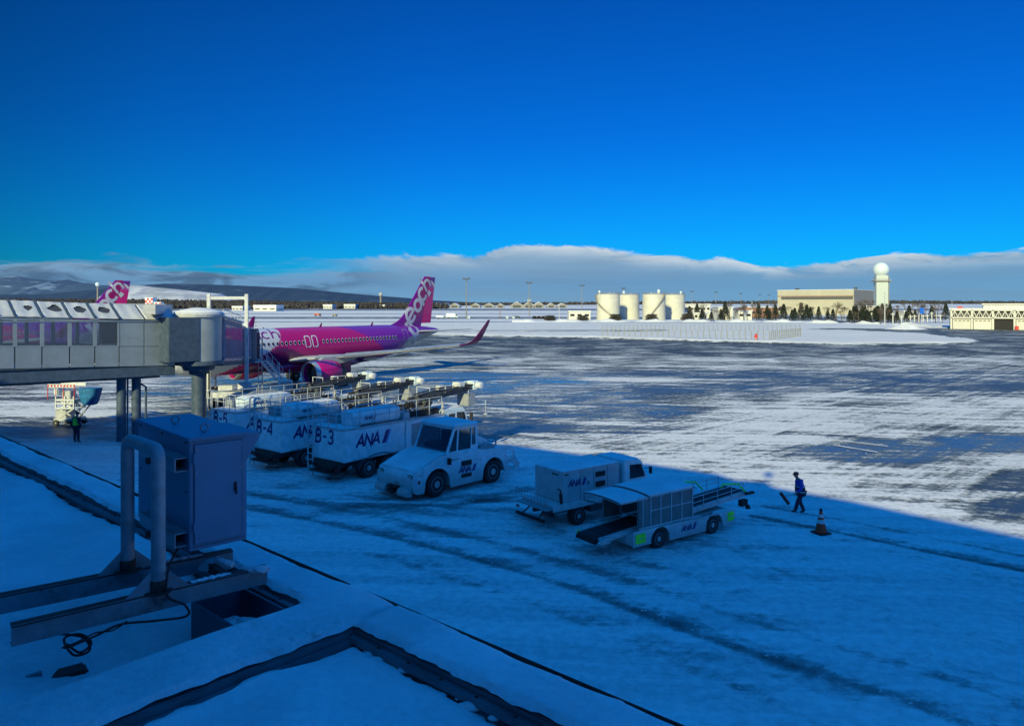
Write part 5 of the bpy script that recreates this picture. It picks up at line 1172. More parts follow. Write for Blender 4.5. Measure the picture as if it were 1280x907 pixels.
b = MB(); b.side([(-.86, 1.66), (-.86, 2.18), (-1.1, 2.22), (-1.9, 1.86), (-2.0, 1.56)], -.72, .62); b.build('engine_cover', 'white', T, bevel=.08, seg=3)
snowcap('hood_snow', -2.35, -.95, -1.1, 1.1, 1.545, .05, T, 10, m='snow')
b = MB(); b.box(-1.9, -1.0, .75, 1.05, 1.56, 1.72); b.tube([(-1.0, .9, 1.71), (-1.4, .95, 1.85), (-1.8, .9, 1.71)], .03, 6); b.build('deck_equipment', 'grey', T, bevel=.01)
b = MB(); b.tube([(-2.0, -.2, 1.5), (-2.2, -.1, 2.1)], .02, 6); b.build('aerial', 'grey', T)
b = MB(); b.tube([(-2.2, .8, 1.5), (-2.2, .8, 1.95)], .04, 6); b.build('beacon_post', 'grey', T)
for sy in (-1, 1):
    b = MB(); y = sy*1.16
    for p_, q_ in (((-2.4, 1.5), (-3.0, 1.35)), ((-3.0, 1.35), (-3.05, .95)), ((-3.05, .95), (-2.45, .75)), ((-2.45, 1.5), (-2.45, .45)), ((-2.42, 1.08), (-3.05, 1.0)), ((-2.45, .5), (-3.35, .58)), ((-3.05, .98), (-3.35, .60)), ((-2.45, 1.0), (-3.3, .62))):
        b.beam((p_[0], y, p_[1]), (q_[0], y, q_[1]), .05, .13)
    b.build('rear_guard', 'white', T)
b = MB(); b.box(-3.0, -2.4, -1.1, 1.1, .45, .56); b.box(-2.52, -2.42, -1.1, 1.1, .55, 1.4); b.build('rear_deck', 'white2', T)
# snow sitting on the sloped nose
b = MB(); vs = []
for i in range(15):
    for j in range(25):
        u = i/14; x = 1.02+(2.74-1.02)*u; z = np.interp(x, [.95, 1.55, 2.78], [1.725, 1.665, 1.185]); y = -1.15+2.3*j/24; e = min(i, 14-i, j, 24-j); vs.append((x, y, z+.006+.03*min(1, e/2)**.5+.008*math.sin(x*7+y*5)))
b.add(vs, [(i*25+j, (i+1)*25+j, (i+1)*25+j+1, i*25+j+1) for i in range(14) for j in range(24)]); b.build('nose_snow', 'snow', T, smooth=True)

# power unit truck
G = thing('generator_truck', 'small grey box truck with a generator body, seen from behind, next to the belt loader', 'truck', (.93, 28.46, .01), math.atan2(.6, .8))
b = MB(); b.box(.15, 5.2, -.42, -.3, .45, .68); b.box(.15, 5.2, .3, .42, .45, .68); b.build('chassis', 'dgrey', G)
b = MB(); b.box(.05, 3.75, -.95, .95, .80, .95); b.box(.05, 3.75, -.97, -.93, .70, .86); b.build('deck', 'white2', G, bevel=.01)
b = MB(); b.box(.62, 3.62, -.86, .86, .96, 2.14); gb = b.build('generator_box', 'lgrey', G, bevel=.02)
snowcap('roof_snow', .60, 3.64, -.88, .88, 2.14, .07, gb, 21, m='snow')
b = MB(); b.box(2.3, 2.82, -.90, -.86, 1.72, 1.92); b.box(2.3, 2.82, -.90, -.86, 1.32, 1.54); b.build('louvre_vent', 'black', gb, bevel=.02)
b = MB()
for x in (1.5, 2.2, 2.95): b.box(x, x+.015, -.866, -.858, 1.0, 2.1)
b.box(.7, .9, -.87, -.86, 1.98, 2.04); b.box(.615, .625, -.6, -.2, 1.95, 2.02); b.box(1.9, 1.96, -.875, -.86, 1.5, 1.62); b.build('panel_trim', 'dgrey', gb)
airline_mark(gb, (.88, -.863, 1.52), (1, 0, 0), (0, -1, 0), .24)
b = MB(); b.side([(3.85, .55), (5.35, .55), (5.42, 1.1), (5.28, 1.32), (4.95, 2.02), (4.8, 2.12), (3.95, 2.14), (3.85, 2.1)], -.88, .88); cb = b.build('cab', 'white', G, bevel=.05, seg=3)
snowcap('roof_snow', 3.9, 4.85, -.84, .84, 2.13, .06, cb, 22, m='snow')
b = MB(); b.add([(5.27, -.78, 1.35), (5.27, .78, 1.35), (4.97, .74, 1.98), (4.97, -.74, 1.98)], [(0, 1, 2, 3)]); b.build('windscreen', 'glass', cb)
for sy in (-1, 1):
    b = MB(); y = sy*.888; b.add([(4.2, y, 1.38), (5.1, y, 1.38), (4.88, y, 1.92), (4.2, y, 1.95)], [(0, 1, 2, 3)]); b.build('side_window', 'glass', cb)
    b = MB(); b.box(5.22, 5.27, sy*1.06-.07, sy*1.06+.07, 1.5, 1.78); b.tube([(5.1, sy*.86, 1.7), (5.24, sy*1.04, 1.72)], .012, 6); b.build('wing_mirror', 'black', cb)
for x, q in ((1.35, .38), (4.5, .38)):
    for sy in (-1, 1): wheel(G, x, sy*.80, .37, .26 if x > 3 else .34, sy)
b = MB(); b.tube([(.0, -.95, .95), (-.25, -.95, .95), (-.25, -.95, 1.35), (-.25, .95, 1.35), (-.25, .95, .95), (.0, .95, .95)], .02, 6); b.tube([(-.25, -.95, 1.15), (-.25, .95, 1.15)], .015, 6); b.box(-.28, .1, -.95, .95, .80, .85)
for y in np.arange(-.8, .9, .2): b.tube([(-.25, y, .85), (-.25, y, 1.35)], .010, 5)
b.build('rear_platform', 'grey', G)
b = MB(); b.box(-.35, -.25, -.85, .85, .36, .46); b.tube([(-.3, -.5, .42), (.1, -.4, .75)], .03, 6); b.tube([(-.3, .5, .42), (.1, .4, .75)], .03, 6); b.build('bumper_bar', 'black', G)
b = MB()
for k in range(5): b.tube([(.42+.02*k, -.9, 1.35), (.40+.02*k, -.96, 1.1), (.45+.02*k, -.92, .98)], .03, 6)
b.tube([(.42, -.78, 1.5), (.42, -.95, 1.5), (.42, -.95, 1.3)], .03, 6); b.build('power_cable', 'black', G, smooth=True)
for sy in (-1, 1): b = MB(); b.box(-.30, -.26, sy*.80-.08, sy*.80+.08, .62, .70); b.build('tail_lamp', 'red', G)
b = MB(); b.box(2.0, 3.7, -.9, -.5, .40, .68); b.build('fuel_tank', 'dgrey', G, bevel=.03)

# belt loader with canopy
L = thing('belt_loader', 'covered baggage belt loader with a long black belt and green corner markings', 'belt loader', (3.58, 25.78, .01), math.atan2(.57, .82))
def arcz(cx, r, a0=0, a1=math.pi, n=11): return [(cx-r*math.cos(t), .36+r*math.sin(t)) for t in np.linspace(a0, a1, n)]
X1, X2 = 1.30, 4.12
prof = [(0, .28), (0, .80), (1.0, .80), (1.02, .80), (5.3, .74), (5.3, .27), (4.62, .27)]+[(X2+.46*math.cos(t), .36+.42*math.sin(t)) for t in np.linspace(0, math.pi, 11)]+[(X2-.46, .22), (X1+.46, .22)]+[(X1+.46*math.cos(t), .36+.42*math.sin(t)) for t in np.linspace(0, math.pi, 11)]+[(.85, .28)]
for sy in (-1, 1):
    b = MB(); b.side(prof, sy*.88, sy*.93); b.build('side_panel', 'white', L)
b = MB(); b.box(0, .80, -.88, .88, .32, .74); b.box(1.85, 3.58, -.875, .875, .26, .74); b.box(4.66, 5.28, -.875, .875, .32, .70); b.box(.8, 4.7, -.5, .5, .35, .70); b.build('chassis', 'white2', L)
for x in (X1, X2):
    for sy in (-1, 1): wheel(L, x, sy*.74, .34, .26, sy)
for x0, x1_ in ((.10, .56), (4.86, 5.20)):
    b = MB(); b.box(x0, x1_, -.945, -.932, .38, .70); q_ = b.build('green_marking', 'neon', L)
    b = MB(); b.box((x0+x1_)/2-.11, (x0+x1_)/2+.11, -.95, -.9455, .53, .56); b.build('marking_symbol', 'grey', q_)
b = MB(); b.box(-.012, 0, -.6, .0, .40, .72); b.build('front_panel', 'lgrey', L)
b = MB(); b.box(2.0, 3.7, -.938, -.932, .30, .31); b.box(2.0, 3.7, -.938, -.932, .68, .69); b.box(2.0, 2.01, -.938, -.932, .30, .69); b.box(3.69, 3.7, -.938, -.932, .30, .69); b.build('panel_seam', 'grey', L)
airline_mark(L, (2.35, -.936, .42), (1, 0, 0), (0, -1, 0), .20)
b = MB(); b.box(5.3, 5.36, -.8, .8, .35, .55); b.build('rear_bumper', 'black', L)
# conveyor
ca, cz_ = (-1.20, .62), (6.45, 1.12)
b = MB(); 
for y in (-.52, .52): b.beam((ca[0], y, ca[1]), (cz_[0], y, cz_[1]), .07, .20)
for k in range(9): x = ca[0]+.3+k*.95; z = np.interp(x, [ca[0], cz_[0]], [ca[1], cz_[1]]); b.beam((x, -.5, z-.06), (x, .5, z-.06), .06, .06)
cf = b.build('conveyor_frame', 'lgrey', L)
b = MB(); sl = (cz_[1]-ca[1])/(cz_[0]-ca[0])
b.add([(ca[0]-.06, -.48, ca[1]+.07), (cz_[0]+.06, -.48, cz_[1]+.07), (cz_[0]+.06, .48, cz_[1]+.07), (ca[0]-.06, .48, ca[1]+.07), (ca[0]-.06, -.48, ca[1]+.02), (cz_[0]+.06, -.48, cz_[1]+.02), (cz_[0]+.06, .48, cz_[1]+.02), (ca[0]-.06, .48, ca[1]+.02)], [(0, 1, 2, 3), (7, 6, 5, 4), (0, 4, 5, 1), (1, 5, 6, 2), (2, 6, 7, 3), (3, 7, 4, 0)])
for k in range(26): x = ca[0]+.1+k*.3; z = ca[1]+(x-ca[0])*sl+.078; b.box(x, x+.03, -.46, .46, z-.006, z+.008)
b.build('belt', 'belt', cf)
for (x, z) in (ca, cz_):
    b = MB(); b.lathe([(.09, -.5), (.09, .5)], 16, (x, 0, z), 'y'); b.build('roller', 'black', cf, smooth=True)
b = MB(); b.box(-1.25, -.8, -.66, -.56, .52, .68); b.box(-1.0, .2, -.62, -.56, .66, .76); b.tube([(-1.4, -.7, .62), (-1.0, -.7, .70), (-.6, -.68, .68)], .03, 6); b.build('side_guard', 'white2', cf)
b = MB(); b.box(-1.36, -1.25, -.5, .5, .52, .64); b.build('end_buffer', 'black', cf, bevel=.02)
b = MB(); b.box(-1.2, -.95, .5, .62, .60, .72); b.build('end_marker', 'neon', cf)
# canopy: curtained side walls, arched roof in two sections
CX0, CX1, ZR = .25, 2.98, 1.88
M['curtain'] = mat('grey translucent curtain', (.12, .15, .15), .35, var=.15)
for sy in (-1, 1):
    b = MB(); b.box(CX0, CX1, sy*.86-.012, sy*.86+.012, .86, ZR); wl = b.build('curtain_wall', 'curtain', L)
    b = MB()
    for x in (CX0, .48, .86, 1.35, 1.88, 2.42, CX1): b.box(x-.018, x+.018, sy*.885-.016, sy*.885+.016, .80, ZR+.02)
    b.box(CX0, CX1, sy*.885-.018, sy*.885+.018, ZR-.02, ZR+.03); b.box(.86, CX1, sy*.885-.012, sy*.885+.012, 1.38, 1.41); b.box(CX0, CX1, sy*.885-.018, sy*.885+.018, .82, .87)
    b.build('frame', 'lgrey', wl)
def roofarc(name, x0, x1, z, rise, hw, th, m, parent, over=0):
    b = MB(); rings = []
    for x in np.linspace(x0, x1, 12):
        up = [(x, hw*math.sin(t), z+rise*.6*(math.cos(t)-.55)/.45*.9+(0)) for t in np.linspace(-.95, .95, 15)]
        lo = [(p[0], p[1]*.985, p[2]-th) for p in up[::-1]]; rings.append(up+lo)
    b.loft(rings); return b.build(name, m, parent, smooth=True)
r1 = roofarc('canopy_roof', .72, 3.05, 1.90, .13, 1.14, .03, 'lgrey', L); roofarc('roof_snow', .74, 3.03, 1.955, .13, 1.11, .05, 'snow', r1)
r2 = roofarc('canopy_roof', -.62, .72, 1.84, .12, 1.13, .03, 'lgrey', L); roofarc('roof_snow', -.60, .70, 1.888, .12, 1.10, .045, 'snow', r2)
b = MB()
for x in (-.60, .74, 3.04):
    zz2 = 1.90 if x > .7 else 1.84
    b.tube([(x, 1.15*math.sin(t), zz2+.078*(math.cos(t)-.55)/.45*.9-.0) for t in np.linspace(-.95, .95, 15)], .024, 6)
for sy in (-1, 1): b.tube([(-.60, sy*.93, 1.84), (-.60, sy*.93, 1.60), (.25, sy*.9, 1.30)], .02, 6); b.tube([(.25, sy*.9, .8), (.25, sy*.9, 1.85)], .025, 6)
b.build('canopy_hoop', 'dgrey', L)
# railings and green hoops at the high end
for sy in (-1, 1):
    b = MB(); y = sy*.60; zf = lambda x: ca[1]+(x-ca[0])*sl+.08
    b.tube([(3.1, y, zf(3.1)+.42), (6.2, y, zf(6.2)+.40)], .018, 6); b.tube([(3.1, y, zf(3.1)+.22), (6.2, y, zf(6.2)+.20)], .014, 6)
    for x in (3.1, 3.9, 4.7, 5.5, 6.2): b.tube([(x, y, zf(x)-.05), (x, y, zf(x)+.42)], .016, 6)
    b.build('side_rail', 'lgrey', cf)
    b = MB(); b.tube([(4.9 if sy < 0 else 3.8, y, zf(4.9)+.46), (5.0 if sy < 0 else 3.9, y, zf(4.9)+.58), (5.9 if sy < 0 else 4.8, y, zf(5.9)+.40), (6.35 if sy < 0 else 5.25, y, zf(6.3)+.0)], .03, 8); b.build('green_hoop', 'neon', cf, smooth=True)
b = MB(); b.box(5.9, 6.25, -.78, -.60, .72, .96); b.box(6.3, 6.75, -.72, -.60, 1.10, 1.18); b.lathe([(.10, 0), (.08, .12), (.02, .16)], 12, (6.2, -.82, .62)); b.tube([(5.9, -.7, .95), (6.2, -.75, .80), (6.25, -.8, .70)], .03, 6); b.build('control_box', 'black', cf)
b = MB(); b.tube([(4.6, 0, .7), (5.4, 0, 1.0)], .05, 8); b.build('lift_cylinder', 'grey', L)
snowcap('bonnet_snow', 4.3, 5.3, -.9, -.56, .735, .04, L, 30, m='snow')

# ------------------------------------------------------------------ people
def skinned(name, joints, edges, m, parent, sub=2, extra=None):
    """joints: list of (x, y, z, r); grows one continuous surface over the skeleton"""
    me = bpy.data.meshes.new(name); me.from_pydata([j[:3] for j in joints], edges, [])
    bm = bmesh.new(); bm.from_mesh(me); ly = bm.verts.layers.skin.verify(); bm.verts.ensure_lookup_table()
    for v, j in zip(bm.verts, joints):
        r = j[3]; v[ly].radius = r if isinstance(r, tuple) else (r, r)
    bm.verts[0][ly].use_root = True
    bm.to_mesh(me); bm.free()
    o = bpy.data.objects.new(name, me); col.objects.link(o)
    o.modifiers.new('skin', 'SKIN'); s_ = o.modifiers.new('sub', 'SUBSURF'); s_.levels = sub; s_.render_levels = sub
    dg = bpy.context.evaluated_depsgraph_get(); dg.update(); m2 = bpy.data.meshes.new_from_object(o.evaluated_get(dg)); bpy.data.objects.remove(o)
    if extra:
        bm = bmesh.new(); bm.from_mesh(m2)
        t = bpy.data.meshes.new('t'); t.from_pydata(extra.v, [], extra.f); bm.from_mesh(t); bm.to_mesh(m2); bm.free()
    for p in m2.polygons: p.use_smooth = True
    m2.materials.clear(); m2.materials.append(M[m]); o = bpy.data.objects.new(name, m2); col.objects.link(o); o.parent = parent; return o
def person(label, loc, rz, J, coat, vest=None, scale=1.0, legs='cloth_navy'):
    """J: dict of joint positions; +x is forward"""
    V = Vector
    P = thing('person', label, 'person', loc, rz); P.scale = (scale,)*3
    g = lambda k: V(J[k])
    ex = MB()
    def hand(w, e):
        d = (w-e).normalized(); s_ = d.cross(V((0, 0, 1))); s_ = s_.normalized() if s_.length > .1 else V((0, 1, 0)); n_ = s_.cross(d)
        palm = w+d*.05
        ex.loft([[w+d*t*.10+s_*(a*(.030+.012*t))+n_*b_*.013 for a, b_ in ((-1, -1), (1, -1), (1, 1), (-1, 1))] for t in (0, .5, 1)])
        for q, L_ in zip((-.033, -.011, .011, .033), (.062, .075, .07, .055)):
            p0 = w+d*.09+s_*q; ex.tube([p0, p0+d*L_*.4-n_*.006, p0+d*L_*.7-n_*.026, p0+d*L_*.65-n_*.05], [.009, .0085, .008, .007], 6)
        t0 = w+d*.03+s_*.03; ex.tube([t0, t0+s_*.03+d*.02-n_*.01, t0+s_*.032+d*.05-n_*.03], [.011, .010, .008], 6)
    hand(g('wl'), g('el')); hand(g('wr'), g('er'))
    hd = g('head'); fw_ = V((1, 0, 0))
    ex.ball(hd+fw_*.095+V((0, 0, -.005)), (.018, .013, .022), 8, 6)
    for sy in (-1, 1): ex.ball(hd+V((0, sy*.082, -.005)), (.018, .010, .03), 8, 6); ex.ball(hd+V((.078, sy*.03, .02)), (.012, .014, .009), 8, 6)
    ex.ball(hd+V((.082, 0, -.05)), (.012, .026, .008), 8, 6)
    js = [(*g('pel'), .13), (*g('mid'), .125), (*g('chest'), (.12, .17)), (*g('neck'), .06), (*(hd-V((0, 0, .05))), .075), (*(hd+V((0, 0, .03))), .085), (*(hd+V((-.005, 0, .085))), .055),
          (*g('sl'), .065), (*g('el'), .045), (*g('wl'), .03), (*g('sr'), .065), (*g('er'), .045), (*g('wr'), .03),
          (*g('hl'), .09), (*g('kl'), .06), (*g('al'), .045), (*(g('al')+V(J['tl'])), .04), (*g('hr'), .09), (*g('kr'), .06), (*g('ar'), .045), (*(g('ar')+V(J['tr'])), .04)]
    ed = [(0, 1), (1, 2), (2, 3), (3, 4), (4, 5), (5, 6), (2, 7), (7, 8), (8, 9), (2, 10), (10, 11), (11, 12), (0, 13), (13, 14), (14, 15), (15, 16), (0, 17), (17, 18), (18, 19), (19, 20)]
    skinned('body', js, ed, 'skin', P, 2, ex)
    mixv = lambda a, b_, t: tuple(V(a)+(V(b_)-V(a))*t)
    jk = [(*mixv(J['pel'], J['mid'], -.15), (.175, .20)), (*g('mid'), (.165, .19)), (*g('chest'), (.155, .21)), (*mixv(J['chest'], J['neck'], .75), .085),
          (*g('sl'), .088), (*g('el'), .068), (*mixv(J['el'], J['wl'], .92), .05), (*g('sr'), .088), (*g('er'), .068), (*mixv(J['er'], J['wr'], .92), .05)]
    skinned('jacket', jk, [(0, 1), (1, 2), (2, 3), (2, 4), (4, 5), (5, 6), (2, 7), (7, 8), (8, 9)], coat, P)
    tr_ = [(*mixv(J['pel'], J['mid'], .1), .16)]+[(*g('hl'), .115), (*g('kl'), .085), (*mixv(J['kl'], J['al'], .95), .072), (*g('hr'), .115), (*g('kr'), .085), (*mixv(J['kr'], J['ar'], .95), .072)]
    skinned('trousers', tr_, [(0, 1), (1, 2), (2, 3), (0, 4), (4, 5), (5, 6)], legs, P)
    for a, t in (('al', 'tl'), ('ar', 'tr')):
        d = V(J[t]); A_ = g(a); skinned('boot', [(*(A_+V((0, 0, .08))), .06), (*(A_+V((0, 0, -.01))), .055), (*(A_+d*.6), .048), (*(A_+d*1.05), .038)], [(0, 1), (1, 2), (2, 3)], 'black', P)
    b = MB(); b.lathe([(.095, .035), (.108, .05), (.110, .09), (.09, .13), (.04, .15), (.001, .152)], 20, tuple(hd)); b.add([tuple(hd+V(p)) for p in ((.06, -.08, .045), (.06, .08, .045), (.15, .06, .028), (.15, -.06, .028), (.06, -.08, .056), (.06, .08, .056), (.15, .06, .036), (.15, -.06, .036))], [(3, 2, 1, 0), (4, 5, 6, 7), (0, 1, 5, 4), (1, 2, 6, 5), (2, 3, 7, 6), (3, 0, 4, 7)]); b.build('cap', 'cloth_navy', P, smooth=True)
    return P
def band(P, c0, c1, rx, ry, m, name, hh=.045):
    c0, c1 = Vector(c0), Vector(c1); b = MB(); b.loft([[c+Vector((rx*math.cos(t), ry*math.sin(t), 0)) for t in np.linspace(0, 2*math.pi, 25)[:-1]] for c in (c0, c1)], cap=False); return b.build(name, m, P, smooth=True)
walk = dict(pel=(0, 0, .93), mid=(.03, 0, 1.10), chest=(.08, 0, 1.32), neck=(.13, 0, 1.46), head=(.20, 0, 1.59), sl=(.10, .19, 1.40), el=(.10, .24, 1.12), wl=(.30, .20, .93), sr=(.06, -.19, 1.39), er=(-.16, -.25, 1.16), wr=(.02, -.24, .95),
            hl=(.0, .10, .90), kl=(.20, .10, .53), al=(.30, .10, .17), hr=(-.02, -.10, .90), kr=(-.02, -.11, .50), ar=(-.20, -.11, .12), tl=(.15, 0, .02), tr=(.16, 0, -.05))
mp_ = at(1001, 643); walker = person('person in a blue jacket and dark cap walking over shaded snow with a red brush', (mp_.x, mp_.y, .01), R(188), walk, 'cloth_blue')
band(walker, (.02, 0, .93), (.02, 0, .97), .21, .235, 'refl', 'reflective_hem'); band(walker, (.045, 0, 1.14), (.045, 0, 1.175), .185, .225, 'refl', 'reflective_band')
band(walker, (.02, 0, .90), (.04, 0, 1.13), .195, .225, 'cloth_navy', 'jacket_hem')
br = thing('brush', 'red headed brush held low in the walking person\'s hand', 'brush', (mp_.x-.36, mp_.y-.12, .86), R(188))
b = MB(); b.tube([(-.08, 0, .05), (.34, 0, -.12)], .014, 8); b.build('handle', 'grey', br)
b = MB(); b.beam((.52, .0, .10), (.18, .05, -.36), .07, .07); b.build('head', 'red', br, bevel=.01)
b = MB(); b.beam((.57, .0, .06), (.23, .05, -.40), .05, .06); b.build('bristles', 'black', br)
stand = dict(pel=(0, 0, .95), mid=(.0, 0, 1.12), chest=(.01, 0, 1.36), neck=(.02, 0, 1.50), head=(.05, 0, 1.64), sl=(.0, .20, 1.43), el=(-.03, .28, 1.15), wl=(.10, .24, .93), sr=(.0, -.20, 1.43), er=(-.03, -.28, 1.15), wr=(.10, -.24, .93),
             hl=(.0, .10, .92), kl=(.02, .13, .52), al=(.0, .15, .10), hr=(-.0, -.10, .92), kr=(.02, -.13, .52), ar=(.0, -.16, .10), tl=(.14, .02, -.05), tr=(.14, -.02, -.05))
p2 = at(95.5, 553); mars = person('person in dark workwear and green vest standing before the lift cart', (p2.x, p2.y, .01), R(70), stand, 'cloth_navy', scale=1.05)
b = MB(); rings = []
for z, rx, ry in ((1.02, .185, .215), (1.15, .18, .21), (1.30, .175, .225), (1.42, .14, .19), (1.47, .09, .11)): rings.append([(.005+rx*math.cos(t), ry*math.sin(t), z) for t in np.linspace(0, 2*math.pi, 25)[:-1]])
b.loft(rings, cap=False); b.build('safety_vest', 'hivis', mars, smooth=True)

# traffic cone
cp = at(1029, 669)
cone = thing('traffic_cone', 'orange traffic cone with two pale bands and a black square base on the snow', 'traffic cone', (cp.x, cp.y+.2, .01), R(20))
b = MB(); b.box(-.27, .27, -.27, .27, 0, .07); b.build('base', 'black', cone, bevel=.02)
for nm, pr, m_ in (('cone_body', [(.20, .07), (.205, .10), (.035, .92), (.03, .94), (.001, .945)], 'orange'), ('pale_band', [(.153, .40), (.124, .54)], 'refl'), ('pale_band', [(.107, .62), (.083, .73)], 'refl'), ('dark_tip', [(.060, .84), (.045, .93)], 'cloth_navy')):
    b = MB(); b.lathe([(r, z) for r, z in pr], 28, cap=(m_ == 'orange')); b.build(nm, m_, cone, smooth=True)

# lift cart with blue tarpaulin
lc = at(90, 531); K = thing('lift_cart', 'white maintenance lift cart with a red striped top rail and blue tarpaulin box', 'cart', (lc.x, lc.y, .01), R(-4))
b = MB(); b.box(-.95, .65, -.6, .6, .35, .55); b.box(-.9, -.1, -.5, .5, .55, 1.1); b.build('chassis', 'lgrey', K, bevel=.03)
for x in (-.75, .5):
    for sy in (-1, 1): wheel(K, x, sy*.6, .22, .14, sy)
b = MB()
for sy in (-.5, .5):
    b = MB()
    for k in range(2):
        b.beam((-.55, sy, .6+.6*k), (.45, sy, 1.2+.6*k), .07, .09); b.beam((.45, sy, .6+.6*k), (-.55, sy, 1.2+.6*k), .07, .09)
    b.build('scissor_arm', 'white2', K)
b = MB()
for sy in (-.62, .62):
    for x in (-.75, -.1, .55): b.beam((x, sy, 1.2), (x, sy, 2.1), .08, .08)
    for z in (1.25, 1.6, 1.85): b.beam((-.75, sy, z), (.55, sy, z), .07, .09)
b.box(-.8, .6, -.65, .65, 1.78, 1.88); b.build('platform', 'white2', K)
b = MB(); b.box(-.35, .25, -.55, .1, 1.88, 2.45); b.build('control_console', 'lgrey', K, bevel=.04)
b = MB(); b.box(-1.0, -.65, -.5, .3, 2.15, 2.6); b.build('equipment_case', 'white', K, bevel=.04)
b = MB()
for k in range(9):
    x = -1.35+k*.235
    b.box(x, x+.10, -.64, -.60, 2.75, 2.90)
for x in (-1.35, -.75, -.2, .6): b.beam((x, -.62, 1.9), (x, -.62, 2.72), .04, .04)
b.build('red_stripe_rail', 'red', K)
b = MB(); b.box(-1.36, .62, -.62, -.585, 2.70, 2.94); b.box(-1.36, .62, .585, .62, 2.70, 2.94); b.box(-1.36, -1.32, -.585, .585, 2.7, 2.94); b.build('top_rail', 'white2', K)
b = MB(); rings = []
for z, x0, x1, hw in ((1.45, .95, 1.70, .38), (1.7, .85, 1.82, .45), (2.2, .75, 1.95, .52), (2.62, .68, 2.05, .56)):
    ring = []
    for k in range(28):
        t = 2*math.pi*k/28; q = abs(math.cos(t))**.5*math.copysign(1, math.cos(t)); r_ = abs(math.sin(t))**.5*math.copysign(1, math.sin(t)); ring.append(((x0+x1)/2+(x1-x0)/2*q*(1+.03*math.sin(k*2.4)), hw*r_*(1+.04*math.sin(k*1.9+z)), z))
    rings.append(ring)
b.loft(rings); b.build('tarpaulin', 'tarp', K, smooth=True)
b = MB(); b.beam((.5, 0, .5), (1.35, 0, 1.45), .08, .08); b.beam((.5, -.4, .5), (1.1, -.4, 1.5), .05, .05); b.beam((.6, 0, .45), (1.7, 0, .25), .06, .06); b.build('strut', 'lgrey', K)

# marker post
q = at(607, 518); mk = thing('marker_post', 'thin white marker post on a small snowy foot standing on the wet apron', 'post', (q.x, q.y, .01))
b = MB(); b.tube([(0, 0, 0), (0, 0, .95)], .02, 8); b.lathe([(.05, .95), (.05, 1.05), (.001, 1.06)], 10); b.build('post', 'white', mk)
b = MB(); b.lathe([(.20, 0), (.17, .06), (.06, .10), (.03, .11)], 14); b.build('foot', 'white2', mk, smooth=True)

# ------------------------------------------------------------------ far side of the airfield
def D_of(py, z=0): return (CAMH-z)*924/(py-380)
def XD(px, D): return (px-640)/924*D
# fuel tanks
def tank(label):
    T_ = thing('storage_tank', label, 'storage tank', (0, 0, 0), 0, 'cream storage tanks')
    r, h = 6.15, 13.7
    b = MB(); b.lathe([(r, -.3), (r, h)], 56, cap=False); b.build('shell', 'cream', T_, smooth=True)
    b = MB(); b.lathe([(r+.12, h-.12), (r+.12, h+.08), (r, h+.1), (.4, h+.75), (.001, h+.76)], 56); b.build('roof', 'cream', T_, smooth=True)
    b = MB()
    for z in (2.4, 4.8, 7.2, 9.6, 11.9): b.lathe([(r+.012, z), (r+.05, z+.03), (r+.05, z+.09), (r+.012, z+.12)], 56, cap=False)
    b.build('hoop_seam', 'cream', T_, smooth=True)
    b = MB(); b.lathe([(r-.05, h+.6), (r-.03, h+.62)], 40, cap=False)
    for z in (.55, 1.05): b.tube([((r-.05)*math.cos(t), (r-.05)*math.sin(t), h+z) for t in np.linspace(0, 2*math.pi, 41)], .05, 5)
    for t in np.linspace(0, 2*math.pi, 21)[:-1]: b.tube([((r-.05)*math.cos(t), (r-.05)*math.sin(t), h), ((r-.05)*math.cos(t), (r-.05)*math.sin(t), h+1.05)], .05, 5)
    b.build('roof_railing', 'tan', T_)
    return T_
def tank_stair(T_, a0, a1):
    r = 6.6; b = MB(); n_ = 42
    P_ = [(r*math.cos(a0+(a1-a0)*i/n_), r*math.sin(a0+(a1-a0)*i/n_), .3+13.2*i/n_) for i in range(n_+1)]
    for p_, q_ in zip(P_, P_[1:]): b.beam(p_, q_, .75, .22); 
    Q_ = [(x*1.06, y*1.06, z+.95) for x, y, z in P_]; b.tube(Q_, .05, 5)
    for p_, q_ in list(zip(P_, Q_))[::3]: b.tube([(p_[0]*1.05, p_[1]*1.05, p_[2]), q_], .04, 5)
    b.build('spiral_stair', 'tan', T_)
def tank_vent(T_, x, y, s_=1.0):
    b = MB(); b.lathe([(.35*s_, 0), (.35*s_, .5), (.62*s_, .7), (.62*s_, 1.7*s_), (.3*s_, 2.0*s_), (.001, 2.02*s_)], 16, (x, y, 13.9)); b.build('roof_vent', 'white', T_, smooth=True)
t1 = tank('cream storage tank at the left end of the tank row, stair descending to the right'); tanks = [t1]
for l_ in ('shaded cream tank set back between the two front tanks', 'third cream tank, its spiral stair rising to the right', 'cream tank at the right end of the row, half hidden behind the third'):
    tanks.append(put_copy(t1, (0, 0, 0), 0, l_))
for T_, (px, D) in zip(tanks, ((760.3, 400), (785.5, 421), (817.4, 400), (842.2, 421))): T_.location = (XD(px, D), D, 0)
tank_stair(t1, R(-65), R(-200)); tank_stair(tanks[2], R(-130), R(-42)); tank_stair(tanks[1], R(60), R(150)); tank_stair(tanks[3], R(100), R(10))
tank_vent(t1, -5, -2, 1.0); tank_vent(t1, .8, 0, .5); tank_vent(t1, 3.0, 0, .35); tank_vent(tanks[1], -2.6, 0, 1.1); tank_vent(tanks[1], 1.5, 0, .4); tank_vent(tanks[2], 2.6, 0, 1.3); tank_vent(tanks[2], -1.5, 0, .5); tank_vent(tanks[2], .2, 0, .4); tank_vent(tanks[3], 3.6, -2, 1.0); tank_vent(tanks[3], -1, 0, .4)
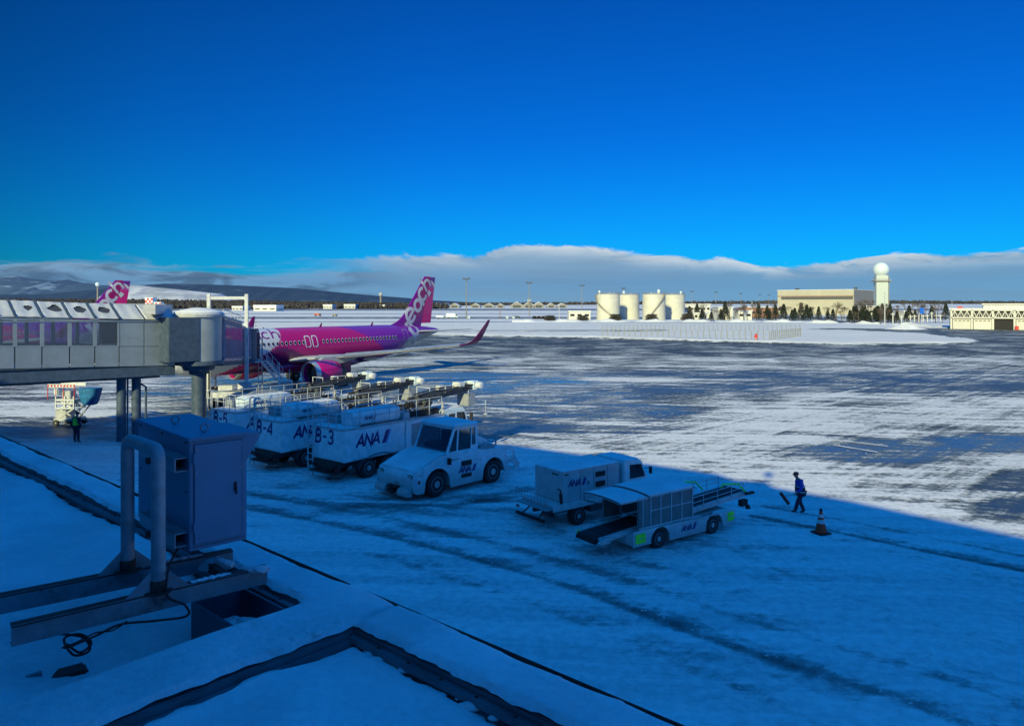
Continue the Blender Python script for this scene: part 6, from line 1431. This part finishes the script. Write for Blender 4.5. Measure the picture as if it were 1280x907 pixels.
# simple box buildings with window rows
def bldg(name, label, px0, px1, D, h, depth, m='bldg', roof='snow', wins=0, wz=.55, cat='building', rz=0, rh=.5, extra=None, group=None):
    x0, x1 = XD(px0, D), XD(px1, D); w_ = x1-x0
    B = thing(name, label, cat, ((x0+x1)/2, D, 0), rz, group)
    b = MB(); b.box(-w_/2, w_/2, 0, depth, -.2, h); b.build('wall', m, B)
    b = MB(); b.box(-w_/2-.4, w_/2+.4, -.4, depth+.4, h, h+rh); b.build('roof', roof, B, bevel=.1)
    for k in range(wins):
        x = -w_/2+w_*(k+.5)/wins; b = MB(); b.box(x-w_/wins*.3, x+w_/wins*.3, -.06, .02, h*wz-.5, h*wz+.7); f_ = b.build('window', 'dgrey', B)
        b = MB(); b.box(x-w_/wins*.26, x+w_/wins*.26, -.10, -.065, h*wz-.4, h*wz+.6); b.build('pane', 'glass', f_)
    return B
bldg('pump_house', 'long low white pump house with a flat roof left of the tanks', 711, 738, 405, 4.4, 10, wins=3)
bldg('shed', 'low white shed with dark windows just right of the tanks', 862, 884, 392, 3.6, 8, wins=4)
bldg('office', 'two storey white office with a row of dark windows behind the low shed', 856, 888, 440, 8.2, 10, wins=6, wz=.7)
bldg('shed', 'small white gabled shed with a blank wall behind the dark trees', 898, 916, 400, 6.6, 12, wins=0)
bldg('garage', 'low white garage with a snowy roof in front of the brown building', 923, 940, 390, 4.8, 8, wins=2)
bldg('workshop', 'low red brown workshop beside the big beige hangar', 931, 973, 470, 6.3, 14, m='brick', wins=6, wz=.5)
bldg('store_building', 'white store building behind trees right of the radar tower', 1130, 1142, 430, 4.4, 10, m='bldg', wins=3)
bldg('store_building', 'pale building partly hidden by trees left of the radar tower', 1075, 1095, 450, 7.0, 10, wins=2)
# beige hangar
hg = thing('hangar', 'large flat roofed beige hangar with a dark window band and red stripe', 'hangar', (XD(972, 620), 620, 0), R(-40))
W_h, D_h, H_h = 60.0, 57, 19.9
b = MB(); b.box(0, W_h, 0, D_h, 0, H_h); b.build('wall', 'beige', hg)
b = MB(); b.box(W_h+.01, W_h+.3, 0, D_h, 0, H_h-.1); b.box(W_h+.3, W_h+.5, 2, D_h-1, 8, 13.5); b.build('shaded_side_cladding', 'tan', hg)  # side face coloured darker to carry its shade
b = MB(); b.box(3, W_h-.6, -.12, .02, 12.3, 14.6); wb = b.build('window_band', 'dgrey', hg)
b = MB(); [b.box(3+k*1.4, 3+k*1.4+.18, -.2, -.12, 12.3, 14.6) for k in range(int((W_h-4)/1.4))]; b.build('mullions', 'tan', wb)
b = MB(); b.box(-.1, W_h+.1, -.2, -.01, 14.8, 15.3); b.build('red_stripe', 'brick', hg)
b = MB(); b.box(-.3, W_h+.3, -.3, D_h+.3, H_h, H_h+.35); b.build('roof', 'snow', hg)
b = MB(); b.box(11, 13, 10, 12, H_h+.35, H_h+1.8); b.box(13.4, 14.2, 10, 11, H_h+.35, H_h+2.1); b.box(W_h-3, W_h-1, 12, 14, H_h+.3, H_h+2.2); b.build('roof_vent', 'dgrey', hg)
b = MB(); b.box(0, 6.5, -.1, .02, 3, 6.4); b.build('side_window', 'glass', hg)
# radar tower with white dome
rt = thing('radar_tower', 'tall pale green radar tower topped by a white ball shaped dome', 'radar tower', (XD(1101.5, 500), 500, 0), R(-12))
M['mint'] = mat('pale green tower cladding', (.50, .56, .53), .6, var=.04)
b = MB(); b.box(-3.9, 3.4, -3.6, 3.6, 0, 27.8); b.build('shaft', 'mint', rt)
b = MB(); b.box(-5.2, 5.2, -4.8, 4.8, 23.8, 24.4); b.build('platform', 'tan', rt)
b = MB(); b.ball((-.1, 0, 31.8), 5.05, 40, 24); b.build('radome', 'white', rt, smooth=True)
b = MB(); b.lathe([(3.6, 26.0), (3.6, 28.2)], 24); b.build('dome_ring', 'lgrey', rt)
b = MB()
for x in (-4.9, 4.9):
    for y in (-4.5, 4.5):
        b.tube([(x, y, 24.4), (x, y, 25.6)], .07, 5)
for z in (25.0, 25.6): b.tube([(-4.9, -4.5, z), (4.9, -4.5, z), (4.9, 4.5, z), (-4.9, 4.5, z), (-4.9, -4.5, z)], .06, 5)
b.build('railing', 'lgrey', rt)
b = MB(); b.box(3.9, 4.3, -2.5, -2.1, 0, 28); b.box(4.3, 4.7, 1.4, 1.8, 0, 26)
for z in np.arange(1, 27, 1.6): b.box(3.9, 4.7, -2.4, 1.8, z, z+.12)
b.build('service_stair', 'tan', rt)
# truss fronted hall on the right
TD_ = 254.0; th = thing('truss_hall', 'wide white hall with a diagonal truss band above pale shutter doors', 'hall', (XD(1187, TD_), TD_, 0), R(-31))
b = MB(); b.box(0, 44, 1.2, 20, 0, 6.4); b.build('wall', 'dgrey', th)
for k in range(6):
    x0 = 1.0+k*6.0
    if k == 2:
        b = MB(); b.box(x0, x0+5.2, .8, 1.1, 0, 3.6); b.build('open_bay', 'black', th); continue
    b = MB(); b.box(x0, x0+5.2, .6, 1.0, 0, 3.55); sh = b.build('shutter_door', 'bldg', th)
    b = MB(); [b.box(x0+.4+j*1.2, x0+1.2+j*1.2, .55, .6, 2.7, 3.1) for j in range(4)]; b.build('door_window', 'tan', sh)
b = MB()
for k in range(8): b.box(.2+k*6.0, .8+k*6.0, 0, .5, 0, 6.6)
b.box(0, 44, 0, .5, 3.7, 4.15); b.box(0, 44, 0, .5, 6.25, 6.75); b.build('post_frame', 'bldg', th)
b = MB()
for k in range(24):
    x = .6+k*1.8
    b.beam((x, .2, 4.1), (x+.9, .2, 6.3), .22, .22, (0, 1, 0)); b.beam((x+.9, .2, 6.3), (x+1.8, .2, 4.1), .22, .22, (0, 1, 0)); b.beam((x+.9, .2, 4.1), (x+.9, .2, 6.3), .12, .12, (0, 1, 0))
b.build('truss', 'bldg', th)
b = MB(); b.box(-.2, 44, -.1, 20, 6.76, 7.1); b.build('roof', 'snow', th)
b = MB(); b.box(10, 44, 9, 18, 7.1, 8.3); b.box(9.5, 44.2, 8.5, 18.5, 8.3, 8.75); b.build('upper_storey', 'bldg', th)
b = MB(); b.box(2.2, 3.8, .5, .8, 7.0, 7.7); b.build('red_sign', 'red', th)
b = MB(); b.box(18.6, 19.6, -.9, -.1, 0, 1.3); b.build('red_crate', 'red', th)
# light masts
MG = 'tall floodlight masts along the far apron'
def mast(label, h=24.0):
    T_ = thing('floodlight_mast', label, 'light mast', (0, 0, 0), 0, MG)
    b = MB(); b.lathe([(.55, -.2), (.55, .5), (.36, .6), (.20, h)], 12); b.build('pole', 'tan', T_, smooth=True)
    b = MB(); b.box(-2.1, 2.1, -.2, .2, h-.5, h-.2); b.box(-.25, .25, -1.2, 1.2, h-.9, h+.2); b.build('cross_arm', 'dgrey', T_)
    for x in (-1.9, -1.1, 1.1, 1.9): b = MB(); b.box(x-.32, x+.32, -.5, .3, h-.15, h+.55); b.build('floodlight', 'dgrey', T_, bevel=.05)
    return T_
ml = ['tall floodlight mast just right of the airliner tail', 'second floodlight mast right of the airliner tail', 'floodlight mast standing above the white pump house', 'floodlight mast rising behind the tanks',
      'floodlight mast just right of the tank row', 'second floodlight mast right of the tank row', 'third floodlight mast right of the tanks, midway to the hangar', 'thin floodlight mast a little left of the hangar', 'floodlight mast nearest to the left edge of the hangar']
m0 = mast(ml[0])
for i, (px, ty) in enumerate([(583, 348), (661.5, 353), (727.5, 356.5), (779.5, 360), (865, 364), (895, 365), (926, 366.5), (950, 368), (961, 368.5)]):
    m_ = m0 if i == 0 else put_copy(m0, (0, 0, 0), 0, ml[i]); D = 15.6*924/(380-ty); m_.location = (XD(px, D), D, 0)
# small poles
for px, ty, by, lab in ((625, 381, 398, 'thin red and white pole in the snow field'), (699, 383, 399.5, 'thin dark pole in front of the pump house'), (1106, 366, 408, 'slim steel pole rising among the trees by the radar tower'), (940, 378, 400, 'short white pole above the brown workshop'), (1190, 376, 392, 'thin aerial pole behind the truss hall')):
    D = D_of(by); h = (by-ty)*D/924; p_ = thing('pole', lab, 'pole', (XD(px, D), D, 0)); b = MB(); b.lathe([(.22, 0), (.14, h)], 10); b.build('shaft', 'brick' if 'red' in lab else 'lgrey', p_); b = MB(); b.box(-.3, .3, -.1, .1, h, h+.3); b.build('head', 'lgrey', p_)
# post and rail fence on the snow island
M['fencegrey'] = mat('dull fence steel', (.26, .27, .27), .6)
fe = thing('post_fence', 'long fence of pale upright posts and thin rails on the snow island', 'fence')
fpts = [at(753, 421.5, .35), at(860, 423, .35), at(962, 424.2, .35), at(1001, 420.0, .35)]; fpts2 = [at(753, 413.5, .35), at(850, 412.8, .35), at(1000, 412.8, .35)]
def fence_run(pts, n_, h):
    L_ = [0]
    for a, c in zip(pts, pts[1:]): L_.append(L_[-1]+(c-a).length)
    out = []
    for k in range(n_+1):
        d = L_[-1]*k/n_; i = max(j for j in range(len(pts)-1) if L_[j] <= d+1e-6); t = (d-L_[i])/(L_[i+1]-L_[i]); out.append(pts[i].lerp(pts[i+1], t))
    for p_ in out: b = MB(); b.box(p_.x-.09, p_.x+.09, p_.y-.09, p_.y+.09, 0, h+.35); b.build('post', 'fencegrey', fe)
    b = MB()
    for p_, q_ in zip(out, out[1:]):
        for z in (.35+h*.35, .35+h*.72, .35+h*.97): b.beam((p_.x, p_.y, z), (q_.x, q_.y, z), .05, .06)
    b.build('rail', 'fencegrey', fe)
fence_run(fpts, 46, 2.0); fence_run(fpts2, 44, 1.9)
hp = at(941.5, 424.5, .3); hy = thing('hydrant', 'small red hydrant in front of the post fence', 'hydrant', (hp.x, hp.y-2, .3)); b = MB(); b.lathe([(.32, 0), (.25, .1), (.25, 1.0), (.36, 1.1), (.3, 1.35), (.001, 1.5)], 12); b.box(-.45, .45, -.12, .12, .6, .85); b.build('body', 'red', hy, smooth=True)
b = MB(); b.lathe([(.27, .35), (.27, .5)], 12); b.build('band', 'white', hy)
# snow heap
sh_ = at(1132, 411.5); b = MB(); r_ = random.Random(3); rings = []
for i, (rr, zz_) in enumerate(((5.0, 0), (4.0, .5), (2.8, 1.1), (1.6, 1.7), (.6, 2.1), (.01, 2.2))): rings.append([(sh_.x+rr*1.3*math.cos(2*math.pi*k/24)*r_.uniform(.85, 1.15), sh_.y+rr*math.sin(2*math.pi*k/24)*r_.uniform(.85, 1.15), zz_*r_.uniform(.9, 1.1)) for k in range(24)])
b.loft(rings, cap=False); o = b.build('snow_bank', 'snow_rough', None, smooth=True); struct(o)
b = MB(); rings = []
for k in range(90):
    px = 640+k*6; D = np.interp(px, [640, 860, 1000, 1180], [352, 352, 345, 262]); x = XD(px, D); h_ = .9+.5*math.sin(k*.7)+.35*math.sin(k*1.9+1)
    rings.append([(x, D-3, -.05), (x, D-1.5, h_*.8), (x, D, h_), (x, D+1.6, h_*.7), (x, D+3.2, -.05)])
b.loft(rings, cap=False, closed=False); struct(b.build('snow_bank', 'snow_rough', None, smooth=True))
# trees
def conifer(seed):
    r_ = random.Random(seed); h = 7.0; b = MB()
    for i in range(900):
        t = r_.random()**.75; z = .6+t*(h-.6); rad = (1-t)*2.1*r_.uniform(.35, 1.05)+.1; a = r_.uniform(0, 6.28)
        c = Vector((rad*math.cos(a), rad*math.sin(a), z-rad*.25)); d = Vector((math.cos(a), math.sin(a), -.45)).normalized(); s_ = Vector((-math.sin(a), math.cos(a), 0)); L_ = r_.uniform(.3, .6)
        b.add([c-s_*.16, c+s_*.16, c+d*L_+s_*.04, c+d*L_-s_*.04, c+Vector((0, 0, .14))], [(0, 1, 2, 3), (0, 3, 4), (1, 4, 2)])
    return b
def bare(seed, h=8.0, tw=260):
    r_ = random.Random(seed); b = MB(); tips = []
    def grow(p, d, L_, r, k):
        q = p+d*L_; b.tube([p, (p+q)/2+Vector((r_.uniform(-1, 1), r_.uniform(-1, 1), 0))*L_*.05, q], [r, r*.8, r*.6], 5 if k < 2 else 4, cap=False)
        if k >= 4: tips.append((q, d)); return
        for _ in range(3 if k < 3 else 4):
            nd = (d+Vector((r_.uniform(-1, 1), r_.uniform(-1, 1), r_.uniform(-.15, .6)))*.62).normalized(); grow(q, nd, L_*r_.uniform(.6, .8), r*.58, k+1)
    grow(Vector((0, 0, 0)), Vector((.03, .02, 1)).normalized(), h*.30, h*.018, 0)
    for q, d in tips:
        for _ in range(3):
            e = q+(d+Vector((r_.uniform(-1, 1), r_.uniform(-1, 1), r_.uniform(-.5, .8)))).normalized()*h*.07; s_ = Vector((r_.uniform(-1, 1), r_.uniform(-1, 1), r_.uniform(-1, 1)))*.035
            b.add([q-s_, q+s_, e], [(0, 1, 2)])
    return b
cons = []; bars = []
for i in range(3):
    T_ = thing('conifer_tree', 'small dark conifer in the row in front of the beige hangar', 'tree', (0, 0, 0), 0, 'dark conifers before the hangar'); conifer(i+2).build('crown', 'needle', T_)
    b = MB(); b.lathe([(.16, -.1), (.13, 2), (.04, 6.8)], 8); b.build('trunk', 'bark', T_, smooth=True); cons.append(T_)
for i in range(3):
    T_ = thing('bare_tree', 'leafless brown tree among the conifers near the radar tower', 'tree', (0, 0, 0), 0, 'leafless trees by the hangar and radar tower'); bare(i+9).build('crown', 'twig', T_)
    b = MB(); b.lathe([(.17, -.1), (.15, 1.2), (.13, 2.5)], 8); b.build('trunk', 'bark', T_, smooth=True); bars.append(T_)
r_ = random.Random(12); nb = nc = 0
spots = []
for k in range(50):
    px = 862+k*5.1+r_.uniform(-2, 2)
    spots.append((px, r_.uniform(372, 400) if px < 1060 else r_.uniform(320, 350), 'b' if r_.random() < (.42 if px < 1060 else .55) else 'c'))
for k in range(46):
    px = r_.uniform(1050, 1186); spots.append((px, r_.uniform(325, 460), 'b' if r_.random() < .6 else 'c'))
for px, D, kd in spots:
    hs = r_.uniform(.62, 1.1)*(D/350)*1.08
    if kd == 'c': T_ = cons[nc] if nc < 3 else put_copy(cons[nc % 3], (0, 0, 0), 0, cons[0]['label']); nc += 1; s_ = (hs*1.05, hs*1.05, hs*r_.uniform(.85, 1.1))
    else: T_ = bars[nb] if nb < 3 else put_copy(bars[nb % 3], (0, 0, 0), 0, bars[0]['label']); nb += 1; s_ = (hs*1.05,)*3
    T_.location = (XD(px, D), D, 0); T_.rotation_euler = (0, 0, r_.uniform(0, 6.28)); T_.scale = s_
for px, D, h, lab in ((1000, 360, 1.35, 'tall leafless tree standing against the hangar wall'), (965, 352, 1.55, 'pale trunked leafless tree left of the hangar'), (1044, 370, 1.2, 'leafless tree near the right end of the hangar wall'), (1073, 335, 1.35, 'broad leafless tree in front of the hangar corner')):
    T_ = put_copy(bars[0], (XD(px, D), D, 0), r_.uniform(0, 6), lab); del T_['group']; T_.scale = (h, h, h*1.05)
def shrub(seed, label):
    r2 = random.Random(seed); T_ = thing('shrub', label, 'shrub', (0, 0, 0), 0, 'rounded dark shrubs in front of the tanks'); b = MB()
    for i in range(1500):
        a = r2.uniform(0, 6.28); u = r2.random()**.5; z = r2.uniform(0, 1); rr = math.sqrt(max(0, 1-(z*1.0-.25)**2))*u; c = Vector((rr*3.3*math.cos(a)*(1+.12*math.sin(a*3)), rr*1.6*math.sin(a), z*3.1))
        d = Vector((r2.uniform(-1, 1), r2.uniform(-1, 1), r2.uniform(-1, 1)))*.5; e = Vector((r2.uniform(-1, 1), r2.uniform(-1, 1), r2.uniform(-1, 1)))*.5; b.add([c, c+d, c+e], [(0, 1, 2)])
    b.build('foliage', 'shrub', T_); b = MB()
    for k in range(5): b.tube([(k*.9-1.8, 0, -.1), (k*1.1-2.2, .1, 1.6)], .08, 5)
    b.build('stem', 'bark', T_); return T_
sl_ = ['rounded dark shrub before the first tank', 'rounded dark shrub before the third tank', 'rounded dark shrub before the right end tank', 'rounded dark shrub before the pump house', 'wide dark shrub left of the pump house']
s0_ = shrub(4, sl_[0])
for i, px in enumerate((769.5, 814.5, 859, 728.5, 687.5)):
    q_ = s0_ if i == 0 else put_copy(s0_, (0, 0, 0), R(180)*(i % 2), sl_[i]); q_.location = (XD(px, 385), 385, 0); q_.scale = (1, 1, 1) if i < 3 else (.95, 1, .8)
# hangars and shelters far across the field
def gable(label, px0, px1, D, h, rz=0.0):
    w_ = XD(px1, D)-XD(px0, D); G_ = thing('far_hangar', label, 'hangar', (XD((px0+px1)/2, D), D, 0), rz, 'snow roofed hangars across the runway')
    b = MB(); b.side([(-w_/2, -.3), (w_/2, -.3), (w_/2, h*.35), (0, h*.92), (-w_/2, h*.35)], 0, 70); b.build('wall', 'tan', G_)
    b = MB(); b.side([(-w_/2-.8, h*.33), (0, h*.93), (w_/2+.8, h*.33), (w_/2+.8, h*.37), (0, h), (-w_/2-.8, h*.37)], -1, 71); b.build('roof', 'snow', G_)
    b = MB(); b.box(-w_*.3, w_*.3, -.3, -.05, 0, h*.42); b.build('door', 'dgrey', G_); return G_
gl2 = 'snow roofed hangar in the row across the runway'
for px0, px1, D, rz in ((541, 551, 1700, 0), (553, 561, 1720, 0), (562, 574, 1700, 0), (588, 600, 1760, 0), (604, 618, 1700, 0), (621, 630, 1720, 0), (638, 654, 1650, 0), (654, 668, 1650, 0), (667, 680, 1650, 0), (684, 694, 1700, 0), (697, 709, 1720, 0)):
    gable(gl2, px0, px1, D, 14 if D < 1700 else 11)
for px0, px1, D, h, lab in ((317, 345, 900, 7.5, 'long white snow covered building behind the gantry'), (290, 303, 1000, 6.0, 'low white building far behind the gantry beam'), (404, 415, 1300, 8.0, 'small white building at the wood edge left of the tail'), (430, 444, 1350, 8.5, 'white building at the wood edge close left of the tail'), (470, 482, 1400, 7.5, 'low pale building at the wood edge behind the jet')):
    G_ = bldg('far_building', lab, px0, px1, D, h*.6, 30, wins=3, rh=h*.4)
for px, ty, D, lab in ((476, 365.5, 2000, 'distant control tower above the woods left of the airliner tail'), (662, 374, 1500, 'small white water tower between the far hangars')):
    h = CAMH+(380-ty)*D/924; P_ = thing('far_tower', lab, 'tower', (XD(px, D), D, 0)); b = MB(); b.lathe([(3.0, -.3), (2.6, h*.75)], 14); b.build('shaft', 'tan', P_); b = MB(); b.lathe([(3.2, h*.75), (5.2, h*.82), (5.2, h*.95), (1, h)], 14); b.build('tower_cabin', 'lgrey', P_)
P_ = thing('distant_radome', 'small white radar ball on a mast beyond the walkway roof', 'radome', (XD(122, 900), 900, 0)); b = MB(); b.ball((0, 0, CAMH+24), 2.6, 20, 12); b.build('dome', 'white', P_, smooth=True); b = MB(); b.lathe([(1.1, -.3), (.8, CAMH+22)], 10); b.build('mast', 'tan', P_)
P_ = thing('checkered_hut', 'small red and white checkered equipment hut beyond the walkway roof', 'hut', (XD(186, 330), 330, 0)); b = MB(); b.box(-1.7, 1.7, 0, 4, 0, 11.2); b.box(1.8, 5.2, .5, 3.4, 0, 9.5); b.build('wall', 'white', P_)
b = MB()
for i in range(4):
    for j in range(9):
        if (i+j) % 2: b.box(-1.7+i*.85, -.85+i*.85, -.03, -.005, 2+j*1.02, 3.02+j*1.02)
for i in range(4):
    for j in range(7):
        if (i+j) % 2: b.box(1.8+i*.85, 2.65+i*.85, .46, .49, 2+j*1.02, 3.02+j*1.02)
b.build('checker_panel', 'red', P_)
b = MB(); b.box(-1.8, 1.8, -.1, 4.1, 11.2, 11.5); b.build('roof', 'white', P_)
# far vehicles
def far_truck(name, label, px, D, L_, h, m, dark='black', cat='truck'):
    T_ = thing(name, label, cat, (XD(px, D), D, 0)); b = MB(); b.box(-L_/2, L_*.28, -1.2, 1.2, .9, h); b.build('body', m, T_, bevel=.08)
    b = MB(); b.side([(L_*.30, .6), (L_/2, .6), (L_/2, h*.5), (L_*.44, h*.85), (L_*.30, h*.85)], -1.1, 1.1); cb_ = b.build('cab', m if dark == 'black' else dark, T_, bevel=.05); b = MB(); b.box(L_*.34, L_*.46, -1.13, 1.13, h*.5, h*.78); b.build('window', 'glass', cb_)
    for x in (-L_*.32, L_*.36): wheel(T_, x, -1.05, .5, .35, -1); wheel(T_, x, 1.05, .5, .35, 1)
    return T_
far_truck('box_truck', 'white box truck on the snowy taxiway right of the airliner tail', 565, 430, 6.8, 3.2, 'white'); far_truck('small_van', 'low white van just left of the white box truck', 551, 425, 5.4, 2.0, 'white', cat='van')
far_truck('snow_plough', 'tiny orange snow plough far across the field above the airliner', 397, 520, 4.5, 2.0, 'dullorange'); far_truck('utility_truck', 'tiny yellow utility truck right of the orange plough', 418.5, 520, 3.0, 1.4, 'dullyellow')
far_truck('dark_car', 'small dark car between the two floodlight masts', 645.5, 440, 4.4, 1.5, 'dgrey', cat='car')
for px, lab in ((634, 'small white light unit beside the thin red pole'), (642, 'second small white light unit near the dark car'), (586, 'small white box at the foot of the tall floodlight mast')):
    q_ = thing('light_unit', lab, 'light unit', (XD(px, 432), 432, 0)); b = MB(); b.box(-.7, .7, -.6, .6, .2, 1.3); b.build('housing', 'white', q_, bevel=.1); b = MB(); b.box(-.8, .8, -.7, .7, 0, .2); b.build('plinth', 'tan', q_)
# dark equipment trailers in the snow, right of the second mast
for i, px in enumerate((668, 673.5, 679)):
    q_ = thing('dark_shrub', 'low dark hedge clump by the second floodlight mast', 'shrub', (XD(px, 425), 425, 0), 0, 'low dark hedge clumps'); q_.scale = (.4, .7, .5); me_ = s0_.children[0]
    c_ = me_.copy(); col.objects.link(c_); c_.parent = q_
# posts around the radar site
for k in range(12):
    px = 1116+k*5.4; D = 330+k*3; P_ = thing('white_post', 'white pillar in the row beside the radar tower trees', 'post', (XD(px, D), D, 0), 0, 'white pillars beside the radar tower'); h = 3.6 if k % 3 else 4.8
    b = MB(); b.box(-.18, .18, -.18, .18, 0, h); b.build('shaft', 'bldg', P_); b = MB(); b.box(-.9, .9, -.1, .1, h-.9, h-.6); b.build('arm', 'bldg', P_)
P_ = thing('blue_sign', 'small blue sign board among trees between radar tower and truss hall', 'sign', (XD(1152, 318), 318, 0)); b = MB(); b.box(-.12, .12, -.1, .1, 0, 4.5); b.build('post', 'lgrey', P_); b = MB(); b.box(-.9, .9, -.2, -.1, 4.4, 7); b.build('board', 'midblue', P_)


# ------------------------------------------------------------------ painted bars and loose snow on the apron
M['paint'] = mat('worn white apron paint', (.80, .80, .78), .6, dirt=.5, dirtc=(.2, .2, .2), vs=1.2)
for (a, b_), wd_ in ((((1174, 516), (1212, 507)), .45), (((1040, 550.5), (1110, 558.5)), .22), (((1042, 557), (1097, 566)), .22), (((1140, 513), (1090, 508)), .22), (((958, 545), (1003, 533)), .2)):
    strip('stand_marking', [tuple(at(*a).xy), tuple(at(*b_).xy)], wd_, .062, 'paint')
r_ = random.Random(77); b = MB()
lines = [[tuple(at(*p).xy) for p in T_] for T_ in (T1, T2, T3)]
for k in range(950):
    if k < 700:
        L_ = r_.choice(lines); i = r_.randrange(len(L_)-1); t = r_.random(); x = L_[i][0]+(L_[i+1][0]-L_[i][0])*t+r_.choice((-.35, .3, 1.5, .9))+r_.gauss(0, .22); y = L_[i][1]+(L_[i+1][1]-L_[i][1])*t+r_.choice((-.35, .4, 1.8))+r_.gauss(0, .22)
    else: x, y = r_.uniform(-14, 34), r_.uniform(22, 62)
    q = r_.uniform(.010, .036); n_ = 5; c = [(x+q*1.5*math.cos(6.283*j/n_+k)*r_.uniform(.7, 1.3), y+q*1.2*math.sin(6.283*j/n_+k)*r_.uniform(.7, 1.3), .02) for j in range(n_)]
    b.add(c+[(x+q*.2, y, .03+q*.9)], [(j, (j+1) % n_, n_) for j in range(n_)])
o = b.build('loose_snow', 'snow', None, smooth=True); o['kind'] = 'stuff'
